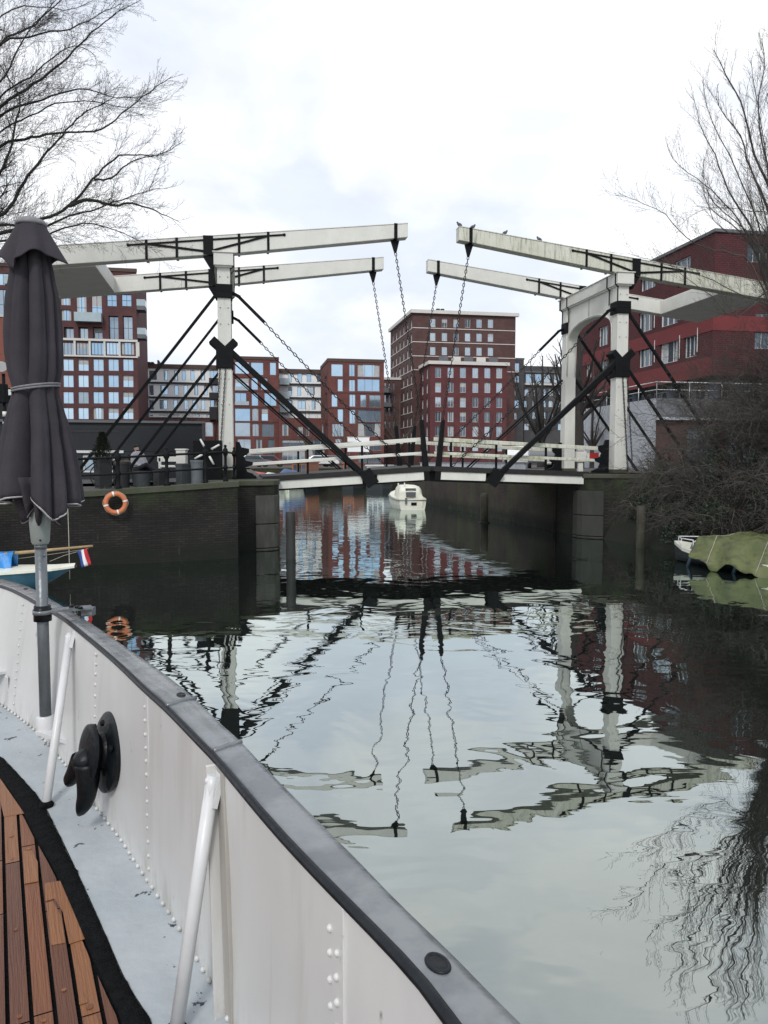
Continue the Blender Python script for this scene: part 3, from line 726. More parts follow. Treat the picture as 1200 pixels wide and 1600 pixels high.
class Facade:
    """vertical wall plane: start point P, unit direction d (s grows along it), inward normal n = d turned left"""
    def __init__(s, P, d): s.P = Vector((P.x, P.y, 0)); s.d = d; s.n = Vector((-d.y, d.x, 0)); s.ops = []
    def s_of(s, px, py=650): return (at_pl(px, py, s.P, s.n) - s.P).dot(s.d)
    def z_of(s, px, py): return at_pl(px, py, s.P, s.n).z
    def op(s, x0, y0, x1, y1, nx=1, nz=1, frame='frame_grey', gl='glass_sky', reveal=.18):
        xm, ym = (x0 + x1) / 2, (y0 + y1) / 2
        a, b = s.s_of(x0, ym), s.s_of(x1, ym)
        s.ops.append((min(a, b), max(a, b), s.z_of(xm, y1), s.z_of(xm, y0), nx, nz, frame, gl, reveal)); return s
    def raw(s, s0, s1, z0, z1, nx=1, nz=1, frame='frame_grey', gl='glass_sky', reveal=.18):
        s.ops.append((s0, s1, z0, z1, nx, nz, frame, gl, reveal)); return s
    def pt(s, a, z, inn=0): return s.P + s.d * a + s.n * inn + Z * z
    def build(s, parent, L0, L1, z0, z1, mat, name='wall', thick=.4):
        ops = [o for o in s.ops if o[1] > L0 and o[0] < L1]
        xs = sorted({L0, L1} | {min(max(v, L0), L1) for o in ops for v in o[:2]})
        zs = sorted({z0, z1} | {min(max(v, z0), z1) for o in ops for v in o[2:4]})
        mb = MB()
        for i in range(len(xs) - 1):
            for j in range(len(zs) - 1):
                xm, zm = (xs[i] + xs[i + 1]) / 2, (zs[j] + zs[j + 1]) / 2
                if any(o[0] < xm < o[1] and o[2] < zm < o[3] for o in ops): continue
                mb.add([s.pt(xs[i], zs[j]), s.pt(xs[i + 1], zs[j]), s.pt(xs[i + 1], zs[j + 1]), s.pt(xs[i], zs[j + 1])], [(0, 1, 2, 3)])
        for o in ops:
            a, b_, c, d, rv = o[0], o[1], o[2], o[3], o[8] + .08
            q = [(a, c), (b_, c), (b_, d), (a, d)]
            for k in range(4):
                (x0, y0), (x1, y1) = q[k], q[(k + 1) % 4]
                mb.add([s.pt(x0, y0), s.pt(x1, y1), s.pt(x1, y1, rv), s.pt(x0, y0, rv)], [(0, 1, 2, 3)])
        wall = mb.build(name, mat, parent)
        for o in ops:
            q_ = RND.random(); gk = o[7]
            if q_ < .12: gk = {'glass_sky': 'glass_mid', 'glass_mid': 'glass_dark', 'glass_dark': 'glass_mid'}[gk]
            me = window_mesh(o[1] - o[0], o[3] - o[2], o[4], o[5], o[6], gk, RND.choice((0, 0, 0, 0, 1, 2)))
            w_ = bpy.data.objects.new('window', me); COL.objects.link(w_); w_.parent = parent
            w_.location = s.pt(o[0], o[2], o[8]) - Vector(parent.location); w_.rotation_euler = (RND.uniform(-.008, .008), 0, math.atan2(s.d.y, s.d.x) + RND.uniform(-.008, .008))
        return wall
    def slab(s, parent, a0, a1, z0, z1, out, mat, name, inn=0):
        mb = MB(); c = s.pt((a0 + a1) / 2, (z0 + z1) / 2, (inn - out) / 2)
        mb.obox(c, s.d * (a1 - a0) / 2, s.n * (out + inn) / 2, Z * (z1 - z0) / 2)
        return mb.build(name, mat, parent)
def bld(label, P, name='apartment_building', cat='building'):
    return thing(name, label, cat, (P.x, P.y, 2.0))
def shell(parent, f, L0, L1, depth, z1, mat, roofmat='dark_slab', sides=True):
    """closed back, sides and flat roof behind a facade"""
    mb = MB(); zb = 1.9
    p = [f.pt(L0, zb, .02), f.pt(L1, zb, .02), f.pt(L1, zb, depth), f.pt(L0, zb, depth)]
    t = [Vector((v.x, v.y, z1)) for v in p]
    mb.add(p + t, [(1, 2, 6, 5), (2, 3, 7, 6), (3, 0, 4, 7)] if sides else [(2, 3, 7, 6)])
    mb.build('side_wall', mat, parent)
    mb = MB(); mb.add([v - Z * .05 for v in t], [(0, 1, 2, 3)]); mb.build('roof', roofmat, parent)
def corner(px, Y): v = at_y(px, 700, Y); return Vector((v.x, v.y, 0))

# ---- 1 tall plum block on the left
P = corner(217.5, 136); f = Facade(P - B * 40, B)
r = bld('plum brick block on the left with a white window band and a square window grid', P)
for y0, y1 in ((561, 579.5), (586, 605), (612, 630.5), (637, 655)):
    for x0 in (192, 169, 145.5, 122, 98.5, 75, 51, 27.5, 4, -20):
        f.op(x0, y0, x0 + 16.5, y1, 2, 1, 'frame_grey', 'glass_sky')
for x0 in (189.5, 166, 142.5, 119, 95.5, 72):
    f.op(x0, 535, x0 + 20.5, 554.5, 4, 1, 'frame_dark', 'glass_sky', .1)
for x0 in (192, 170): f.op(x0, 493.5, x0 + 15, 530, 2, 2, 'frame_dark', 'glass_mid', .7)
for x0 in (190, 167): f.op(x0, 460, x0 + 15.5, 478.5, 2, 2, 'frame_dark', 'glass_sky')
for x0 in (145, 122.5, 100): f.op(x0, 511, x0 + 15, 529, 2, 1, 'frame_grey', 'glass_mid', 1.0)
for x0 in (143, 119): f.op(x0, 458, x0 + 16.5, 503, 2, 2, 'frame_dark', 'glass_sky')
for x0 in (94.5,): f.op(x0, 464, x0 + 16, 477, 2, 1, 'frame_dark', 'glass_sky'); f.op(x0 + 1, 484, x0 + 17, 501, 2, 1, 'frame_dark', 'glass_sky')
for x0 in (-4, -30): f.op(x0, 427, x0 + 17, 445.5, 2, 1, 'frame_dark', 'glass_sky'); f.op(x0, 452, x0 + 18, 499, 2, 2, 'frame_dark', 'glass_sky')
for x0 in (50, 27): f.op(x0, 460, x0 + 16, 499, 2, 2, 'frame_dark', 'glass_sky')
zt_ = f.z_of(200, 424)
f.build(r, 0, 40, 1.9, zt_, 'brick_plum'); shell(r, f, 0, 40, 16, zt_, 'brick_plum')
f.slab(r, 26, 40.12, f.z_of(150, 533), f.z_of(150, 529.5), .25, 'white_stone', 'white_band', .03); f.slab(r, 26, 40.12, f.z_of(150, 558), f.z_of(150, 555.5), .25, 'white_stone', 'white_band', .03)
for x in (187, 163.6, 140.5, 117, 214): a = f.s_of(x, 545); f.slab(r, a - .17, a + .17 + (.25 if x > 200 else 0), f.z_of(150, 555.4), f.z_of(150, 533), .2, 'white_stone', 'white_mullion', .03)
f.slab(r, f.s_of(118, 500), f.s_of(160, 500), f.z_of(139, 504), f.z_of(139, 490), 1.3, 'balcony_glass', 'balcony')
f.slab(r, f.s_of(9, 440), f.s_of(22, 440), f.z_of(15, 446), f.z_of(15, 433), 1.3, 'balcony_glass', 'balcony')
f.slab(r, -.1, 40.2, zt_ - .1, zt_ + .5, .15, 'parapet_brown', 'parapet', .3)
f2 = Facade(P, A)
for y0, y1 in ((457, 487), (516, 531)):
    mb = MB(); z0, z1 = zy(y1, 138), zy(y0, 138)
    mb.obox(P + B * .72 + A * 1.6 + Z * (z0 + .35), B * .7, A * 1.5, Z * .35); mb.build('balcony', 'podium_grey', r)
    mb = MB(); mb.obox(P + B * 1.40 + A * 1.6 + Z * (z0 + .7 + .55), B * .03, A * 1.5, Z * .55); mb.obox(P + B * .72 + A * .13 + Z * (z0 + .7 + .55), B * .7, A * .03, Z * .55); mb.build('balcony_rail', 'balcony_glass', r)
mb = MB(); c = f.pt(f.s_of(177, 422), f.z_of(177, 421) + .3, 5); mb.obox(c, B * 1.2, A * .8, Z * .9); mb.build('rooftop_unit', 'podium_grey', r)

# ---- 2 pale gallery block with dark balconies
def gallery(label, x0, x1, ytop, floors, bases, Y, balx):
    P = corner(x0, Y); f = Facade(P, B); r = bld(label, P); Lg = f.s_of(x1, 620)
    for (ya, yb) in floors:
        x = x0 + 14
        while x < x1 - 16:
            wpx = RND.choice((6, 6, 7, 12)); f.op(x, ya + 2, x + wpx, yb - (2 if wpx < 10 else 3), 2 if wpx > 10 else 1, 1, 'frame_grey', 'glass_sky', .1); x += wpx + RND.uniform(6, 11)
    zt_ = f.z_of(x0, ytop)
    f.build(r, 0, Lg, 1.9, zt_, 'pale_panel'); shell(r, f, 0, Lg, 14, zt_, 'pale_panel')
    f.slab(r, -.02, Lg + .02, f.z_of(x0, ytop + 6), zt_ + .1, .35, 'parapet_brown', 'parapet', .03)
    for (ya, yb) in floors:
        f.slab(r, -.01, Lg + .01, f.z_of(x0, yb + 2.6), f.z_of(x0, yb - .3), .3, 'dark_slab', 'gallery_slab', .02)
        for bx in balx:
            a = f.s_of(bx, 600); f.slab(r, a, a + 1.75, f.z_of(x0, yb + 3), f.z_of(x0, yb - 7), 1.6, 'balcony_glass' if bx < x0 + 20 else 'dark_slab', 'balcony')
    for ba in bases:
        f.slab(r, ba[0], ba[1] if ba[1] else Lg, 1.9, f.z_of(x0, ba[2]), .5, 'brick_red', 'brick_base', .02)
    return r, f, Lg
g1, gf, gl_ = gallery('long pale apartment block with dark gallery floors behind the black backstays', 219, 372, 569, ((577, 596.5), (600, 619.5), (623, 642), (646, 652)), ((0, None, 654),), 158, (219, 327))
ff = Facade(gf.P - A * .5, B)
a, b_ = ff.s_of(321, 671), ff.s_of(333, 671)
mb = MB(); ff.slab(g1, a, b_, ff.z_of(327, 682), ff.z_of(327, 660), .06, 'frame_white', 'window_frame'); ff.slab(g1, a + .18, b_ - .18, ff.z_of(327, 681), ff.z_of(327, 661), .09, 'glass_mid', 'window')
for k, x in enumerate((231, 236, 246)): ff.slab(g1, ff.s_of(x, 570), ff.s_of(x, 570) + (.5 if k < 2 else .3), gf.z_of(231, 569), gf.z_of(231, 566 - 3 * (k == 2)), .3, 'dark_slab', 'chimney', 4)

# ---- 3 red block A
P = corner(342, 150); f = Facade(P, B); r = bld('red brick apartment block partly hidden behind the left portal post', P); Lg = f.s_of(436, 620)
for o in ((367, 565, 389, 584, 2, 1), (367, 590, 389, 609, 2, 1), (392, 566, 411.5, 586, 1, 1), (421.5, 566, 431.5, 586, 1, 1), (392.5, 590, 403, 609, 1, 1), (407.5, 590, 418, 609, 1, 1),
          (367, 613.5, 385, 633, 2, 1), (393, 614, 403.5, 634, 1, 1), (413, 614, 432, 634, 2, 1), (367, 638, 391, 658, 1, 1), (393.5, 638, 404, 657.5, 1, 1), (408.5, 638, 419, 657.5, 1, 1),
          (367, 660, 391, 682, 1, 1), (394, 662, 404.5, 681.5, 2, 1), (409, 662, 428, 682, 4, 1), (371, 686, 392, 702, 2, 1), (400, 686, 409.5, 702, 1, 1), (419, 686, 428.5, 702, 1, 1),
          (371, 707, 392, 726, 3, 1), (400, 706, 409.5, 722, 1, 2), (419, 706, 428.5, 722, 1, 2), (346, 566, 358, 584, 1, 1), (346, 614, 358, 634, 1, 1)):
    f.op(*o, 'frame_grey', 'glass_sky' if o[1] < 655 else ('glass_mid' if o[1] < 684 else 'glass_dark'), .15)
zt_ = f.z_of(436, 559)
f.build(r, 0, Lg, 1.9, zt_, 'brick_red'); shell(r, f, 0, Lg, 12, zt_, 'brick_red')
f.slab(r, -.05, Lg + .05, zt_ - .45, zt_ + .12, .10, 'parapet_brown', 'parapet', .3)
for y in (611.5, 635.5, 659.5): f.slab(r, 0, Lg, f.z_of(400, y + .5), f.z_of(400, y - .5), .05, 'brick_plum', 'string_course')
for yb in (604, 627): f.slab(r, f.s_of(367, yb), f.s_of(389, yb), f.z_of(375, yb + 6), f.z_of(375, yb), .12, 'balcony_glass', 'balcony')

# ---- 4 second gallery and its red street front
g2, gf, gl_ = gallery('short pale apartment block set back between the two red brick blocks', 436, 514, 577, ((581, 599), (602.5, 620.5), (624, 642)), (), 158, (436, 438))
P = corner(436, 151); f = Facade(P, B); r = bld('low red brick street front with shop windows under the set back pale block', P, 'street_front'); Lg = f.s_of(513.5, 690)
for o in ((440.5, 662, 451, 681, 2, 1, 'frame_grey', 'glass_mid'), (465, 666, 473, 681, 1, 1, 'frame_white', 'glass_dark'), (477, 666, 483, 681, 1, 1, 'frame_white', 'glass_dark'), (503, 662.5, 511, 680.5, 1, 1, 'frame_white', 'glass_dark'),
          (441, 687, 476, 697, 3, 1, 'frame_grey', 'glass_dark'), (480, 687, 512, 699, 3, 1, 'frame_white', 'glass_dark'), (441, 703, 476, 722, 4, 2, 'frame_white', 'glass_mid'), (480, 702, 512, 721, 3, 2, 'frame_white', 'glass_mid')):
    f.op(*o, .15)
zt_ = f.z_of(470, 653)
f.build(r, 0, Lg, 1.9, zt_, 'brick_red'); shell(r, f, 0, Lg, 6, zt_, 'brick_red')

# ---- 5 red block B
P = corner(513, 146); f = Facade(P, B); r = bld('red brick block with tall three pane glazed bays beside the left beam chain', P); Lg = f.s_of(600, 620)
for o in ((517.5, 568.5, 536, 588, 1, 1), (545.5, 569, 554.5, 588, 2, 1), (558.5, 569.5, 593.5, 589, 3, 1), (558.5, 592, 593.5, 611.5, 3, 1), (527.5, 592, 536, 611.5, 1, 1), (545.5, 593, 555, 611.5, 2, 1),
          (518, 616, 527.5, 635.5, 1, 1), (546, 616, 555.5, 635.5, 2, 1), (563, 616.5, 572.5, 636, 1, 1), (577, 617, 595, 636.5, 2, 1), (527.5, 639, 536.5, 659, 1, 1), (546, 640, 555.5, 662, 2, 1),
          (559, 640, 595, 659, 3, 1), (559, 660.5, 595, 682, 3, 1), (519, 662, 537, 682, 4, 1), (524, 685.5, 534, 692, 1, 1), (525, 698, 533, 722, 1, 2), (560, 690, 596, 704, 3, 1), (560, 708, 596, 724, 3, 1)):
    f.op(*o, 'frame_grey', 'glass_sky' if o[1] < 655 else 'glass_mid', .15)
zt_ = f.z_of(513, 561)
f.build(r, 0, Lg, 1.9, zt_, 'brick_red'); shell(r, f, 0, Lg, 13, zt_, 'brick_red', sides=False)
f.slab(r, -.1, Lg + .05, zt_ - .45, zt_ + .15, .10, 'parapet_brown', 'parapet', .3)
for y in (614, 638): f.slab(r, 0, Lg, f.z_of(550, y + .5), f.z_of(550, y - .5), .05, 'brick_plum', 'string_course')
fs_ = Facade(P + A * 13, -A)
for z in (8.2, 11.1, 14, 17.2): fs_.raw(8.0, 10.5, z, z + 1.9, 1, 1, 'frame_dark', 'glass_dark')
fs_.build(r, 0, 13, 1.9, zt_, 'brick_red', 'side_wall'); fs_.slab(r, 0, 13.05, zt_ - .45, zt_ + .15, .10, 'parapet_brown', 'parapet', .1)
fr_ = Facade(P + B * Lg, A); fr_.build(r, 0, 13, 1.9, zt_, 'brick_red', 'side_wall')

# ---- 6 narrow brown block in the gap
P = corner(597, 172); f = Facade(P, B); r = bld('narrow brown brick block in the gap left of the tall brown tower', P); Lg = f.s_of(640, 640)
for y in (597, 617, 637, 657): f.op(600.5, y, 603.5, y + 12, 1, 1, 'frame_grey', 'glass_mid'); f.op(607, y, 610, y + 12, 1, 1, 'frame_grey', 'glass_mid'); f.op(613.5, y, 616.5, y + 12, 1, 1, 'frame_grey', 'glass_mid')
zt_ = f.z_of(615, 592)
f.build(r, 0, Lg, 1.9, zt_, 'brick_brown'); shell(r, f, 0, Lg, 10, zt_, 'brick_brown'); f.slab(r, -.1, Lg, zt_ - .2, zt_ + .3, .2, 'white_stone', 'cornice', .3)
for y in (600, 622): f.slab(r, .1, 1.9, f.z_of(600, y + 14), f.z_of(600, y + 7), 1.2, 'podium_grey', 'balcony')

# ---- 7 tower
P = corner(645, 161); f = Facade(P, B); r = bld('tallest brown brick tower with white stone bands and cornice', P); Lg = f.s_of(805, 560)
for y0, y1 in ((497.5, 511), (519.5, 532.5), (541.5, 554.5), (563.5, 576.5)):
    for k, x in enumerate((672, 690.3, 708.4, 726.5, 744.5, 762.3)): f.op(x, y0 + k * .25, x + 8.4, y1 + k * .25, 2, 1, 'frame_white', 'glass_mid', .15)
zt_ = f.z_of(645, 488)
f.build(r, 0, Lg, 1.9, zt_, 'brick_brown'); shell(r, f, 0, Lg, 22, zt_, 'brick_brown', sides=False)
f.slab(r, -.6, Lg + .6, zt_ - .15, zt_ + .55, .55, 'white_stone', 'cornice', .3)
for y in (511.8, 533.8, 555.8, 577.5): f.slab(r, -.05, Lg + .05, f.z_of(645, y + .65), f.z_of(645, y - .45), .07, 'white_stone', 'stone_band')
dep = 24
fs_ = Facade(P + A * dep, -A)
for k in range(9):
    z0 = f.z_of(645, 511.3 + 22 * k)
    for a in (2.0, 6.0, 10, 14, 18, 21.6): fs_.raw(a, a + 1.3, z0, z0 + 1.9, 1, 1, 'frame_white', 'glass_mid', .15)
fs_.build(r, 0, dep, 1.9, zt_, 'brick_brown', 'side_wall'); fs_.slab(r, -.1, dep + .5, zt_ - .15, zt_ + .55, .55, 'white_stone', 'cornice', .1)
for k in range(8): z = f.z_of(645, 511.8 + 22 * k); fs_.slab(r, 0, dep, z - .08, z + .07, .07, 'white_stone', 'stone_band')
fr_ = Facade(P + B * Lg, A); fr_.build(r, 0, 22, 1.9, zt_, 'brick_brown', 'side_wall')
for x in (690, 697): mb = MB(); c = f.pt(f.s_of(x, 487), zt_ + .9, 3); mb.obox(c, B * .35, A * .35, Z * .6); mb.build('chimney', 'dark_slab', r)

# ---- 8 crimson annex in front of the tower
P = corner(672, 153); f = Facade(P, B); r = bld('lower crimson brick block with white cornice in front of the brown tower', P); Lg = f.s_of(792, 620)
for y0, y1 in ((574, 590), (597, 613), (620, 636), (643, 659), (665.5, 681.5), (688, 704)):
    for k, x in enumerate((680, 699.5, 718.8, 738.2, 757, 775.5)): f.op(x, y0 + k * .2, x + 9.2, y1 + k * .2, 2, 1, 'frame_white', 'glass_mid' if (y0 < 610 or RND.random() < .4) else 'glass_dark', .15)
zt_ = f.z_of(672, 567)
f.build(r, 0, Lg, 1.9, zt_, 'brick_crimson'); shell(r, f, 0, Lg, 7.5, zt_, 'brick_crimson', sides=False)
f.slab(r, -.5, Lg + .4, zt_ - .25, zt_ + .4, .45, 'white_stone', 'cornice', .3)
for k in range(5): f.slab(r, 2.0 + k * 2.6, 3.9 + k * 2.6, zt_ + .6, zt_ + 1.5, -1.0, 'white_stone' if k % 2 else 'podium_grey', 'terrace_screen', 1.15)
fs_ = Facade(P + A * 16, -A)
for k in range(6):
    z0 = f.z_of(672, 590 + 22.8 * k)
    for a in (1.2, 5.0, 8.8, 12.6): fs_.raw(a, a + 1.35, z0, z0 + 2.0, 1, 1, 'frame_white', 'glass_mid', .15)
fs_.build(r, 0, 16, 1.9, zt_, 'brick_crimson', 'side_wall'); fs_.slab(r, 0, 16.4, zt_ - .25, zt_ + .4, .45, 'white_stone', 'cornice', .1)
fr_ = Facade(P + B * Lg, A); fr_.build(r, 0, 7.5, 1.9, zt_, 'brick_crimson', 'side_wall')

# ---- 9, 10 grey blocks
P = corner(795, 176); f = Facade(P, B); r = bld('slim grey brick block against the right edge of the brown tower', P); Lg = f.s_of(818, 620)
for x0, y0, x1, y1 in ((804, 567, 811.5, 579), (800, 587, 811.5, 597.5), (801, 606, 806, 618), (797, 625, 811, 637), (800, 645, 808, 655)): f.op(x0, y0, x1, y1, 2, 1, 'frame_white', 'glass_sky')
zt_ = f.z_of(810, 562); f.build(r, 0, Lg, 1.9, zt_, 'grey_brick'); shell(r, f, 0, Lg, 10, zt_, 'grey_brick'); f.slab(r, -.1, Lg + .1, zt_, zt_ + .4, .1, 'podium_grey', 'parapet', .3)
f.slab(r, -.2, Lg * .55, f.z_of(800, 583), f.z_of(800, 580), 1.2, 'white_stone', 'balcony')
P = corner(818.5, 184); f = Facade(P, B); r = bld('wide dark grey block with a pale top storey behind the bare trees', P); Lg = f.s_of(905, 620)
for y0, y1 in ((608, 618.5), (626, 636), (644, 654), (662, 672)):
    for x in (819.5, 832, 846, 857, 872, 886): f.op(x, y0, x + RND.choice((4, 7, 7)), y1, 2, 1, 'frame_white', 'glass_sky' if RND.random() < .6 else 'glass_dark')
for x in (822, 836, 850, 866, 882): f.op(x, 584, x + 10, 598, 3, 1, 'frame_white', 'glass_sky')
zt_ = f.z_of(840, 572); f.build(r, 0, Lg, 1.9, zt_, 'grey_brick'); shell(r, f, 0, Lg, 12, zt_, 'grey_brick')
f.slab(r, 0, Lg, f.z_of(840, 602), f.z_of(840, 599), .6, 'white_stone', 'balcony', .02); f.slab(r, 0, Lg, f.z_of(840, 582.5), f.z_of(840, 580.5), .3, 'podium_grey', 'ledge', .02)

# ---- 11 big crimson building on the right bank
P = corner(1109, 60); dep = 25
r = bld('large crimson brick office with white casements rising behind the right portal', P, 'office_building')
zt_ = at_y(1109, 362, 60).z
f = Facade(P + A * dep, -A)
for x0, y0, x1, y1 in ((998, 541, 1019, 573), (1031, 533.5, 1059, 567), (1069, 524, 1088, 558), (998, 487, 1019, 518), (1032, 476, 1059, 508), (1070, 462, 1090, 497), (1001, 433, 1024, 452), (1054, 404, 1079, 424),
                      (935, 556, 950, 586), (935, 510, 950, 540), (935, 468, 950, 484), (966, 548, 982, 578), (966, 499, 982, 530), (915, 560, 924, 590)):
    f.op(x0, y0, x1, y1, 3, 1, 'frame_white', 'glass_dark' if x0 % 3 else 'glass_mid', .16)
zband = lambda px, py: at_pl(px, py, f.P, f.n).z
zb0 = zband(1060, 596)
f.build(r, 0, dep, zb0, zt_, 'brick_dark'); 
b1 = (zband(1060, 531), zband(1060, 509)); b2 = (zb0, zband(1060, 568))
f.slab(r, 0, dep + .03, b1[0], b1[1], .04, 'panel_red', 'red_spandrel', .02); f.slab(r, 0, dep + .03, b2[0], b2[1], .04, 'panel_red', 'red_spandrel', .02)
f.slab(r, -.1, dep + .15, zt_ - .02, zt_ + .22, .12, 'podium_grey', 'roof_edge', .5)
for x, y in ((1023, 566), (1062, 560), (1090, 550), (1023, 512), (1062, 500)):
    a = f.s_of(x, y); mb = MB()
    z = f.z_of(x, y); mb.bar(f.pt(a, z, -.05), f.pt(a, z + 1.9, -.05), .05, .05, up=A); mb.build('shutter_rail', 'frame_white', r)
ff = Facade(P, B)
for x0, y0, x1, y1 in ((1168, 383, 1200, 410), (1180, 490, 1215, 545), (1250, 383, 1290, 410), (1250, 490, 1290, 545)): ff.op(x0, y0, x1, y1, 3, 1, 'frame_white', 'glass_dark', .16)
ff.build(r, 0, 26, zb0, zt_, 'brick_dark'); ff.slab(r, -.03, 26, b1[0], b1[1], .04, 'panel_red', 'red_spandrel', .02); ff.slab(r, -.03, 26, b2[0], b2[1], .04, 'brick_dark', 'red_spandrel', .02)
ff.slab(r, -.15, 26, zt_ - .018, zt_ + .222, .12, 'podium_grey', 'roof_edge', .5)
mb = MB(); q = [P + A * dep, P, P + B * 26, P + B * 26 + A * dep]
mb.add([v + Z * (zt_ - .05) for v in q], [(0, 1, 2, 3)]); mb.add([v + Z * zb0 for v in q], [(0, 1, 2, 3)]); mb.build('roof', 'dark_slab', r)
mb = MB(); mb.add([P + B * 26 + Z * 2, P + B * 26 + A * dep + Z * 2, P + B * 26 + A * dep + Z * zt_, P + B * 26 + Z * zt_], [(0, 1, 2, 3)]); mb.add([q[3] + Z * 2, q[0] + Z * 2, q[0] + Z * zt_, q[3] + Z * zt_], [(0, 1, 2, 3)]); mb.build('side_wall', 'brick_dark', r)
# recessed glazed ground storey with columns
fg = Facade(P + A * dep + B * 2.2, -A)
for k in range(8): fg.raw(.6 + k * 3, 3.2 + k * 3, 6.2, zb0 - .3, 2, 1, 'frame_white', 'glass_dark', .1)
fg.build(r, 0, dep - 2, 1.9, zb0, 'podium_grey', 'ground_storey')
fg = Facade(P + A * 2.2 + B * 2.2, B)
for k in range(7): fg.raw(.6 + k * 3.2, 3.4 + k * 3.2, 6.2, zb0 - .3, 2, 1, 'frame_white', 'glass_dark', .1)
fg.build(r, 0, 24, 1.9, zb0, 'podium_grey', 'ground_storey')
for p in [P + A * (1.0 + 6 * k) + B * .9 for k in range(4)] + [P + A * .9 + B * (7 + 6 * k) for k in range(3)]:
    mb = MB(); mb.lathe([(.42, 2.0), (.42, zb0 - .02)], p, 16); mb.build('column', 'column_blue', r)
# podium in front of it
Pp = corner(1024, 45.5); zp = at_y(1024, 622, 45.5).z
r2 = thing('podium', 'low grey and white terrace building with thin railing in front of the crimson office', 'terrace', (Pp.x, Pp.y, 2))
mb = MB(); q = [Pp + A * 12.5, Pp, Pp + B * 17, Pp + B * 17 + A * 12.5]
mb.add([q[0] + Z * 2, q[1] + Z * 2, q[1] + Z * zp, q[0] + Z * zp], [(0, 1, 2, 3)]); mb.build('white_wall', 'podium_white', r2)
zm = at_y(1060, 656, 46).z
mb = MB(); mb.add([q[1] + Z * zm, q[2] + Z * zm, q[2] + Z * zp, q[1] + Z * zp], [(0, 1, 2, 3)]); mb.build('balustrade_wall', 'podium_grey', r2)
fz = Facade(Pp + A * .25, B)
for k in range(5): fz.raw(2.2 + k * 2.6, 4.2 + k * 2.6, 2.2, zm - .5, 2, 1, 'frame_grey', 'glass_dark', .1)
fz.build(r2, 0, 17, 1.9, zm - .004, 'brick_brown', 'brick_wall'); fz.slab(r2, 0, 17.1, zm - .02, zm + .12, .35, 'podium_white', 'ledge', .0)
mb = MB(); mb.add([v + Z * (zp - .01) for v in q], [(0, 1, 2, 3)]); mb.add([q[2] + Z * 2, q[3] + Z * 2, q[3] + Z * zp, q[2] + Z * zp], [(0, 1, 2, 3)]); mb.add([q[3] + Z * 2, q[0] + Z * 2, q[0] + Z * zp, q[3] + Z * zp], [(0, 1, 2, 3)]); mb.build('terrace_slab', 'podium_grey', r2)
for a_, e_, nn in ((q[1], q[2], 8), (q[1], q[0], 6)):
    mb = MB(); mb.tube([a_ + Z * (zp + .95), e_ + Z * (zp + .95)], .03, 6); mb.tube([a_ + Z * (zp + .5), e_ + Z * (zp + .5)], .02, 6)
    for k in range(nn + 1): p = a_.lerp(e_, k / nn); mb.tube([p + Z * (zp - .1), p + Z * (zp + .95)], .025, 6)
    mb.build('railing', 'frame_white', r2)

# ---- black shed on the left quay
Ps = corner(113, 33.0); r = thing('shed', 'long black weatherboarded shed behind the terrace pots and the seated man', 'shed', (Ps.x, Ps.y, ZL))
f = Facade(Ps, B); Lg = f.s_of(316, 690); zs = f.z_of(300, 661)
f.raw(.4, 1.75, ZL + .3, ZL + 1.05, 1, 1, 'frame_white', 'glass_dark', .05); f.raw(-2.6, -.9, ZL + .3, ZL + 1.1, 1, 1, 'frame_white', 'glass_dark', .05)
f.build(r, -4, Lg, ZL, zs, 'dark_siding'); shell(r, f, -4, Lg, 2.6, zs, 'dark_siding')
mb = MB(); n = 14
for k in range(n):
    z = ZL + 1.25 + (zs - ZL - 1.4) * k / n; mb.bar(f.pt(-4, z, -.015), f.pt(Lg, z, -.015), .03, (zs - ZL - 1.4) / n * .9)
mb.build('weatherboard', 'dark_siding', r)
f.slab(r, -4.1, Lg + .1, zs - .02, zs + .08, .12, 'podium_grey', 'roof_edge', .2); f.slab(r, -4, 2.1, ZL + 1.13, ZL + 1.24, .06, 'frame_white', 'white_ledge'); f.slab(r, -4, 2.05, ZL + .02, ZL + 1.12, .02, 'frame_white', 'white_dado') if False else None
f.slab(r, -.4, 1.9, zs - .42, zs - .36, .05, 'dark_slab', 'door_head')

# ---- tiled house at far left
Ph = corner(33, 48); r = thing('house', 'dark house with orange pantile roof at the left edge behind the parasol', 'house', (Ph.x, Ph.y, ZL))
f = Facade(Ph - B * 14, B); ze = f.z_of(20, 610); zr = at_y(10, 497, 51.5).z
f.raw(10.0, 11.2, 3, 4.6, 2, 2, 'frame_white', 'glass_dark'); f.build(r, 0, 14, ZL, ze, 'house_dark'); shell(r, f, 0, 14, 7, ze, 'house_dark')
mb = MB()
nx, nz = 110, 17; vs = []; fs = []
for j in range(nz * 2):
    k = (j // 2 + j % 2) / nz; lift = .05 if j % 2 == 0 else 0
    for i in range(nx + 1):
        a = -.2 + 14.4 * i / nx; wob = .045 * math.cos(2 * PI * a / .30)
        vs.append(f.pt(a, ze + (zr - ze) * k + wob + lift + .05, -.3 + 3.8 * k))
for j in range(nz * 2 - 1):
    for i in range(nx): fs.append((j * (nx + 1) + i, j * (nx + 1) + i + 1, (j + 1) * (nx + 1) + i + 1, (j + 1) * (nx + 1) + i))
mb.add(vs, fs, 0, True); mb.build('roof', 'roof_tile', r)
mb = MB(); mb.add([f.pt(-.2, ze, 7.3), f.pt(14.2, ze, 7.3), f.pt(14.2, zr, 3.5), f.pt(-.2, zr, 3.5)], [(0, 1, 2, 3)]); mb.add([f.pt(14.0, ze, 0), f.pt(14, ze, 7), f.pt(14, zr - .1, 3.5)], [(0, 1, 2)]); mb.build('rear_roof', 'roof_tile', r)
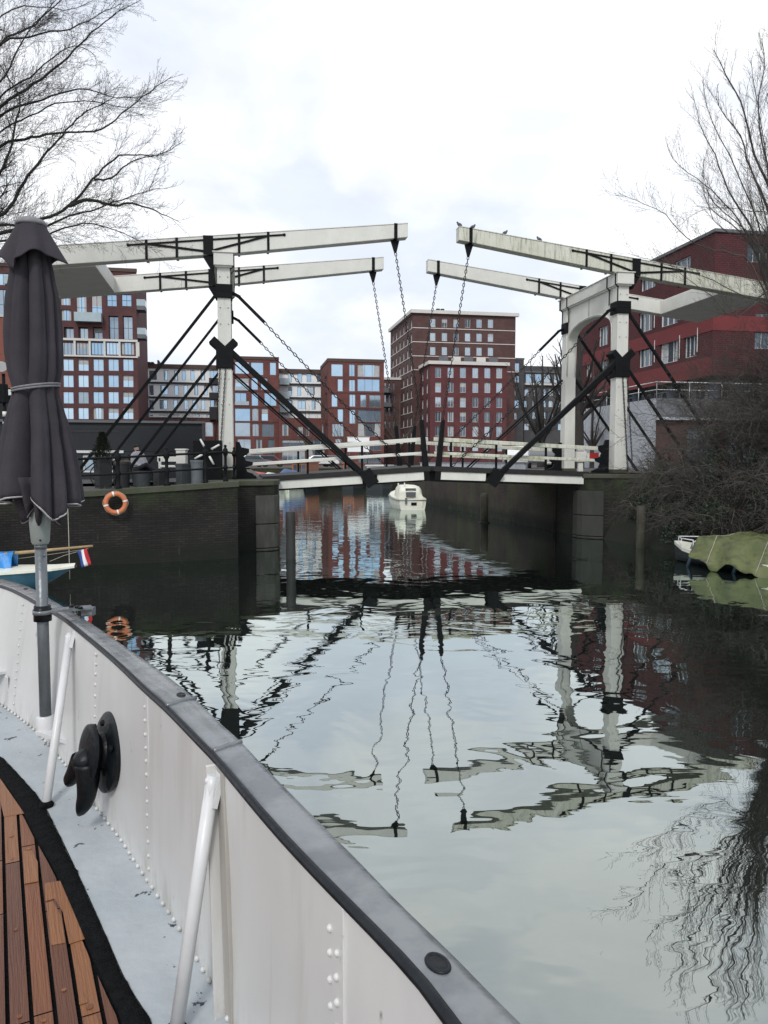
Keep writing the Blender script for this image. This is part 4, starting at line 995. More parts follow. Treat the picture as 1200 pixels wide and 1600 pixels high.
f.slab(r, -.2, 14.25, ze - .32, ze + .03, .36, 'frame_white', 'fascia'); f.slab(r, -.1, 14, 3.9, 4.0, .04, 'frame_white', 'white_ledge')
mb = MB(); mb.bar(f.pt(-.2, zr + .08, 3.5), f.pt(14.2, zr + .08, 3.5), .3, .2); mb.build('ridge', 'podium_white', r)

# ================================================================== THE SHIP WE STAND ON
ZD, ZRL = 1.0, 1.74
P_out = [(1.35, -2.5), (.98, -.55), (.62, .30), (.335, .905), (.217, 1.13), (.131, 1.288), (.048, 1.433), (-.053, 1.621), (-.185, 1.86), (-.325, 2.117), (-.451, 2.354), (-.571, 2.555), (-.716, 2.815), (-.965, 3.203), (-1.183, 3.518), (-1.527, 4.024), (-1.903, 4.53), (-2.327, 5.126), (-2.567, 5.40), (-2.889, 5.70), (-3.35, 6.02), (-3.95, 6.28), (-4.85, 6.45), (-6, 6.4)]
P_in = [(1.2, -2.5), (.85, -.6), (.5, .26), (.216, .885), (.107, 1.127), (.064, 1.225), (-.008, 1.35), (-.126, 1.541), (-.273, 1.791), (-.477, 2.168), (-.537, 2.268), (-.759, 2.643), (-.918, 2.888), (-1.171, 3.298), (-1.538, 3.855), (-1.825, 4.28), (-2.089, 4.612), (-2.408, 5.024), (-2.693, 5.342), (-3.2, 5.75), (-3.9, 6.05), (-4.8, 6.22), (-6, 6.2)]
P_jt = [(1.18, -2.5), (.83, -.62), (.48, .22), (.20, .82), (.085, 1.08), (0, 1.25), (-.13, 1.50), (-.28, 1.79), (-.48, 2.162), (-.553, 2.288), (-.648, 2.443), (-.77, 2.635), (-.914, 2.844), (-1.109, 3.142), (-1.3, 3.402), (-1.6, 3.839), (-1.896, 4.239), (-2.203, 4.61), (-2.518, 4.943), (-2.9, 5.30), (-3.5, 5.65), (-4.1, 5.85), (-4.8, 5.98), (-6, 5.95)]
P_ww = [(.95, -2.5), (.6, -1), (.25, 0), (0, .7), (-.22, 1.2), (-.45, 1.7), (-.661, 2.092), (-.705, 2.151), (-.801, 2.279), (-.95, 2.516), (-1.105, 2.761), (-1.287, 3.041), (-1.467, 3.315), (-1.637, 3.562), (-1.858, 3.823), (-2.096, 4.097), (-2.55, 4.5), (-3.1, 4.85), (-3.9, 5.15), (-4.8, 5.25), (-6, 5.25)]
P_bl = [(.85, -2.5), (.5, -1), (.15, 0), (-.1, .7), (-.32, 1.2), (-.55, 1.7), (-.745, 2.092), (-.777, 2.143), (-.889, 2.309), (-1.004, 2.481), (-1.244, 2.853), (-1.491, 3.192), (-1.641, 3.408), (-1.959, 3.823), (-2.4, 4.25), (-3, 4.62), (-3.9, 4.95), (-4.8, 5.05), (-6, 5.05)]
NP = 150
def cv(P, n=NP): return path([Vector((x, y, 0)) for x, y in P], n, 3)
C_out, C_in, C_jt, C_ww, C_bl = cv(P_out), cv(P_in), cv(P_jt), cv(P_ww), cv(P_bl)
def strip(mb, rows, mat=0, smooth=True):
    n = len(rows[0]); vs = [p for row in rows for p in row]
    fs = [(j * n + i, j * n + i + 1, (j + 1) * n + i + 1, (j + 1) * n + i) for j in range(len(rows) - 1) for i in range(n - 1)]
    return mb.add(vs, fs, mat, smooth)
def at(C, dz): return [Vector((p.x, p.y, dz)) for p in C]
def mixc(a, b, k, z): return [Vector((p.x + (q.x - p.x) * k, p.y + (q.y - p.y) * k, z)) for p, q in zip(a, b)]
ship = thing('ship', 'white riveted ship bow with slate rail and teak deck in the foreground', 'ship', (-1.5, 1.5, 0))
mb = MB(); rows = []
for k in [q / 2 for q in range(17)]:
    z = ZD + (ZRL - .014 - ZD) * k / 8
    row = mixc(C_jt, C_in, k / 8, z)
    rows.append([p + Vector((0, 0, 0)) + Vector((.8, .6, 0)) * (.010 * mnoise.noise(Vector((p.x * 1.7, p.y * 1.7, z * 1.5))) + .003 * mnoise.noise(Vector((p.x * 5, p.y * 5, z * 4)))) * min(1, k / 2, (8 - k) / 2) for p in row])
strip(mb, rows); bulmb = mb; bul = mb.build('bulwark', 'ship_white', ship); riv = MB()
# outer shell down to below the waterline
mb = MB(); strip(mb, [at(C_out, ZRL - .05), mixc(C_out, C_in, .45, ZRL - .07), mixc(C_out, C_jt, .45, ZD), mixc(C_out, C_jt, .7, .2), mixc(C_out, C_jt, 1.2, -.6)])
mb.build('hull', 'ship_white', ship)
# cap rail: rounded section
def off(C, d):
    out = []
    for i, p in enumerate(C):
        t = (C[min(i + 1, len(C) - 1)] - C[max(i - 1, 0)]).normalized(); out.append(p + Vector((t.y, -t.x, 0)) * d)
    return out
sec_top = [(.0, .004, -.007), (.0, .012, -.001), (.16, 0, .0005), (.4, 0, .002), (.65, 0, .002), (.9, 0, .0), (1.0, -.006, -.004), (1.0, 0, -.014), (1.0, 0, -.04)]
mb = MB(); rows = []
for k, d, dz in sec_top: rows.append(off(mixc(C_in, C_out, k, ZRL + dz), 0 if abs(d) < 1e-6 else d))
rows = [[p + Z * .0022 * mnoise.noise(p * 9) for p in row] for row in rows]
strip(mb, rows); cap = mb.build('cap_rail', 'rail_paint', ship)
mb = MB(); strip(mb, [off(mixc(C_in, C_out, 0, ZRL - .0175), .02), off(mixc(C_in, C_out, 0, ZRL - .0172), -.005), off(mixc(C_in, C_out, 0, ZRL - .014), -.008), off(mixc(C_in, C_out, 0, ZRL - .006), -.0065), off(mixc(C_in, C_out, 0, ZRL - .0015), .001), off(mixc(C_in, C_out, 0, ZRL + .0006), .008), off(mixc(C_in, C_out, 0, ZRL - .003), .013)])
mb.build('rail_lip', 'rail_edge', ship)
# welded joints and flat discs painted as openings in the cap
def rail_at(px, py): return at_z(px, py, ZRL)
def nearest(C, p): return min(range(len(C)), key=lambda i: (C[i].x - p.x) ** 2 + (C[i].y - p.y) ** 2)
for x, y in ((350, 1166), (300, 1098)):
    i = nearest(mixc(C_in, C_out, .5, ZRL), rail_at(x, y))
    a, b_ = C_in[i], C_out[i]; mb = MB(); mb.tube([Vector((a.x, a.y, ZRL + .001)).lerp(Vector((b_.x, b_.y, ZRL + .001)), .05 + .9 * k / 6) + Vector((RND.uniform(-.004, .004), RND.uniform(-.004, .004), 0)) for k in range(7)], .008, 6)
    mb.build('weld_seam', 'rail_paint', cap)
def tangent(C, i): return (C[min(i + 1, len(C) - 1)] - C[max(i - 1, 0)]).normalized()
for x, y, rx, ry, inner in ((684, 1508, .026, .0165, 'white_metal'), (283, 1087, .020, .012, 'black_gloss'), (40, 921, .016, .010, 'black_gloss')):
    p = rail_at(x, y); i = nearest(C_in, p); t = tangent(C_in, i); n_ = Vector((t.y, -t.x, 0))
    mb = MB(); ring = []
    for k in range(20): a = 2 * PI * k / 20; ring.append(p + t * rx * math.cos(a) + n_ * ry * math.sin(a) + Z * .003)
    mb.tube(ring, .004, 6, closed=True); h_ = mb.build('hole_rim', 'rail_edge', cap)
    mb = MB(); mb.add([q + Z * .0018 for q in ring], [tuple(range(20))]); mb.add([p + (q - p) * .72 + Z * .0026 - n_ * .004 for q in ring], [tuple(range(20))], 1)  # flat black disc stands for shade inside, pale disc for what shows through
    mb.build('hole_shade', ['black_gloss', 'podium_white' if inner == 'white_metal' else 'black_gloss'], cap)
# waterway, tar margin, sealing bed
mb = MB(); rows = []
for k in range(7):
    rows.append([p + Z * (.004 * mnoise.noise(p * 5) + (.012 * (1 - k / 2.0) if k < 2 else 0)) for p in mixc(C_jt, C_ww, k / 6, ZD + .002)])
strip(mb, rows); mb.build('waterway', 'waterway', ship)
mb = MB(); CF = cv(P_ww, 700); CB = cv(P_bl, 700)
def jag(C, amp, z, s): return [Vector((p.x + amp * mnoise.noise(p * 14 + Vector((s, 0, 0))) + amp * .6 * mnoise.noise(p * 45), p.y + amp * mnoise.noise(p * 15 + Vector((0, s, 0))), z)) for p in C]
strip(mb, [jag(mixc(CF, CB, .07, 0), .007, ZD + .005, 3), jag(mixc(CF, CB, .07, 0), .0065, ZD + .009, 3), [p + Z * .004 * mnoise.noise(p * 30) for p in mixc(CF, CB, .5, ZD + .011)], mixc(CF, CB, 1.05, ZD + .010), mixc(CF, CB, 1.05, ZD - .03)])
mb.build('tar_margin', 'tar', ship)
D_ = Vector((-.452, .892, 0)); N_ = Vector((.892, .452, 0))
mb = MB(); mb.add([Vector((.5, -2.5, ZD - .004)), Vector((-6, -2.5, ZD - .004)), Vector((-6, 5.1, ZD - .004))] + [Vector((p.x, p.y, ZD - .004)) for p in reversed(CB[::10])], [tuple(range(3 + len(CB[::10])))]); mb.build('seam_bed', 'tar', ship)
bs = sorted([(p.x * D_.x + p.y * D_.y, p.x * N_.x + p.y * N_.y) for p in CB])
def nlim(s):
    for k in range(len(bs) - 1):
        if bs[k][0] <= s <= bs[k + 1][0]:
            t = (s - bs[k][0]) / max(1e-9, bs[k + 1][0] - bs[k][0]); return bs[k][1] + (bs[k + 1][1] - bs[k][1]) * t - .012
    return -9
deck = None
rr = random.Random(5)
PW = .0615
deckmb = MB(); plugmb = MB()
for k in range(-46, 6):
    n0 = -.012 + PW * k + .006; n1 = n0 + PW - .012
    s = -2.4 + rr.uniform(0, .6); ends = []
    while s < 6.5: ends.append(s); s += rr.uniform(.28, 1.2)
    for q in range(len(ends) - 1):
        s0, s1 = ends[q] + .004, ends[q + 1] - .002
        near = min(nlim(s0), nlim(s1)) < n1 + .035 or max(nlim(s0), nlim(s1)) < n1
        mt = 2 if (near and s1 - s0 < .75 and rr.random() < .6) else (1 if rr.random() < .45 else 0)
        if not near and rr.random() < .03: mt = 2
        ss = s0; row = []
        while ss < s1 + .019:
            sc_ = min(ss, s1); nb = min(n1, nlim(sc_)); row.append((sc_, nb)); ss += .02
        dz = rr.uniform(-.0008, .0012)
        for (sa, na), (sb, nb) in zip(row, row[1:]):
            if na <= n0 + .003 and nb <= n0 + .003: continue
            na2, nb2 = max(na, n0), max(nb, n0)
            pts = [D_ * sa + N_ * n0, D_ * sa + N_ * na2, D_ * sb + N_ * nb2, D_ * sb + N_ * n0]
            deckmb.add([p + Z * (ZD + .006 + dz) for p in pts], [(0, 1, 2, 3)], mt)
        for e_ in (s0 + .03, s1 - .03, (s0 + s1) / 2):
            if nlim(e_) > n1 and rr.random() < .3:
                c = D_ * e_ + N_ * (n0 + n1) / 2 + Z * (ZD + .0085 + dz); rd = rr.choice((.006, .007, .010))
                deckmb.add([c + D_ * rd * 1.2 * math.cos(2 * PI * j / 10) + N_ * rd * math.sin(2 * PI * j / 10) for j in range(10)], [tuple(range(10))], 2 if rr.random() < .5 else 0)
for poly in (((0, 1216), (38, 1271), (6, 1276), (0, 1250)), ((36, 1330), (50, 1328), (59, 1347), (60, 1377), (38, 1381)), ((70, 1380), (94, 1376), (133, 1467), (108, 1475), (98, 1425), (85, 1404), (71, 1408)),
             ((72, 1411), (83, 1408), (96, 1432), (102, 1473), (80, 1477)), ((122, 1552), (130, 1550), (138, 1566), (124, 1570)), ((133, 1590), (150, 1585), (160, 1612), (132, 1615)), ((-14, 1170), (-3, 1208), (-6, 1250), (-30, 1215))):
    deckmb.add([at_z(x, y, ZD + .0084) for x, y in poly], [tuple(range(len(poly)))], 2)
deckmb.build('teak_deck', ['teak', 'teak_dark', 'teak_light'], ship)
# rivets
def on_bul(i, k, inn=.0):
    t = tangent(C_jt, i); n_ = Vector((-t.y, t.x, 0))        # inboard side
    p = Vector((C_jt[i].x + (C_in[i].x - C_jt[i].x) * k, C_jt[i].y + (C_in[i].y - C_jt[i].y) * k, ZD + (ZRL - .014 - ZD) * k))
    return p + n_ * inn, n_, t
fine_ = cv(P_jt, 1400); acc = 0
for a, b_ in zip(fine_, fine_[1:]):
    acc += (b_ - a).length
    if acc > .058 and b_.y > .5:
        acc = 0; t = (b_ - a).normalized(); n_ = Vector((-t.y, t.x, 0)); riv.ell(Vector((b_.x, b_.y, ZD + .022 + RND.uniform(-.002, .002))) + n_ * .005, (.0092, .0092, .009), 8, 5)
def px_index(px, py, z):
    p = at_z(px, py, z); return nearest(C_jt, p)
def vrow(px, py, k0, k1, step, name='rivet_row', dt=0, r_=.0082):
    i = px_index(px, py, ZD); k = k0
    while k < k1:
        p, n_, t = on_bul(i, k, .004); q_ = r_ * RND.uniform(.85, 1.1); riv.ell(p + t * (dt + RND.uniform(-.002, .002)), (q_, q_, q_), 8, 5); k += step * RND.uniform(.93, 1.07)
vrow(148, 1264, .30, .97, .066); vrow(232, 1384, .10, .97, .068); vrow(503, 1960, .0, .93, .07, dt=.0); vrow(503, 1960, .035, .93, .07, dt=-.032)
vrow(20, 1118, .1, .95, .07)
def vplate(px, py, wid, th, k0=.0, k1=1.0, mat='ship_white', name='frame_plate', dt=0):
    i = px_index(px, py, ZD); a, n_, t = on_bul(i, k0, 0); b2, _, _ = on_bul(i, k1, 0)
    a = a + t * dt; b2 = b2 + t * dt
    mb = MB(); vs = []
    for p in (a, b2):
        for x, y in ((-wid / 2, -.01), (wid / 2, -.01), (wid / 2, th), (-wid / 2, th)): vs.append(p + t * x + n_ * y)
    mb.add(vs, [(0, 1, 2, 3), (7, 6, 5, 4), (0, 4, 5, 1), (1, 5, 6, 2), (2, 6, 7, 3), (3, 7, 4, 0)]); return mb.build(name, mat, bul, bevel=.002)
vplate(140, 1250, .10, .005, 0, 1, dt=0); vplate(355, 1585, .06, .006, 0, 1, 'ship_dirty', dt=-.02); vplate(236, 1390, .055, .004, 0, 1); vplate(503, 1960, .10, .004, 0, 1, dt=-.012)
vplate(362, 1600, .012, .035, 0, 1, dt=.02)
o_ = len(bulmb.v); bulmb.v += riv.v; bulmb.f += [tuple(i + o_ for i in f) for f in riv.f]; bulmb.m += [0] * len(riv.f); bulmb.s += [True] * len(riv.f)
tmp = bulmb.build('bulwark_mesh', 'ship_white', ship); bul.data = tmp.data; bpy.data.objects.remove(tmp)
# two slanting stays with lugs
for (x0, y0, zt0), (x1, y1) in (((119, 1002, 1.665), (72, 1258)), ((363, 1238, 1.655), (275, 1612))):
    a = at_z(x0, y0, zt0); b_ = at_z(x1, y1, ZD + .01); a = on_bul(nearest(mixc(C_jt, C_in, .92, 0), a), .93, .024)[0]
    mb = MB(); mb.tube([a, a.lerp(b_, .5), b_], .0205, 12); s_ = mb.build('stay', 'white_metal', ship)
    d = (a - b_).normalized(); i = nearest(C_in, a); n_ = on_bul(i, .9)[1]; t = on_bul(i, .9)[2]
    mb = MB(); mb.tube([a - d * .10, a + d * .0, a + d * .03], [.019, .021, .018], 10); mb.bar(a - d * .06 - n_ * .01, a + d * .035 - n_ * .02, .046, .016, up=n_); mb.ell(a + d * .015 + n_ * .012, (.012, .012, .012), 10, 6); mb.build('lug', 'white_metal', s_)
    mb = MB(); mb.ell(b_ + Z * .002, (.036, .036, .018), 12, 6); mb.build('foot', 'tar', s_)
# black mooring hook: flange, spool and horned outer plate
i = px_index(176, 1299, ZD); kz = .45
c, n_, t = on_bul(i, kz, 0); ux = -t if (-t).dot(Vector((1, -1, 0))) > 0 else t          # ux runs towards the camera
hk = MB(); n0_ = n_; n_ = (n_ + Z * .16).normalized()
hk.lathe([(.165, -.005), (.172, .006), (.172, .020), (.160, .028), (.11, .034), (.086, .042), (.078, .056), (.088, .070), (.112, .078), (.122, .086), (.120, .100), (.100, .108), (.04, .110)], c, 40, n_)
for k in range(6):
    a = 2 * PI * k / 6 + .4; hk.lathe([(.014, .03), (.014, .042), (.006, .045)], c + (ux * math.cos(a) + Z * math.sin(a)) * .135, 8, n_)
hb_ = hk.build('mooring_hook', 'black_gloss', ship, sharp=40)
mb = MB(); o = c + n_ * .092 - Z * .02
def hp(x, y, z=0): return o + ux * x + Z * y + n_ * z
mb.tube(path([hp(.035, -.02, .014), hp(.048, -.09, .02), hp(.050, -.16, .03), hp(.036, -.215, .046), hp(.028, -.240, .056)], 14, 0), [.056 - .0022 * i for i in range(11)] + [.029, .022, .010], 14)
mb.tube(path([hp(-.03, -.02, .02), hp(-.055, -.075, .04), hp(-.085, -.125, .06), hp(-.100, -.156, .066)], 12, 0), [.052 - .0024 * i for i in range(9)] + [.028, .020, .008], 14)
mb.ell(hp(0, -.02, .012), (.06, .06, .06), 14, 8)
mb.build('horn', 'black_gloss', hb_)
# parasol socket and bracket
PX, PY = -1.865, 4.15
i = nearest(C_jt, Vector((PX + .2, PY - .05, 0)))
mb = MB(); mb.lathe([(.046, 1.10), (.048, 1.11), (.048, 1.20), (.042, 1.208)], (PX, PY, 0), 20); sk = mb.build('parasol_socket', 'white_metal', ship, sharp=40)
p, n_, t = on_bul(nearest(C_in, Vector((PX + .2, PY, 0))), .12)
q = Vector((PX, PY, 1.125)); e_ = Vector((p.x, p.y, 1.125)) + Vector((.10, -.02, 0))
mb = MB(); mb.bar(q, e_, .12, .02); mb.prism([(0, 0), (1, 0), (1, -.09)], q, (e_ - q), Z, Vector((.006, .006, 0))); mb.build('bracket_shelf', 'white_metal', sk)
# rail clamp for the pole
mb = MB(); ZC = ZRL + .045; ec = Vector((PX + .22, PY + .13, ZC))
mb.bar(Vector((PX - .02, PY, ZC)), ec, .085, .012); mb.lathe([(.052, -.012), (.052, .010)], (PX, PY, ZC), 18); mb.box(ec + Vector((-.02, 0, -.024)), (.06, .06, .045))
cl = mb.build('rail_clamp', 'rail_paint', ship)
mb = MB(); mb.lathe([(.047, -.05), (.047, .016), (.045, .018), (.043, .034)], (PX, PY, ZC), 18); mb.build('clamp_ring', 'black_gloss', cl)
for k, (dx, dy) in enumerate(((.10, .035), (.14, .01), (.17, -.015))): mb = MB(); mb.lathe([(.013, .0), (.013, .012), (.006, .015)], Vector((PX + dx + .02, PY + dy + .06, ZC + .006)), 6); mb.build('clamp_bolt', 'black_gloss', cl)
# small shelf cleat at the far left
p, n_, t = on_bul(px_index(0, 1104, ZD), .33); p = at_z(10, 1052, 1.22)
mb = MB(); mb.box(p + Vector((-.12, .03, 0)), (.30, .14, .018), .6); mb.box(p + Vector((.02, -.04, -.06)), (.012, .06, .10), .6); mb.lathe([(.014, -.05), (.02, -.03), (.012, 0)], p + Vector((.03, -.02, -.02)), 10); mb.build('cleat_shelf', 'white_metal', ship)

# ================================================================== PARASOL
par = thing('parasol', 'closed aubergine grey parasol tied with a pale strap, standing at the ship rail', 'parasol', (PX, PY, 1.06))
def ZP(py): return at_y(60, py, PY).z
S = 4.12 / 1200
prof = [(355, 19), (400, 25), (430, 31), (470, 37.5), (520, 41), (550, 41.5), (580, 38.5), (600, 34), (608, 32.5), (618, 34), (640, 40), (670, 48), (710, 56), (745, 61), (775, 64)]
nth = 120; rows = []
def fold(th):
    w_ = th + .22 * math.sin(2 * th + .6) + .10 * math.sin(3 * th)
    a_ = abs(math.sin(4 * w_ + .35)) ** .8; b_ = abs(math.sin(6.5 * w_ + 1.1))
    return (a_ * 1.25 + b_ * .35 - .95)
def prad(y):
    for (y0, r0), (y1, r1) in zip(prof, prof[1:]):
        if y0 <= y <= y1: t = (y - y0) / (y1 - y0); t = t * t * (3 - 2 * t) * .5 + t * .5; return r0 + (r1 - r0) * t
    return prof[-1][1]
def hem(th):
    d = math.degrees(math.atan2(math.sin(th), math.cos(th))); return 774 + 36 * math.exp(-((d + 42) / 26) ** 2) + 14 * math.exp(-((d - 10) / 20) ** 2) + 12 * math.exp(-((d + 165) / 30) ** 2) + 10 * math.exp(-((d - 195) / 30) ** 2) + 12 * max(0, math.sin(th))
vs = []; NZ = 46
for j in range(NZ + 1):
    for i in range(nth):
        th = 2 * PI * i / nth; y = 355 + (hem(th) - 355) * j / NZ
        y_ = min(y, 775); k = .16 + .20 * min(1, abs(y_ - 606) / 90) if y_ > 430 else .16 + .15 * (y_ - 355) / 75
        if y_ > 606: k = .18 + .20 * min(1, (y_ - 606) / 120)
        f_ = fold(th + .0006 * (y_ - 606)); 
        dg = math.degrees(math.atan2(math.sin(th + 1.70), math.cos(th + 1.70))); rc = math.exp(-(dg / 27) ** 2) * (.20 + .34 * min(1, abs(y_ - 606) / 70)) * min(1, max(0, (y_ - 395) / 40))
        rc += .5 * math.exp(-((dg - 78) / 13) ** 2) * .35 * min(1, abs(y_ - 606) / 70)
        rd = prad(y_) * S * (1 - k * .45 + k * f_) * (1 - rc)
        vs.append((PX + rd * math.cos(th), PY + rd * math.sin(th), ZP(y)))
mb = MB(); mb.add(vs, [(j * nth + i, j * nth + (i + 1) % nth, (j + 1) * nth + (i + 1) % nth, (j + 1) * nth + i) for j in range(NZ) for i in range(nth)], 0, True)
can = mb.build('canopy', 'canvas', par); so = can.modifiers.new('solid', 'SOLIDIFY'); so.thickness = .004
mb = MB(); mb.tube([vs[NZ * nth + i] for i in range(nth)], .0055, 6, closed=True); mb.build('hem_piping', 'piping', can)
# gathered inner folds hanging below the hem
mb = MB(); iv = []; nt2 = 80
for j in range(5):
    for i in range(nt2):
        th = 2 * PI * i / nt2; rd = (.115 + .035 * math.sin(9 * th) + .02 * math.sin(4 * th + 1)) * (1 - .10 * j)
        z = ZP(745 + 15 * j + (8 * math.sin(5 * th + 1) + 7 * math.sin(9 * th)) * j / 4); iv.append((PX + rd * math.cos(th), PY + rd * math.sin(th), z))
mb.add(iv, [(j * nt2 + i, j * nt2 + (i + 1) % nt2, (j + 1) * nt2 + (i + 1) % nt2, (j + 1) * nt2 + i) for j in range(4) for i in range(nt2)], 0, True)
inn = mb.build('inner_folds', 'canvas', par); inn.modifiers.new('solid', 'SOLIDIFY').thickness = .003
mb = MB(); mb.tube([iv[4 * nt2 + i] for i in range(nt2)], .004, 5, closed=True); mb.build('fold_piping', 'strap', inn)
# vent skirt with scalloped points
vs = []; NV = 18
SKT = [(-180, 399, 52), (-150, 408, 45), (-118, 427, 33), (-95, 414, 43), (-62, 401, 46), (-30, 406, 40), (-5, 414, 56), (22, 405, 42), (60, 398, 44), (90, 414, 34), (125, 400, 46), (155, 404, 44), (180, 399, 52)]
def skt(th):
    d = math.degrees(math.atan2(math.sin(th), math.cos(th)))
    for (a0, y0, r0), (a1, y1, r1) in zip(SKT, SKT[1:]):
        if a0 <= d <= a1:
            t = (d - a0) / (a1 - a0); t = (1 - math.cos(PI * t)) / 2; return y0 + (y1 - y0) * t, r0 + (r1 - r0) * t
    return 400, 46
for j in range(NV + 1):
    for i in range(nth):
        th = 2 * PI * i / nth; hy, hr = skt(th); q = j / NV; y = 349 + (hy - 349) * q
        rd = S * (18.5 + (hr - 18.5) * q ** 1.05 + .8 * math.sin(11 * th) * q)
        vs.append((PX + rd * math.cos(th), PY + rd * math.sin(th), ZP(y)))
mb = MB(); mb.add(vs, [(j * nth + i, j * nth + (i + 1) % nth, (j + 1) * nth + (i + 1) % nth, (j + 1) * nth + i) for j in range(NV) for i in range(nth)], 0, True)
vt = mb.build('vent_skirt', 'canvas', par); vt.modifiers.new('solid', 'SOLIDIFY').thickness = .004
mb = MB(); z = ZP(350); mb.lathe([(.076, -.012), (.080, -.004), (.078, .004), (.066, .018), (.04, .030), (.012, .035)], (PX, PY, z), 32); mb.build('finial', 'strap', par)
mb = MB(); zt2 = ZP(606)
for dz in (-.006, .007): 
    mb.tube([(PX + (prad(606) * S * 1.03 + .002) * math.cos(2 * PI * k / 48), PY + (prad(606) * S * 1.03 + .002) * math.sin(2 * PI * k / 48), zt2 + dz + .018 * math.cos(2 * PI * k / 48 - .4)) for k in range(48)], .0065, 6, closed=True)
mb.build('tie_strap', 'strap', par)
mb = MB(); mb.lathe([(.0305, 1.12), (.0305, ZP(850))], (PX, PY, 0), 20); mb.lathe([(.0325, ZP(857)), (.0325, ZP(850))], (PX, PY, 0), 20); mb.ell((PX + .03, PY - .02, ZP(867)), (.008, .008, .008), 8, 5); mb.build('lower_pole', 'pole_grey', par)
mb = MB(); mb.lathe([(.040, ZP(850)), (.047, ZP(846)), (.054, ZP(820)), (.056, ZP(800)), (.052, ZP(797)), (.030, ZP(795.5))], (PX, PY, 0), 24); hs = mb.build('crank_housing', 'crank_grey', par, sharp=40)
mb = MB(); mb.ell((PX + .012, PY - .054, ZP(803)), (.006, .006, .004), 8, 5); mb.ell((PX + .02, PY - .046, ZP(843)), (.006, .006, .005), 8, 5); mb.build('screw', 'black_gloss', hs)
mb = MB(); mb.lathe([(.0235, ZP(797)), (.0235, ZP(360))], (PX, PY, 0), 16); mb.lathe([(.030, ZP(770)), (.030, ZP(766))], (PX, PY, 0), 16); mb.build('upper_pole', 'pole_grey', par)

# ================================================================== TREES AND BUSHES
def rvec(rng): 
    v = Vector((rng.gauss(0, 1), rng.gauss(0, 1), rng.gauss(0, 1))); return v.normalized()
def shoot(mb, p, d, length, r, rng, level, spec, sides=3):
    """one curving shoot with side shoots; spec[level] = (gap, child length ratio, spread, upward pull)"""
    n = max(3, int(length / .16)); n = min(n, 9); pts = [Vector(p)]; d = d.normalized()
    gap, ratio, spread, up = spec[level]
    for i in range(n):
        d = (d + rvec(rng) * .17 + Z * up * .1).normalized(); pts.append(pts[-1] + d * length / n)
    r1 = max(.0019, r * .42)
    mb.tube(pts, [r + (r1 - r) * i / n for i in range(n + 1)], sides, cap=False)
    if level + 1 < len(spec):
        sprout(mb, pts, rng, level + 1, spec, length, r * .6)
def sprout(mb, pts, rng, level, spec, length, r, start=.15):
    gap, ratio, spread, up = spec[level]
    ds = [0]
    for a, b in zip(pts, pts[1:]): ds.append(ds[-1] + (b - a).length)
    s = ds[-1] * start + rng.uniform(0, gap); side = 1
    while s < ds[-1]:
        k = max(i for i in range(len(ds)) if ds[i] <= s); k = min(k, len(pts) - 2)
        t = (s - ds[k]) / max(1e-6, ds[k + 1] - ds[k]); p = pts[k].lerp(pts[k + 1], t); d = (pts[k + 1] - pts[k]).normalized()
        x, y = perp(d); a = rng.uniform(0, 2 * PI); o = x * math.cos(a) + y * math.sin(a)
        nd = (d * math.cos(spread) + o * math.sin(spread) + Z * up * .3).normalized()
        ln = length * ratio * rng.uniform(.45, 1.15) * (1.1 - .55 * s / ds[-1])
        shoot(mb, p, nd, ln, max(.0025, r * rng.uniform(.6, .95)), rng, level, spec)
        s += gap * rng.uniform(.6, 1.4)
def bare_tree(name, label, base, limbs, spec, seed, bark='bark', group=None, twig=None, trunk=None):
    rng = random.Random(seed)
    r = thing(name, label, 'tree', base, group)
    if trunk:
        mb = MB(); mb.tube(path(trunk[0], 12), trunk[1] if not isinstance(trunk[1], tuple) else [trunk[1][0] + (trunk[1][1] - trunk[1][0]) * i / 11 for i in range(12)], 10); mb.build('trunk', bark, r)
    mb = MB(); tw = MB()
    for pts, r0, r1 in limbs:
        P = path(pts, max(8, len(pts) * 4)); n = len(P)
        P = [p + rvec(rng) * .02 * (0 < i < n - 1) for i, p in enumerate(P)]
        mb.tube(P, [r0 + (r1 - r0) * i / (n - 1) for i in range(n)], 6, cap=False)
        L_ = sum((b - a).length for a, b in zip(P, P[1:]))
        sprout(tw, P, rng, 0, spec, min(L_, 4.0), r1 * 1.0, .05)
    mb.build('limb_crown', bark, r); tw.build('twig_crown', twig or bark, r)
    return r
def LY(pts, Y, dy=0): return [at_y(x, y, Y + dy * i / max(1, len(pts) - 1)) for i, (x, y) in enumerate(pts)]

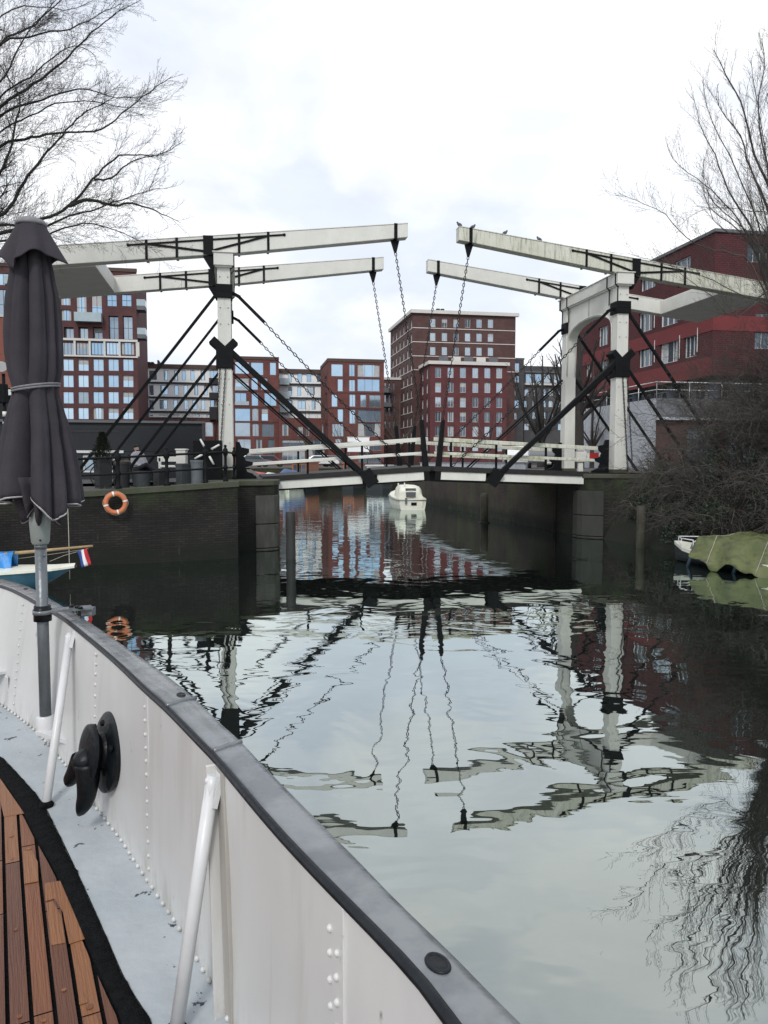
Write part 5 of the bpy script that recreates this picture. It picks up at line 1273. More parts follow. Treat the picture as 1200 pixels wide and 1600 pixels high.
# --- big bare tree on the left quay (its trunk stands left of the frame)
lb = Vector((-13.4, 18.6, ZL)); hub = Vector((-12.6, 18.4, 7.2))
limbs = []
for pts, Y, dy, r0, r1 in (
    ([(0, 337), (22, 312), (42, 277), (72, 240), (97, 212), (120, 185), (140, 172), (178, 152)], 18, 1, .055, .008),
    ([(0, 228), (40, 217), (75, 210), (112, 206), (155, 203), (185, 182), (225, 150), (268, 120)], 18.4, -1, .045, .006),
    ([(0, 366), (40, 350), (82, 336), (107, 322), (130, 300), (150, 275), (182, 245), (215, 241), (252, 242), (285, 222)], 17.6, 1, .058, .006),
    ([(0, 352), (66, 354), (105, 338), (140, 330), (175, 318), (212, 303), (250, 294)], 17.9, -1.5, .044, .006),
    ([(107, 322), (140, 312), (175, 322), (212, 318), (250, 333), (282, 348)], 17.8, 1, .04, .005),
    ([(148, 281), (175, 277), (207, 252), (250, 243)], 18.2, -.6, .022, .005),
    ([(0, 181), (45, 163), (88, 148), (130, 138), (175, 152), (225, 150)], 18.8, 1, .045, .005),
    ([(0, 166), (62, 126), (100, 95), (125, 70), (150, 45), (182, 20), (220, 0)], 18.5, 1.5, .05, .006),
    ([(0, 150), (48, 120), (88, 85), (122, 70), (150, 88)], 19, -1, .035, .005),
    ([(0, 67), (38, 60), (82, 47), (108, 46), (150, 25), (190, 5)], 18.2, .5, .045, .006),
    ([(0, 66), (45, 45), (75, 20), (100, -5), (120, -30)], 18.8, 1, .045, .006),
    ([(-5, 275), (18, 228), (27, 180), (32, 150), (15, 125), (-10, 90)], 18.1, 0, .045, .01),
    ([(0, 128), (25, 85), (45, 50), (65, 25), (95, -8)], 17.5, .5, .04, .006),
    ([(0, 375), (60, 372), (110, 352), (160, 352), (210, 372), (245, 395)], 17.2, -.5, .04, .004),
    ([(0, 205), (50, 180), (95, 160), (150, 158), (205, 170), (250, 160)], 19.3, 1, .03, .004),
    ([(0, 25), (60, 10), (110, 15), (170, -10)], 19.3, 1, .03, .004),
    ([(-60, 420), (-30, 150), (-40, -60)], 18.5, 0, .09, .03)):
    P = LY(pts, Y, dy)
    if pts[0][0] <= 0 and pts[0][0] > -20: P = [hub.lerp(P[0], .25) + Z * (P[0].z - hub.z) * .2, hub.lerp(P[0], .7)] + P
    limbs.append((P, r0 * 1.12, r1))
SPL = ((.105, .34, .62, .35), (.08, .44, .68, .25), (.065, .46, .78, .15))
bare_tree('bare_tree', 'big bare spreading tree whose black branches fill the upper left sky', lb, limbs, SPL, 11, trunk=([lb, lb + Vector((.1, 0, 2.5)), hub + Vector((-.2, 0, -1.5)), hub], (.38, .22)))

# --- bare trees on the right bank
rb = Vector((11.6, 21.8, 2.2))
def rl(pts, Y, dy, r0, r1, root=True):
    P = LY(pts, Y, dy)
    if root: P = [rb + Vector((0, 0, .6)), rb.lerp(P[0], .5) + Vector((.35, 0, .2))] + P
    return (P, r0, r1)
limbs = [rl([(1215, 380), (1200, 326), (1171, 260), (1156, 211), (1133, 184), (1118, 150)], 22, .5, .08, .008),
         rl([(1215, 340), (1200, 290), (1174, 227), (1160, 161), (1140, 130), (1115, 78)], 21.5, -.5, .085, .008),
         rl([(1190, 400), (1180, 366), (1138, 296), (1117, 242), (1099, 209), (1084, 155)], 21, .5, .06, .006),
         rl([(1180, 395), (1165, 364), (1151, 341), (1120, 305), (1086, 278), (1057, 254), (1045, 236)], 21.2, -1, .045, .005),
         rl([(1180, 420), (1147, 398), (1108, 388), (1072, 373), (1041, 335), (1005, 317), (965, 301)], 20.5, -.8, .04, .004),
         rl([(1210, 300), (1190, 225), (1184, 160), (1195, 110), (1190, 60)], 22.3, .5, .06, .008),
         rl([(1230, 330), (1215, 200), (1205, 120), (1215, 40)], 22.8, 0, .08, .01),
         rl([(1215, 450), (1180, 470), (1120, 440), (1075, 425), (1030, 410), (980, 395)], 20, .5, .035, .004),
         rl([(1215, 350), (1170, 330), (1130, 325), (1090, 330), (1060, 355)], 21.4, .5, .03, .004),
         rl([(1200, 470), (1150, 500), (1110, 460), (1065, 430), (1040, 405)], 19.6, 0, .035, .004)]
rg_ = random.Random(77)
for k in range(11):
    tx_, ty_ = rg_.uniform(1085, 1250), rg_.uniform(70, 300); mx_ = (tx_ + 1205) / 2 + 12; my_ = (ty_ + 430) / 2 + 20
    limbs.append(rl([(1212, 430 + rg_.uniform(-30, 40)), (mx_, my_), (tx_ + 8, ty_ + 60), (tx_, ty_)], 21.5 + rg_.uniform(-1, 1.2), rg_.uniform(-.8, .8), .042, .005))
SPR = ((.115, .33, .55, .8), (.11, .43, .62, .5), (.085, .44, .75, .3))
bare_tree('bare_tree', 'upright many stemmed bare tree rising from the bushes at the right edge', rb, limbs, SPR, 23, bark='twig', trunk=([rb, rb + Vector((0, 0, .9))], (.30, .26)))

def small_tree(label, px, Y, ztop, seed, spread=.5, nl=8, rt=.16, fork=.38, group=None, name='bare_tree', bark='bark', spec=None, z0=None, knob=False):
    rng = random.Random(seed); b = corner(px, Y); b.z = ZR if z0 is None else z0
    H = ztop - b.z; limbs = []; top = b + Z * H * fork
    for k in range(nl):
        a = 2 * PI * k / nl + rng.uniform(-.3, .3); s_ = spread * H * rng.uniform(.55, 1.1); h_ = H * rng.uniform(.72, 1.0)
        st = b + Z * H * fork * rng.uniform(.75, 1.25)
        e_ = b + Vector((math.cos(a) * s_, math.sin(a) * s_, h_)); m_ = st.lerp(e_, .5) + Vector((math.cos(a), math.sin(a), 0)) * s_ * .18
        limbs.append(([st, m_, e_], rt * .45, rt * .10))
    limbs.append(([top, b + Z * H * .7, b + Z * H], rt * .8, rt * .12))
    return bare_tree(name, label, b, limbs, spec or ((.45, .36, .7, .5), (.30, .45, .7, .3)), seed, bark=bark, group=group, trunk=([b - Z * .1, b + Z * H * fork * .6, top], (rt * 1.2, rt * .85)))
small_tree('bare lime tree in front of the grey blocks, left of the white portal', 846, 62, zy(556, 62), 31, .42, 12, .30, .24)
small_tree('dark bare tree with thick trunk seen through the arch of the white portal', 903, 47, zy(515, 47), 32, .34, 12, .34, .42)
small_tree('thin bare street tree in front of the low red shop fronts', 478, 118, zy(628, 118), 33, .42, 8, .13, .3, bark='twig_far', z0=ZF, spec=((.5, .42, .7, .4), (.35, .5, .7, .2)))
small_tree('thin bare street tree beside the left block of pale galleries', 292, 120, zy(630, 120), 34, .45, 8, .12, .3, bark='twig_far', z0=ZF, spec=((.5, .42, .7, .4), (.35, .5, .7, .2)))
small_tree('thin bare street tree at the foot of the brown tower between two chains', 624, 118, zy(618, 118), 35, .45, 8, .15, .3, bark='twig_far', z0=ZF, spec=((.45, .42, .7, .4), (.3, .5, .7, .2)))
small_tree('thin bare street tree before the right half of the crimson block', 765, 112, zy(635, 112), 36, .45, 9, .15, .3, bark='twig_far', z0=ZF, spec=((.45, .42, .7, .4), (.3, .5, .7, .2)))
small_tree('thin bare street tree before the glazed corner of the red block', 540, 116, zy(640, 116), 37, .4, 7, .12, .3, bark='twig_far', z0=ZF, spec=((.5, .42, .7, .4), (.35, .5, .7, .2)))
small_tree('thin bare tree close behind the right portal before the crimson office', 925, 52, zy(560, 52), 38, .4, 9, .14, .2, bark='twig', spec=((.5, .4, .7, .5), (.3, .45, .7, .3)))

# --- overgrown bushes on the right bank
LEAF = [(-.5, 0, 0), (0, -.42, .08), (.55, 0, 0), (0, .42, .08)]
def bush(label, c, rx, ry, h, seed, stems=60, leaves=600, bark='twig', zdip=0):
    rng = random.Random(seed); r = thing('bush', label, 'bush', c)
    tw = MB()
    for k in range(stems):
        a = rng.uniform(0, 2 * PI); q = rng.uniform(0, 1) ** .5
        p = Vector(c) + Vector((rx * .55 * q * math.cos(a), ry * .55 * q * math.sin(a), -.05))
        d = Vector((math.cos(a) * q * .9, math.sin(a) * q * .9, rng.uniform(.5, 1.3))).normalized()
        L_ = h * rng.uniform(.65, 1.15)
        n = 7; pts = [p]
        for i in range(n):
            d = (d + rvec(rng) * .22 - Z * .07 * i * (.5 + zdip)).normalized(); pts.append(pts[-1] + d * L_ / n)
        r0 = rng.uniform(.008, .018)
        tw.tube(pts, [r0 * (1 - .75 * i / n) for i in range(n + 1)], 3, cap=False)
        sprout(tw, pts, rng, 0, ((.16, .30, .8, .1), (.11, .40, .8, .0)), L_, r0 * .5, .2)
    tw.build('stems', bark, r)
    pt_ = MB()
    for k in range(max(6, stems // 6)):
        a = rng.uniform(0, 2 * PI); p = Vector(c) + Vector((rx * .8 * math.cos(a), ry * .8 * math.sin(a), h * rng.uniform(.1, .5))); d = (rvec(rng) + Z * .5 + Vector((-.2, -.7, 0))).normalized(); pts = [p]
        for i in range(7): d = (d + rvec(rng) * .3 - Z * .08 * i).normalized(); pts.append(pts[-1] + d * h * .08)
        pt_.tube(pts, [.009 - .0008 * i for i in range(8)], 3, cap=False); sprout(pt_, pts, rng, 1, ((.2, .3, .8, 0), (.12, .45, .8, .1)), h * .5, .004, .2)
    pt_.build('dry_twigs', 'twig_pale', r)
    if leaves:
        lf = MB(); 
        for k in range(leaves):
            cl = mnoise.noise(Vector((k * .07, seed, 0)))
            a = rng.uniform(0, 2 * PI); q = rng.uniform(.2, 1) ** .5; z = rng.uniform(0, 1)
            p = Vector(c) + Vector((rx * q * math.cos(a) * (1 - .35 * z), ry * q * math.sin(a) * (1 - .35 * z), -.35 + (h * .8) * z))
            if mnoise.noise(p * 1.1 + Vector((seed, 0, 0))) < -.02: continue
            s_ = rng.uniform(.035, .075); u = rvec(rng); x, y = perp(u)
            lf.add([p + (x * v[0] + y * v[1] + u * v[2]) * s_ for v in LEAF], [(0, 1, 2), (0, 2, 3)])
        lf.build('leaves', 'ivy', r)
    return r
bush('bare tangled bush spilling over the right bridge pier', (9.2, 25.2, 2.1), 1.0, .8, 1.2, 41, 50, 600, zdip=.5)
bush('brown brush growing at the foot of the white podium wall', (10.3, 26.4, 2.2), 1.5, 1.1, 1.3, 42, 60, 200)
bush('dense dark bush above the post standing in the water at right', (9.3, 23.5, 1.4), 1.4, 1.2, 2.1, 43, 110, 4200, zdip=.8)
bush('ivy covered bush leaning over the bow of the tarpaulin boat', (9.8, 21.6, 1.4), 1.6, 1.4, 2.4, 44, 110, 6500, zdip=.6)
bush('highest twiggy bush below the upright bare tree', (11.5, 22.8, 2.2), 1.5, 1.2, 4.0, 45, 110, 2200)
bush('ivy covered bush behind the green tarpaulin at the right edge', (11.0, 19.9, 1.5), 1.6, 1.3, 2.1, 46, 110, 6500, zdip=.4)
bush('loose brown bush reaching up before the crimson office windows', (11.9, 25.0, 2.2), 1.5, 1.1, 4.0, 47, 50, 300)
bush('low drooping bush touching the water left of the tarpaulin boat', (8.95, 22.2, .6), .95, .9, 1.5, 48, 75, 3600, zdip=1.0)
bush('dark low bush where the pier meets the bank', (8.35, 24.6, .9), .6, .7, 1.2, 49, 45, 2000, zdip=.9)
bush('tall thin brush at the right margin above the tarpaulin boat', (12.5, 21.0, 2.2), 1.4, 1.1, 4.6, 50, 130, 2200)
bush('ivy hanging over the bank directly behind the white bow', (9.3, 21.0, .7), 1.0, 1.1, 1.5, 51, 80, 4600, zdip=.9)
bush('ivy hanging over the bank behind the middle of the green tarpaulin', (10.6, 18.9, .8), 1.0, 1.0, 1.6, 52, 80, 4600, zdip=.9)
bush('outermost ivy bush on the bank at the right margin', (12.0, 17.4, 1.3), 1.5, 1.2, 2.3, 53, 90, 4500, zdip=.5)
bush('broad dark thicket filling the right margin below the upright bare tree', (13.2, 22.6, 2.2), 1.6, 1.3, 5.2, 54, 130, 2500)

# ================================================================== WATERSIDE THINGS
def remesh(o, vox):
    m_ = o.modifiers.new('remesh', 'REMESH'); m_.mode = 'VOXEL'; m_.voxel_size = vox; m_.use_smooth_shade = True
    s_ = o.modifiers.new('smooth', 'SMOOTH'); s_.factor = .5; s_.iterations = 3; return o
# mooring posts
def mooring(label, px, pyw, pyt, rad, mat, cap=None):
    p = at_z(px, pyw, 0); zt = zy(pyt, p.y); r = thing('mooring_post', label, 'mooring post', (p.x, p.y, 0))
    mb = MB(); n = 9; mb.lathe([(rad * (1.02 + .05 * math.sin(i * 1.9)), -.8 + (zt + .8) * i / n) for i in range(n)] + [(rad, zt - .02), (rad * .9, zt)], (p.x, p.y, 0), 18); mb.build('shaft', mat, r, sharp=50)
    mb = MB(); mb.lathe([(rad * .93, zt), (rad * .86, zt + .012), (rad * .2, zt + .018)], (p.x, p.y, 0), 18); mb.build('top', cap or 'pier_stone', r)
    if pyw < 830: mb = MB(); mb.lathe([(rad * 1.5, -.02), (rad * 1.5, .05), (rad, .06)], (p.x, p.y, 0), 16); mb.build('collar', 'post_wood', r)
    return r
mooring('black tarred mooring post standing in the water before the left bridge leaf', 454.5, 873, 800, .125, 'post_dark')
mooring('mooring post with pale top and collar beside the brown canal wall', 756.5, 817, 771, .165, 'post_wood')
mooring('weathered greenish mooring post in front of the ivy bushes', 1001, 856, 791, .135, 'post_wood')

# life ring on the quay wall
p = at_pl(180, 785.5, Vector((-7.5, 19.1, 0)), Vector((.37, -.93, 0)).normalized()); nw = Vector((.37, -.93, 0)).normalized()
p = p + nw * .20
r = thing('life_ring', 'faded orange life ring with white bands hanging on the dark quay wall', 'life ring', p)
tx = Vector((-nw.y, nw.x, 0)); R_ = .232; rt_ = .060
mb = MB(); mb.tube([p + tx * R_ * math.cos(2 * PI * k / 48) + Z * R_ * math.sin(2 * PI * k / 48) for k in range(48)], rt_, 14, closed=True); mb.build('ring', 'orange', r)
for k in range(4):
    a0 = PI / 2 * k + .22; mb = MB(); mb.tube([p + tx * R_ * math.cos(a0 + .17 * j / 5 - .08) + Z * R_ * math.sin(a0 + .17 * j / 5 - .08) for j in range(6)], rt_ + .004, 14); mb.build('band', 'white_plastic', r)
mb = MB(); mb.tube([p + tx * (R_ + rt_ + .004) * math.cos(2 * PI * k / 48) * (1 + .03 * math.cos(8 * PI * k / 24)) + Z * (R_ + rt_ + .002) * math.sin(2 * PI * k / 48) * (1 + .03 * math.cos(4 * 2 * PI * k / 48)) for k in range(48)], .007, 5, closed=True); mb.build('grab_line', 'rope', r)

# quay railing
def railing_path():
    return [Vector((x, y, z)) for (x, y), z in zip(LQs[:-1], ltop[:-1])]
RP = railing_path()
def rail_pt(px):
    best = None
    for a, b_ in zip(RP, RP[1:]):
        for k in range(11):
            q = a.lerp(b_, k / 10); u = q.x / (q.y * CP - (q.z - EYE) * SP) * 1200 + 600
            if best is None or abs(u - px) < best[0]: best = (abs(u - px), q)
    q = best[1]; return q + Vector((-.09, .22, 0))
r = thing('quay_railing', 'black iron quay railing with ball topped posts above the life ring', 'railing', rail_pt(260))
pp = [rail_pt(x) for x in (-40, 40, 113, 187, 262, 323, 356)]
pp.append(OL + Vector((.35, -.5, 2.06)))
tops = [p + Z * (.86 if i < 7 else .82) for i, p in enumerate(pp)]
for i, p in enumerate(pp):
    mb = MB(); h_ = .84; k = 1.0 if i < 5 else .85
    mb.lathe([(.085 * k, -.05), (.085 * k, .06), (.055 * k, .10), (.05 * k, .30), (.07 * k, .36), (.07 * k, .42), (.045 * k, .46), (.042 * k, .68), (.075 * k, .74), (.085 * k, .80), (.075 * k, .87), (.04 * k, .915), (.035 * k, .93), (.05 * k, .96), (.03 * k, 1.0)], p, 14); mb.build('post', 'iron', r)
for dz, rr_ in ((.80, .030), (.38, .026)):
    mb = MB(); mb.tube(path([p + Z * dz for p in pp], 60, 0), rr_, 8); mb.build('rail', 'iron', r)
# weeds along the quay edge
mb = MB(); rg = random.Random(3)
for k in range(1500):
    i = rg.randrange(3, len(RP) - 1); q = RP[i].lerp(RP[min(i + 1, len(RP) - 1)], rg.random())
    if mnoise.noise(q * 1.7) < -.08: continue
    q = q + Vector((rg.uniform(-.28, .03) , rg.uniform(0.0, .4), 0)); L_ = rg.uniform(.04, .16); d = (rvec(rg) * .5 + Z).normalized(); x, y = perp(d)
    mb.add([q - x * .006, q + x * .006, q + d * L_], [(0, 1, 2)])
o = mb.build('weeds', 'ivy'); o['kind'] = 'stuff'

# pots, tubs and bins along the railing
def gpt(px, Y, z=None): v = corner(px, Y); v.z = (ZL + .02) if z is None else z; return v
def tub(name, label, cat, px, Y, wpx, h, mat, taper=.82, square=False, group=None):
    p = gpt(px, Y); R = wpx * Y / 2400; r = thing(name, label, cat, p, group)
    mb = MB(); n = 4 if square else 20; q = 1.30 if square else 1
    mb.lathe([(R * taper * q, 0), (R * .98 * q, h * .9), (R * 1.05 * q, h * .905), (R * 1.05 * q, h), (R * .93 * q, h), (R * .90 * q, h * .88)], p, n, smooth=not square); mb.build('body', mat, r, sharp=40); return r, p, R
r, p, R = tub('plant_pot', 'square black plant pot holding a small dark conifer', 'plant pot', 160, 21.6, 23, .80, 'pot_black', .9, True)
mb = MB(); mb.lathe([(R * .95, .70), (R * .5, .73)], p, 12); mb.build('soil', 'quay_soil', r)
t_ = thing('conifer', 'small dark conifer growing in the square black pot', 'shrub', p + Z * .7)
mb = MB(); mb.tube([p + Z * .7, p + Z * 1.45], [.02, .008], 6); mb.build('trunk', 'bark', t_)
mb = MB(); rg = random.Random(9)
for k in range(2600):
    z = rg.random(); a = rg.uniform(0, 2 * PI); R2 = (.34 * (1 - z) ** .75 + .03) * (.8 + .25 * math.sin(5 * a + 7 * z)) * rg.uniform(.35, 1) ** .5
    c = p + Vector((R2 * math.cos(a), R2 * math.sin(a), .76 + .78 * z)); d = (Vector((math.cos(a), math.sin(a), .9)) + rvec(rg) * .6).normalized(); x, y = perp(d); L_ = rg.uniform(.05, .10)
    mb.add([c - x * .012, c + x * .012, c + d * L_], [(0, 1, 2)])
mb.build('crown', 'conifer', t_)
r, p, R = tub('planter', 'dark planter stuffed with brown sacks beside the conifer pot', 'planter', 189, 21.9, 27, .72, 'pot_black', .85)
mb = MB(); rg = random.Random(4)
for k in range(5): mb.ell(p + Vector((rg.uniform(-.14, .14), rg.uniform(-.14, .14), .68)), (.15, .14, .11), 10, 6, rot=Matrix.Rotation(rg.uniform(0, 3), 3, 'Z'))
remesh(mb.build('sack_filling', 'sack', r), .02)
tub('tub', 'wide round grey tub standing in front of the seated man', 'tub', 220, 22.2, 30, .46, 'pot_grey', .8)
tub('waste_bin', 'ribbed zinc dustbin next to the black winch', 'bin', 307, 22.4, 19, .78, 'zinc', .92)
tub('crate_bin', 'dark square bin left of the zinc dustbin', 'bin', 287, 22.6, 21, .68, 'pot_grey', .92, True)
tub('crate_bin', 'low dark box between the round tub and the barrier machine', 'bin', 251, 22.8, 20, .48, 'pot_black', .95, True)

# white barrier machine
p = gpt(283, 24.2, 1.95); r = thing('barrier_machine', 'white barrier drive with short arm stub standing behind the railing', 'barrier', p)
mb = MB(); mb.box(p + Z * .35, (.22, .22, .7)); mb.build('pedestal', 'pot_grey', r)
mb = MB(); mb.box(p + Vector((.02, 0, .80)), (.30, .30, .44)); mb.box(p + Vector((.02, 0, 1.04)), (.36, .34, .05)); mb.build('housing', 'white_plastic', r, bevel=.02)
mb = MB(); mb.box(p + Vector((-.42, -.02, .74)), (.62, .14, .16)); mb.box(p + Vector((-.40, -.05, .52)), (.5, .10, .07)); mb.box(p + Vector((-.66, -.03, .62)), (.08, .12, .34)); mb.build('arm_stub', 'white_plastic', r, bevel=.01)
# black winch with white handles
p = at_y(324, 706, 23.2); base = gpt(323, 23.4, 1.98); r = thing('bridge_winch', 'black bridge winch cabinet with four white crossed handles', 'winch', base)
mb = MB(); mb.box(Vector((base.x, base.y + .15, 2.62)), (.86, .5, 1.28), .18); mb.build('cabinet', 'iron', r, bevel=.02)
c = Vector((p.x, base.y - .22, p.z)); mb = MB(); mb.lathe([(.07, -.12), (.07, .03), (.03, .06)], c, 14, Vector((0, -1, 0))); mb.build('hub', 'iron', r)
for a in (2.05, .52, -1.1, 3.65):
    d = Vector((math.cos(a), 0, math.sin(a))); h_ = MB(); h_.tube([c + d * .05 - Vector((0, .02, 0)), c + d * .16 - Vector((0, .02, 0))], .016, 8)
    hh_ = h_.build('spoke', 'iron', r); h2 = MB(); h2.tube([c + d * .15 - Vector((0, .02, 0)), c + d * .29 - Vector((0, .02, 0)), c + d * .43 - Vector((0, .02, 0))], [.036, .034, .028], 10); h2.build('handle', 'white_plastic', hh_)

# ---------------- seated man
Pm = gpt(219, 25.2, ZL + .02); fw = Vector((.80, -.60, 0)); sd_ = Vector((.60, .80, 0))
man = thing('person', 'man in grey jacket and dark cap leaning back in a chair, face to the sky', 'person', Pm)
def J(f, s_, z): return Pm + fw * f + sd_ * s_ + Z * z
def capsule(mb, a, b_, ra, rb_, n=12):
    d = (b_ - a).normalized(); L_ = (b_ - a).length; pr = []
    for k in range(5): t = PI / 2 * k / 4; pr.append((ra * math.sin(t), -ra * math.cos(t)))
    for k in range(5): t = PI / 2 * k / 4; pr.append((rb_ * math.cos(t), L_ + rb_ * math.sin(t)))
    mb.lathe(pr, a, n, d)
b1 = MB()
hd = J(-.20, 0, 1.17)
b1.ell(hd, (.078, .095, .112), 16, 10, rot=Matrix.Rotation(-.35, 3, sd_) @ Matrix.Rotation(math.atan2(fw.y, fw.x) - PI / 2, 3, 'Z'))
b1.ell(hd + fw * .092 + Z * .008, (.018, .018, .022), 8, 6); b1.ell(hd + fw * .06 - Z * .06, (.045, .045, .04), 10, 6)
for s_ in (-1, 1):
    b1.ell(hd + sd_ * s_ * .08, (.016, .022, .03), 8, 6); b1.ell(hd + fw * .088 + sd_ * s_ * .032 + Z * .03, (.012, .012, .010), 6, 5)
capsule(b1, J(-.16, 0, 1.08), J(-.13, 0, .98), .055, .065)
capsule(b1, J(-.14, 0, .90), J(-.02, 0, .55), .10, .11); capsule(b1, J(0, 0, .52), J(.02, 0, .48), .13, .13)
for s_ in (-1, 1):
    capsule(b1, J(-.13, .17 * s_, .93), J(-.06, .25 * s_, .68), .058, .048); capsule(b1, J(-.06, .25 * s_, .68), J(.20, .10 * s_, .60), .046, .034)
    capsule(b1, J(.19, .10 * s_, .60), J(.26, .03 * s_, .60), .038, .030)
    for q in range(4): capsule(b1, J(.25, .05 * s_ + (q - 1.5) * .016, .605), J(.31, .01 * s_ + (q - 1.5) * .014, .585), .010, .008, 6)
    capsule(b1, J(.22, .09 * s_, .63), J(.27, .075 * s_, .645), .011, .009, 6)
knR, knL = J(.44, .10, .52), J(.46, -.10, .64)
capsule(b1, J(.02, .09, .50), knR, .085, .06); capsule(b1, knR, J(.50, .10, .10), .055, .04)
capsule(b1, J(.02, -.09, .50), knL, .085, .06); capsule(b1, knL, J(.74, .10, .40), .055, .04)
remesh(b1.build('body', 'skin', man), .012)
j_ = MB()
capsule(j_, J(-.125, .08, .93), J(-.0, .06, .50), .145, .16); capsule(j_, J(-.125, -.08, .93), J(.0, -.06, .50), .145, .16)
for s_ in (-1, 1): capsule(j_, J(-.13, .18 * s_, .93), J(-.06, .26 * s_, .68), .080, .064); capsule(j_, J(-.06, .26 * s_, .68), J(.17, .11 * s_, .605), .062, .050)
capsule(j_, J(-.15, 0, 1.02), J(-.14, 0, .98), .085, .10)
remesh(j_.build('jacket', 'jacket', man), .014)
t_ = MB(); capsule(t_, J(.0, .08, .49), J(.0, -.08, .49), .165, .165); capsule(t_, J(.03, .09, .50), knR, .10, .075); capsule(t_, knR, J(.50, .10, .14), .07, .058); capsule(t_, J(.03, -.09, .50), knL, .10, .075); capsule(t_, knL, J(.71, .08, .42), .07, .058)
remesh(t_.build('trousers', 'trousers', man), .014)
for a, b_ in ((J(.48, .10, .05), J(.66, .12, .045)), (J(.74, .10, .37), J(.88, .16, .44))):
    s_ = MB(); capsule(s_, a, b_, .05, .042); s_.ell(a + Z * .03, (.05, .05, .05), 10, 6); remesh(s_.build('shoe', 'cap', man), .014)
c_ = MB(); c_.ell(hd + Z * .060 - fw * .02, (.100, .108, .075), 14, 8); c_.obox(hd + fw * .11 + Z * .075, fw * .055 + Z * .015, sd_ * .06, Z * .008); remesh(c_.build('cap', 'cap', man), .012)
c_ = MB(); c_.ell(hd + fw * .055 - Z * .07, (.055, .055, .040), 12, 8); remesh(c_.build('beard', 'beard', man), .01)
ch = thing('chair', 'dark wooden chair carrying the seated man', 'chair', Pm)
mb = MB(); mb.obox(J(.05, 0, .325), fw * .23, sd_ * .24, Z * .02); mb.build('seat', 'dark_timber', ch)
mb = MB()
for k in range(5): mb.bar(J(-.20, -.20 + .10 * k, .34), J(-.34, -.20 + .10 * k, .92), .05, .02, up=fw)
mb.bar(J(-.345, -.24, .93), J(-.345, .24, .93), .03, .06); mb.build('backrest', 'dark_timber', ch)
for f_, s_ in ((-.15, -.2), (-.15, .2), (.24, -.2), (.24, .2)): mb = MB(); mb.bar(J(f_, s_, 0), J(f_, s_, .31), .04, .04, up=fw); mb.build('leg', 'dark_timber', ch)

# bicycles leaning by the pots
def bicycle(label, p, ang):
    r = thing('bicycle', label, 'bicycle', p); d = Vector((math.cos(ang), math.sin(ang), 0)); o = Vector((-d.y, d.x, 0)) * .12
    def Q(x, z): return p + d * x + Z * z + o * (z / .9)
    for x in (-.52, .52):
        mb = MB(); mb.tube([Q(x + .33 * math.cos(2 * PI * k / 28), .35 + .33 * math.sin(2 * PI * k / 28)) for k in range(28)], .018, 6, closed=True)
        for k in range(10): mb.tube([Q(x, .35), Q(x + .32 * math.cos(2 * PI * k / 10), .35 + .32 * math.sin(2 * PI * k / 10))], .003, 3)
        mb.build('wheel', 'tyre', r)
    mb = MB()
    for a, b_ in (((-.52, .35), (-.12, .35)), ((-.12, .35), (-.28, .85)), ((-.52, .35), (-.25, .75)), ((-.12, .35), (.36, .75)), ((-.26, .78), (.36, .80)), ((.52, .35), (.34, .98))): mb.tube([Q(*a), Q(*b_)], .017, 6)
    mb.build('frame', 'iron', r)
    mb = MB(); mb.ell(Q(-.30, .90), (.13, .07, .035), 10, 6, rot=Matrix.Rotation(ang, 3, 'Z')); mb.build('saddle', 'tyre', r)
    c = Q(.33, 1.0); n_ = Vector((-d.y, d.x, 0)); mb = MB(); mb.tube([c - n_ * .28 - d * .14, c - n_ * .24, c, c + n_ * .24, c + n_ * .28 - d * .14], .013, 6); mb.build('handlebar', 'zinc', r)
bicycle('black bicycle leaning at the railing left of the conifer pot', gpt(128, 21.3), .35)

# bridge signal at the left edge
p = gpt(9, 23.5); r = thing('bridge_signal', 'black signal post with white bands and a pale floodlight at the left edge', 'signal', p)
def zz(py): return zy(py, 23.5)
mb = MB(); mb.lathe([(.05, 0), (.05, zz(585) - ZL)], p, 12); mb.build('pole', 'iron', r)
for y in (647, 663, 677): mb = MB(); mb.lathe([(.062, zz(y + 4) - p.z), (.062, zz(y - 4) - p.z)], p, 12); mb.build('band', 'white_plastic', r)
mb = MB(); mb.box(p + Vector((-.06, -.05, zz(615) - p.z)), (.34, .24, .58)); mb.build('housing', 'iron', r, bevel=.03)
mb = MB(); mb.lathe([(.16, -.12), (.10, .02), (.09, .10)], p + Vector((-.02, -.1, zz(572) - p.z)), 14, Vector((-.5, .75, .3))); mb.build('floodlight', 'lamp_glass', r)

# ---------------- boats
def hull_mesh(mb, stations, T, S_, O, mat=0):
    """stations: (x, half beam at sheer, sheer z, half beam at waterline, keel z)"""
    rows = []
    for x, bs_, zs, bw, zk, *rk in stations:
        rk = rk[0] if rk else 0
        rows.append([O + T * (x + rk * max(0, 1 - max(0, z) / zs)) + S_ * s_ + Z * z for s_, z in ((-bs_, zs), (-bs_ * .97 - bw * .0, zs * .55), (-bw, .02), (-bw * .5, zk), (0, zk - .05), (bw * .5, zk), (bw, .02), (bs_ * .97, zs * .55), (bs_, zs))])
    n = 9; vs = [p for row in rows for p in row]
    mb.add(vs, [(j * n + i, j * n + i + 1, (j + 1) * n + i + 1, (j + 1) * n + i) for j in range(len(rows) - 1) for i in range(n - 1)], mat, True)
    mb.add(rows[0], [tuple(range(n))], mat); mb.add(rows[-1], [tuple(range(n))], mat)
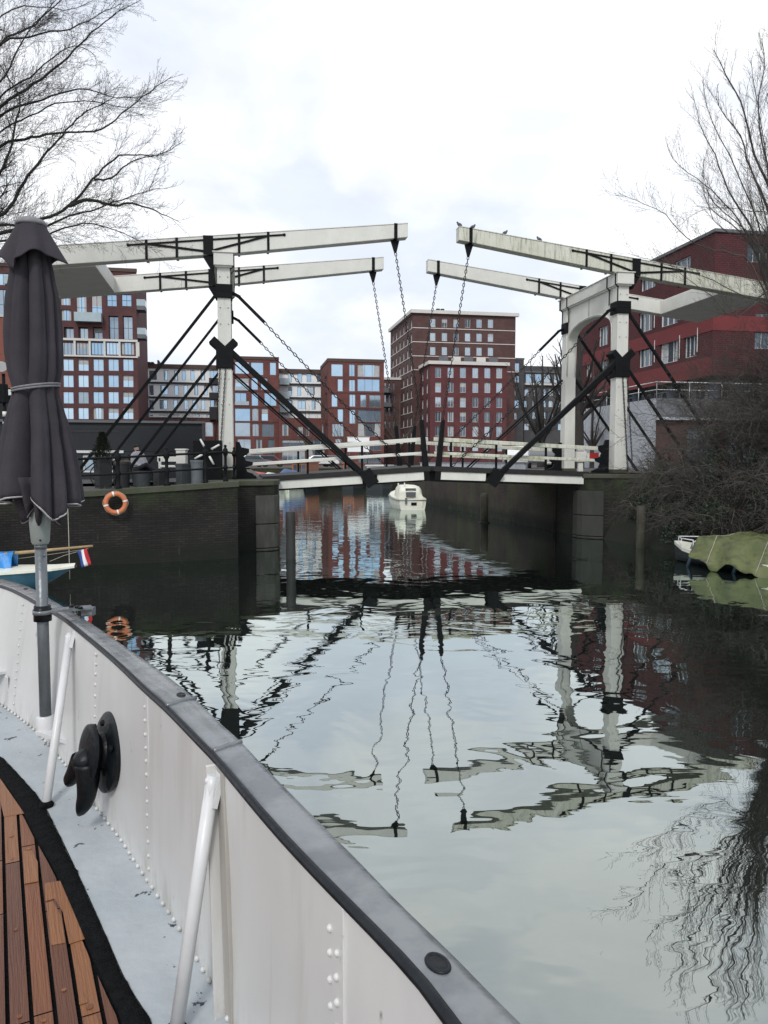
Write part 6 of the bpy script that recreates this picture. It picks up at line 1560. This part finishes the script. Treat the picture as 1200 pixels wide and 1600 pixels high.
# white motor boat under the bridge, stern towards us
O = at_z(645, 797, 0); T = (A + B * .05).normalized(); S_ = Vector((T.y, -T.x, 0)); k_ = O.y / 41.6
O = Vector((O.x, O.y, 0)); r = thing('motor_boat', 'small white cabin motor boat lying stern towards us under the bridge', 'boat', O)
st = [(0, .74, .62, .66, -.12), (.6, .82, .62, .74, -.2), (1.8, .90, .66, .80, -.25), (3.2, .86, .74, .70, -.25), (4.3, .58, .84, .38, -.2), (5.0, .12, .95, .04, -.1)]
mb = MB(); hull_mesh(mb, st, T, S_, O); mb.build('hull', 'boat_white', r)
mb = MB()
for (x0, b0, z0, *_), (x1, b1_, z1, *_) in zip(st, st[1:]): mb.add([O + T * x0 - S_ * b0 * .97 + Z * (z0 - .015), O + T * x0 + S_ * b0 * .97 + Z * (z0 - .015), O + T * x1 + S_ * b1_ * .97 + Z * (z1 - .015), O + T * x1 - S_ * b1_ * .97 + Z * (z1 - .015)], [(0, 1, 2, 3)])
mb.build('deck', 'boat_white', r)
mb = MB(); cab = []
for x, b_, z in ((.55, .62, 1.02), (.95, .66, 1.28), (2.2, .62, 1.34), (3.3, .48, 1.15), (3.9, .34, .82)):
    cab.append([O + T * x + S_ * s_ * b_ + Z * zq for s_, zq in ((-1.1, .60), (-.98, z - .22), (-.78, z - .04), (0, z), (.78, z - .04), (.98, z - .22), (1.1, .60))])
n = 7; vs = [p for row in cab for p in row]; mb.add(vs, [(j * n + i, j * n + i + 1, (j + 1) * n + i + 1, (j + 1) * n + i) for j in range(4) for i in range(n - 1)], 0, True); mb.add(cab[0], [tuple(range(n))]); mb.add(cab[-1], [tuple(range(n))])
cb_ = mb.build('cabin', 'boat_white', r, sharp=50)
mb = MB(); q = [O + T * x + S_ * s_ + Z * z for x, s_, z in ((.50, -.28, .68), (.50, .24, .68), (.64, .28, 1.16), (.64, -.30, 1.16))]; mb.add([v - T * .03 for v in q], [(0, 1, 2, 3)]); mb.add([v - T * .03 for v in q] + [v + T * .06 for v in q], [(0, 4, 5, 1), (1, 5, 6, 2), (2, 6, 7, 3), (3, 7, 4, 0)]); mb.build('companionway', 'frame_dark', cb_)
mb = MB(); mb.obox(O - T * .012 + S_ * .06 + Z * .33, T * .012, S_ * .15, Z * .085); mb.build('transom_hatch', 'black_gloss', r)
mb = MB(); mb.obox(O - T * .05 - S_ * .38 + Z * .5, T * .05, S_ * .05, Z * .16); mb.build('outboard_bracket', 'zinc', r)
for s_ in (-.55, -.20): mb = MB(); mb.tube([O + T * (.9 + s_ * 0) + S_ * (s_ - .1) + Z * .9, O + T * .9 + S_ * (s_ - .1) + Z * 1.5, O + T * 1.3 + S_ * (s_ - .05) + Z * 1.52, O + T * 1.7 + S_ * s_ + Z * 1.25], .03, 6); mb.build('hoop', 'boat_white', r)
mb = MB(); mb.tube([O + T * x + S_ * (b_ + .015) + Z * (z - .10) for x, b_, z, *_ in st], .025, 6); mb.tube([O + T * x - S_ * (b_ + .015) + Z * (z - .10) for x, b_, z, *_ in st], .025, 6); mb.tube([O - T * .01 + S_ * s_ * .74 + Z * .52 for s_ in (-1, 0, 1)], .025, 6); mb.build('rubbing_strake', 'zinc', r)

# blue sailing dinghy at the left quay wall
Yb = 15.6; O = at_y(118, 890, Yb); O = Vector((O.x, O.y, 0)); T = Vector((-.97, .22, 0)).normalized(); T = Vector((-.995, -.10, 0)).normalized(); S_ = Vector((-T.y, T.x, 0))
r = thing('sailing_boat', 'small blue hulled sailing boat with white deck and long spar at the left wall', 'boat', O)
zs0 = zy(888, Yb) ; st = [(0, .06, zs0 + .04, .02, .10, .75), (.35, .34, zs0 + .02, .16, .02, .5), (.9, .52, zs0, .36, -.12), (1.8, .70, zs0 - .03, .55, -.15), (3.0, .72, zs0 - .03, .60, -.15), (4.4, .55, zs0, .45, -.1)]
mb = MB(); hull_mesh(mb, st, T, S_, O); mb.build('hull', 'boat_blue', r)
mb = MB()
for (x0, b0, z0, *_), (x1, b1_, z1, *_) in zip(st, st[1:]):
    e0, e1 = b0 * 1.04 + .01, b1_ * 1.04 + .01
    mb.add([O + T * x0 - S_ * e0 + Z * (z0 + .02), O + T * x0 + Z * (z0 + .07), O + T * x0 + S_ * e0 + Z * (z0 + .02), O + T * x1 + S_ * e1 + Z * (z1 + .02), O + T * x1 + Z * (z1 + .07), O + T * x1 - S_ * e1 + Z * (z1 + .02)], [(0, 1, 4, 5), (1, 2, 3, 4)])
    mb.add([O + T * x0 - S_ * e0 + Z * (z0 - .02), O + T * x0 - S_ * e0 + Z * (z0 + .02), O + T * x1 - S_ * e1 + Z * (z1 + .02), O + T * x1 - S_ * e1 + Z * (z1 - .02)], [(0, 1, 2, 3)])
    mb.add([O + T * x0 + S_ * e0 + Z * (z0 - .02), O + T * x0 + S_ * e0 + Z * (z0 + .02), O + T * x1 + S_ * e1 + Z * (z1 + .02), O + T * x1 + S_ * e1 + Z * (z1 - .02)], [(0, 1, 2, 3)])
mb.build('deck', 'boat_white', r)
a = at_y(145, 853, Yb - .1); b_ = at_y(-60, 872, Yb - .2)
mb = MB(); mb.tube([a, a.lerp(b_, .5), b_], [.022, .034, .042], 10); sp_ = mb.build('boom', 'varnish', r)
mb = MB(); mb.tube([at_y(138, 857, Yb - .1), at_y(100, 868, Yb - .1), at_y(78, 877, Yb - .1)], .006, 5); mb.tube([at_y(135, 858, Yb - .1), at_y(80, 866, Yb - .1), at_y(20, 874, Yb - .1)], .005, 5); mb.build('rigging', 'rope', r)
mb = MB(); p0 = at_y(30, 892, Yb - .1); mb.tube([p0, at_y(12, 897, Yb - .1)], [.03, .045], 8); mb.build('tiller', 'cabin_wood', r)
# mast further left so the boat carries what the spar hangs on
mb = MB(); mm = at_y(-64, 872, Yb - .2); mb.tube([Vector((mm.x, mm.y, zs0)), Vector((mm.x, mm.y, 4.6))], .045, 10); mb.build('mast', 'varnish', r)
t_ = thing('boat_cover', 'bright blue tarpaulin hung over the spar of the sailing boat', 'tarpaulin', at_y(10, 866, Yb - .15))
mb = MB(); vs = []; nx, nz = 22, 12
for side in (-1, 1):
    for j in range(nz + 1):
        for i in range(nx + 1):
            px = 24 - 90 * i / nx + (-3 * j / nz); top = at_y(px, 865 + (24 - px) * .05 - 1.5, Yb - .15)
            bulge = .05 + .16 * j / nz + .025 * math.sin(i * 1.3 + j * .6) + .02 * math.sin(i * 2.9 + 1)
            vs.append(top + Vector((0, side * bulge, -.43 * j / nz + .018 * math.sin(i * .9) * j / nz)) + Z * .03)
o_ = (nx + 1) * (nz + 1); fs = []
for sdi in (0, 1):
    for j in range(nz):
        for i in range(nx): q = sdi * o_ + j * (nx + 1) + i; fs.append((q, q + 1, q + nx + 2, q + nx + 1))
for i in range(nx): fs.append((i, i + 1, o_ + i + 1, o_ + i))
mb.add(vs, fs, 0, True); mb.build('sheet', 'tarp_blue', t_)
fl = thing('flag', 'small red white and blue flag hanging from the end of the spar', 'flag', at_y(131, 858, Yb - .12))
for k, mt in enumerate(('flag_blue', 'flag_white', 'flag_red')):
    mb = MB(); vs = []
    for j in range(9):
        for i in range(4):
            u = (k + i / 3) / 3; tp = at_y(120.5 + 15.5 * u, 861 - 5 * u + .5, Yb - .12); bt = at_y(128 + 14 * u, 886.5 - 4.5 * u, Yb - .12)
            p_ = tp.lerp(bt, j / 8); vs.append(p_ + Vector((0, .025 * math.sin(5 * u + j * .5), 0)))
    mb.add(vs, [(j * 4 + i, j * 4 + i + 1, j * 4 + i + 5, j * 4 + i + 4) for j in range(8) for i in range(3)], 0, True); o = mb.build('stripe', mt, fl); o.modifiers.new('solid', 'SOLIDIFY').thickness = .004
rp_ = thing('mooring_rope', 'thin pale rope hanging straight down the quay wall to the sailing boat', 'rope', at_y(107, 890, 16.2))
mb = MB(); mb.tube([at_y(106, 795, 17.2), at_y(107.5, 840, 16.8), at_y(108.5, 888, 16.0), at_y(109, 905, 15.9)], .009, 5); mb.build('strand', 'rope', rp_)

# boat under the green tarpaulin on the right
Yg = 20.3; O = at_y(1057, 850, Yg); O = Vector((O.x, O.y, 0)); T = Vector((.56, -.83, 0)).normalized(); S_ = Vector((-T.y, T.x, 0))
r = thing('moored_boat', 'neglected white boat with blue fenders lying under the ivy bushes at right', 'boat', O)
zsh = .30; st = [(0, .08, zsh + .22, .02, .1), (.5, .48, zsh + .12, .22, 0), (1.2, .75, zsh + .03, .48, -.1), (2.4, .95, zsh - .02, .75, -.15), (4.2, .98, zsh - .02, .82, -.15), (5.6, .85, zsh, .7, -.1)]
mb = MB(); hull_mesh(mb, st, T, S_, O); mb.build('hull', 'dark_siding', r)
mb = MB()
for (x0, b0, z0, *_), (x1, b1_, z1, *_) in zip(st, st[1:]):
    for s_ in (-1, 1): mb.add([O + T * x0 + S_ * s_ * b0 + Z * (z0 - .09), O + T * x0 + S_ * s_ * (b0 + .025) + Z * (z0 + .0), O + T * x1 + S_ * s_ * (b1_ + .025) + Z * (z1 + .0), O + T * x1 + S_ * s_ * b1_ + Z * (z1 - .09)], [(0, 1, 2, 3)])
    mb.add([O + T * x0 - S_ * (b0 + .02) + Z * (z0 + .0), O + T * x0 + S_ * (b0 + .02) + Z * (z0 + .0), O + T * x1 + S_ * (b1_ + .02) + Z * z1, O + T * x1 - S_ * (b1_ + .02) + Z * z1], [(0, 1, 2, 3)])
mb.build('deck', 'boat_white', r)
mb = MB(); cab = []
for x, b_, z in ((.50, .24, zsh + .20), (.78, .40, zsh + .38), (1.3, .56, zsh + .44), (3.2, .66, zsh + .42)):
    cab.append([O + T * x + S_ * s_ * b_ + Z * zq for s_, zq in ((-1.1, zsh), (-.95, z - .08), (0, z), (.95, z - .08), (1.1, zsh))])
n = 5; vs = [p for row in cab for p in row]; mb.add(vs, [(j * n + i, j * n + i + 1, (j + 1) * n + i + 1, (j + 1) * n + i) for j in range(3) for i in range(n - 1)], 0, False); mb.add(cab[0], [tuple(range(n))]); mb.build('cabin', 'boat_white', r, bevel=.03)
mb = MB(); sgn = -1 if S_.y > 0 else 1
q = [(.62, zsh + .05), (.95, zsh + .04), (.98, zsh + .27), (.78, zsh + .27)]
mb.add([O + T * x + S_ * sgn * (.36 + (x - .62) * .56) + Z * z for x, z in q], [(0, 1, 2, 3)]); w0 = mb.build('window', 'glass_dark', r); w0.modifiers.new('solid', 'SOLIDIFY').thickness = .03
mb = MB(); rz = zsh + .40; mb.tube([O + T * .05 + Z * (zsh + .34), O + T * .45 + S_ * sgn * .44 + Z * (zsh + .34), O + T * .9 + S_ * sgn * .6 + Z * (zsh + .34)], .014, 6); mb.tube([O + T * .05 + Z * (zsh + .34), O + T * .45 - S_ * sgn * .44 + Z * (zsh + .34), O + T * 1.5 - S_ * sgn * .7 + Z * (zsh + .45)], .014, 6)
for x, s_, zb_ in ((.06, 0, .2), (.45, .44, .1), (.9, .6, .05), (.45, -.44, .1)): mb.tube([O + T * x + S_ * sgn * s_ + Z * (zsh + zb_), O + T * x + S_ * sgn * s_ + Z * (zsh + .34)], .012, 6)
mb.build('pulpit', 'white_metal', r)
for x, dz in ((.98, 0), (2.3, -.02)): mb = MB(); c = O + T * x + S_ * sgn * (.76 + (x - 1) * .12); mb.tube([c + Z * (zsh + .02), c + S_ * sgn * .03 + Z * (zsh - .06), c + S_ * sgn * .08 - T * .08 - Z * .06], [.025, .045, .04], 10); mb.build('fender', 'fender_blue', r)
t_ = thing('boat_cover', 'crumpled olive green tarpaulin over the neglected boat at the right edge', 'tarpaulin', O + T * 2.6 + Z * zsh)
mb = MB(); nx, ny = 60, 44; vs = []
for i in range(nx + 1):
    u = i / nx; x = 1.02 + 4.6 * u; ridge = zsh + .43 + .09 * min(1, u * 6) * (1 - .25 * u) + .03 * math.sin(u * 9)
    for j in range(ny + 1):
        v = (j / ny - .5) * 2; half = 1.22; drop = (.66 + .10 * math.sin(u * 17) + .08 * math.sin(u * 41 + 1)) * min(1, .45 + u * 3)
        av = abs(v); z = ridge - .10 * av ** 2 - max(0, av - .55) / .45 * drop
        p_ = O + T * (x + .25 * max(0, av - .4) * (1 - u) ** 3) + S_ * (half * (av if av < .62 else .62 + (av - .62) * .95) * (1 if v > 0 else -1)) + Z * z
        nn = mnoise.noise(p_ * 2.6) * .09 + mnoise.noise(p_ * 6.5) * .045 + .02 * mnoise.noise(p_ * 15) - .15 * abs(mnoise.noise(Vector((p_.x * 2.5 + p_.z * 3, p_.z * 1.5, 0))))
        vs.append(p_ + Vector((0, -.4, .8)) * nn)
mb.add(vs, [(i * (ny + 1) + j, i * (ny + 1) + j + 1, (i + 1) * (ny + 1) + j + 1, (i + 1) * (ny + 1) + j) for i in range(nx) for j in range(ny)], 0, True)
for x_ in (1.6, 2.9, 4.2):
    rm = MB(); ln = []
    i_ = min(nx, max(0, int((x_ - 1.02) / 4.6 * nx)))
    for j in range(0, ny + 1, 2): q_ = Vector(vs[i_ * (ny + 1) + j]); ln.append(q_ + Vector((0, -.01, .02)))
    rm.tube(ln, .009, 5); rm.build('lashing', 'rope', t_)
o = mb.build('sheet', 'tarp_green', t_); o.modifiers.new('solid', 'SOLIDIFY').thickness = .008

# far moored boats and parked cars seen under the left handrail
def far_boat(label, px, Y, wpx, ztop, hullmat, topmat, kind):
    O = corner(px, Y); W_ = wpx * Y / 2400; r = thing('moored_boat', label, 'boat', O, 'boats along the far quay'); T = (A * .9 + B * .43).normalized(); S_ = Vector((T.y, -T.x, 0))
    st = [(0, W_ * .85, .9, W_ * .8, -.1), (2, W_, .9, W_ * .9, -.2), (4, W_ * .8, 1.0, W_ * .6, -.2), (5.2, W_ * .1, 1.15, .02, -.1)]
    mb = MB(); hull_mesh(mb, st, T, S_, O); mb.build('hull', hullmat, r)
    mb = MB()
    if kind == 'tarp':
        rows = [[O + T * x + S_ * s_ * W_ * 1.05 + Z * (.85 + (ztop - .85) * (1 - s_ * s_) * e_ + .03 * math.sin(x * 5 + s_ * 4)) for s_ in (-1, -.6, -.2, .2, .6, 1)] for x, e_ in ((-.1, .7), (.8, 1), (2, .9), (3.4, .8), (4.6, .35))]
        n = 6; mb.add([p for q in rows for p in q], [(j * n + i, j * n + i + 1, (j + 1) * n + i + 1, (j + 1) * n + i) for j in range(4) for i in range(n - 1)], 0, True); mb.add(rows[0], [tuple(range(n))]); mb.build('cover', topmat, r)
    else:
        zr_ = ztop - .10; mb.obox(O + T * 2 + Z * (.9 + zr_) / 2, T * 1.7, S_ * W_ * .85, Z * (zr_ - .9) / 2); cb_ = mb.build('cabin', topmat, r, bevel=.04)
        mb = MB(); mb.obox(O + T * 2 + Z * (zr_ + .045), T * 1.85, S_ * W_ * .95, Z * .05); mb.build('cabin_roof', 'frame_white' if kind == 'white' else topmat, r)
        for s_ in (-.5, 0, .5): mb = MB(); mb.obox(O + T * .29 + S_ * s_ * W_ * .95 + Z * (zr_ * .62 + .9 * .38), T * .015, S_ * W_ * .19, Z * (zr_ - .9) * .26); mb.build('window', 'glass_dark', cb_)
    return r
far_boat('far red boat at the left end of the deck fascia', 387, 66, 22, 1.9, 'red_paint', 'red_paint', 'tarp')
far_boat('far white open boat right of the red boat', 414, 67, 22, 1.75, 'boat_white', 'frame_white', 'tarp')
far_boat('far boat under a blue cover', 441, 70, 27, 2.05, 'boat_white', 'tarp_navy', 'tarp')
far_boat('far boat with a two windowed orange wooden cabin', 466, 75, 30, 2.65, 'dark_siding', 'cabin_wood', 'cabin')
far_boat('far boat with a small wooden cabin half behind the diagonal strut', 543, 75, 22, 2.55, 'dark_siding', 'cabin_wood', 'cabin')
far_boat('far houseboat with white framed cabin right of the diagonal strut', 585, 72, 33, 2.35, 'dark_siding', 'frame_white', 'white')
def car(label, px, Y, rz, mat, z=ZF, group='cars parked along the far quay'):
    O = corner(px, Y); r = thing('parked_car', label, 'car', (O.x, O.y, z), group); d = Vector((math.cos(rz), math.sin(rz), 0)); n_ = Vector((-d.y, d.x, 0)); O = O + Z * z
    mb = MB(); mb.prism([(-2.1, .35), (2.1, .35), (2.12, .62), (2.0, .80), (1.1, .92), (.45, 1.42), (-1.2, 1.45), (-1.95, .98), (-2.12, .85)], O - n_ * .82, d, Z, n_ * 1.64); bd = mb.build('body', mat, r, bevel=.08)
    for s_ in (-1, 1):
        mb = MB(); mb.prism([(.95, .93), (.40, 1.34), (-1.1, 1.37), (-1.7, .98)], O + n_ * s_ * .825, d, Z, n_ * s_ * .008); mb.build('side_glass', 'glass_dark', r)
        for x in (-1.3, 1.3): mb = MB(); mb.lathe([(.30, -.1), (.32, -.06), (.32, .06), (.28, .1)], O + d * x + n_ * s_ * .76 + Z * .32, 16, n_); mb.build('wheel', 'tyre', r)
    mb = MB(); mb.prism([(1.09, .935), (.50, 1.39), (.49, 1.40), (1.10, .945)], O - n_ * .7, d, Z, n_ * 1.4); mb.build('windscreen', 'glass_dark', r)
    return r
car('dark red car parked on the far quay behind the white open boat', 421, 97, .25, 'car_dark'); car('grey car parked on the far quay left of the dark red one', 398, 96, .25, 'car_grey')
car('white car parked on the far quay right of the orange cabin boat', 503, 98, .22, 'car_white'); car('grey car parked on the far quay near the diagonal strut', 525, 99, .22, 'car_grey')
car('white car parked behind the right handrails beside the canal wall', 806, 52, 1.5, 'car_white', ZR, 'cars on the right bank'); car('grey car parked behind the right handrails near the white portal', 846, 50, 1.4, 'car_grey', ZR, 'cars on the right bank')
# pale board on the far quay
p = at_y(560, 695, 84); r = thing('notice_board', 'blank pale double notice board on the far quay above the left handrail', 'notice board', (p.x, p.y, ZF))
for y0, y1 in ((684, 690.5), (696.5, 706)):
    z0, z1 = zy(y1, 84), zy(y0, 84); c = at_y(560, (y0 + y1) / 2, 84); mb = MB(); mb.obox(c, B * 1.2, A * .04, Z * (z1 - z0) / 2); pn = mb.build('panel', 'pale_panel', r)
    mb = MB(); mb.obox(c + Z * ((z1 - z0) / 2 + .05), B * 1.25, A * .05, Z * .05); mb.build('panel_edge', 'white_stone', pn)
for s_ in (-1, 1): mb = MB(); mb.lathe([(.05, 0), (.05, zy(686, 84) - ZF)], Vector((p.x, p.y, ZF)) + B * s_ + A * .08, 8); mb.build('leg', 'zinc', r)

# right barrier with red and white arm
p = corner(907, 31.5); p.z = ZR; r = thing('barrier_machine', 'white barrier pedestal with red and white arm beside the right portal', 'barrier', p)
mb = MB(); mb.box(p + Z * .22, (.20, .20, .44)); mb.box(p + Z * .62, (.42, .34, .42)); mb.box(p + Z * .93, (.30, .28, .14)); mb.box(p + Z * 1.02, (.60, .32, .05)); mb.build('pedestal', 'white_plastic', r, bevel=.015)
arm = MB(); arm.bar(p + Vector((.2, -.25, .62)), p + Vector((1.15, -.19, .62)), .06, .30); am_ = arm.build('arm', 'white_plastic', r)
for k in range(1): mb = MB(); mb.bar(p + Vector((.30 + .75 * k, -.245 + .047 * k, .62)), p + Vector((.68 + .75 * k, -.222 + .047 * k, .62)), .07, .31); mb.build('red_field', 'red_paint', am_)
# bollards by the right portal
for k, (px, lab) in enumerate(((858, 'short white topped bollard left of the far portal post'), (873, 'short white topped bollard nearest the far portal post'))):
    q = corner(px, 34); q.z = ZR; r = thing('bollard', lab, 'bollard', q, 'bollards at the right bridge end'); mb = MB(); mb.lathe([(.10, 0), (.10, .45), (.08, .5)], q, 12); mb.build('shaft', 'iron', r); mb = MB(); mb.lathe([(.105, .30), (.105, .44)], q, 12); mb.build('band', 'white_plastic', r)

# pigeons on the right near beam
def pigeon(label, t, face):
    a = .04; z = 9.345 + .117 * t + .27 + .03; p = OR - B * t + A * a + Z * z; K = .78; d = B * face
    r = thing('pigeon', label, 'pigeon', p, 'pigeons on the right beam')
    mb = MB(); rot = Matrix.Rotation(math.atan2(d.y, d.x), 3, 'Z') @ Matrix.Rotation(-.55, 3, 'Y')
    mb.ell(p + Z * .14, (.125, .07, .075), 14, 9, rot=rot); mb.ell(p + d * .10 + Z * .235, (.04, .036, .042), 10, 7); capsule(mb, p + d * .07 + Z * .18, p + d * .10 + Z * .23, .05, .034)
    mb.obox(p - d * .15 + Z * .055, d * .085 + Z * .035 * -1 * -1, Vector((-d.y, d.x, 0)) * .032, Z * .010)
    capsule(mb, p + d * .135 + Z * .235, p + d * .158 + Z * .228, .010, .005, 6)
    for s_ in (-1, 1): capsule(mb, p + d * .02 + Vector((-d.y, d.x, 0)) * .025 * s_ + Z * .0, p + d * .0 + Vector((-d.y, d.x, 0)) * .025 * s_ + Z * .09, .009, .012, 6)
    mb.v = [tuple(p + (Vector(v) - p) * K) for v in mb.v]
    remesh(mb.build('body', 'pigeon', r), .009); return r
pigeon('pigeon perched on the very tip of the mossy right beam', 5.78, -1)
pigeon('pigeon crouching beside the iron strap of the mossy right beam', 5.34, 1)
pigeon('pigeon facing right on the beam, third from its tip', 4.22, 1)
pigeon('pigeon standing alone on the beam, farthest from its tip', 2.98, -1)
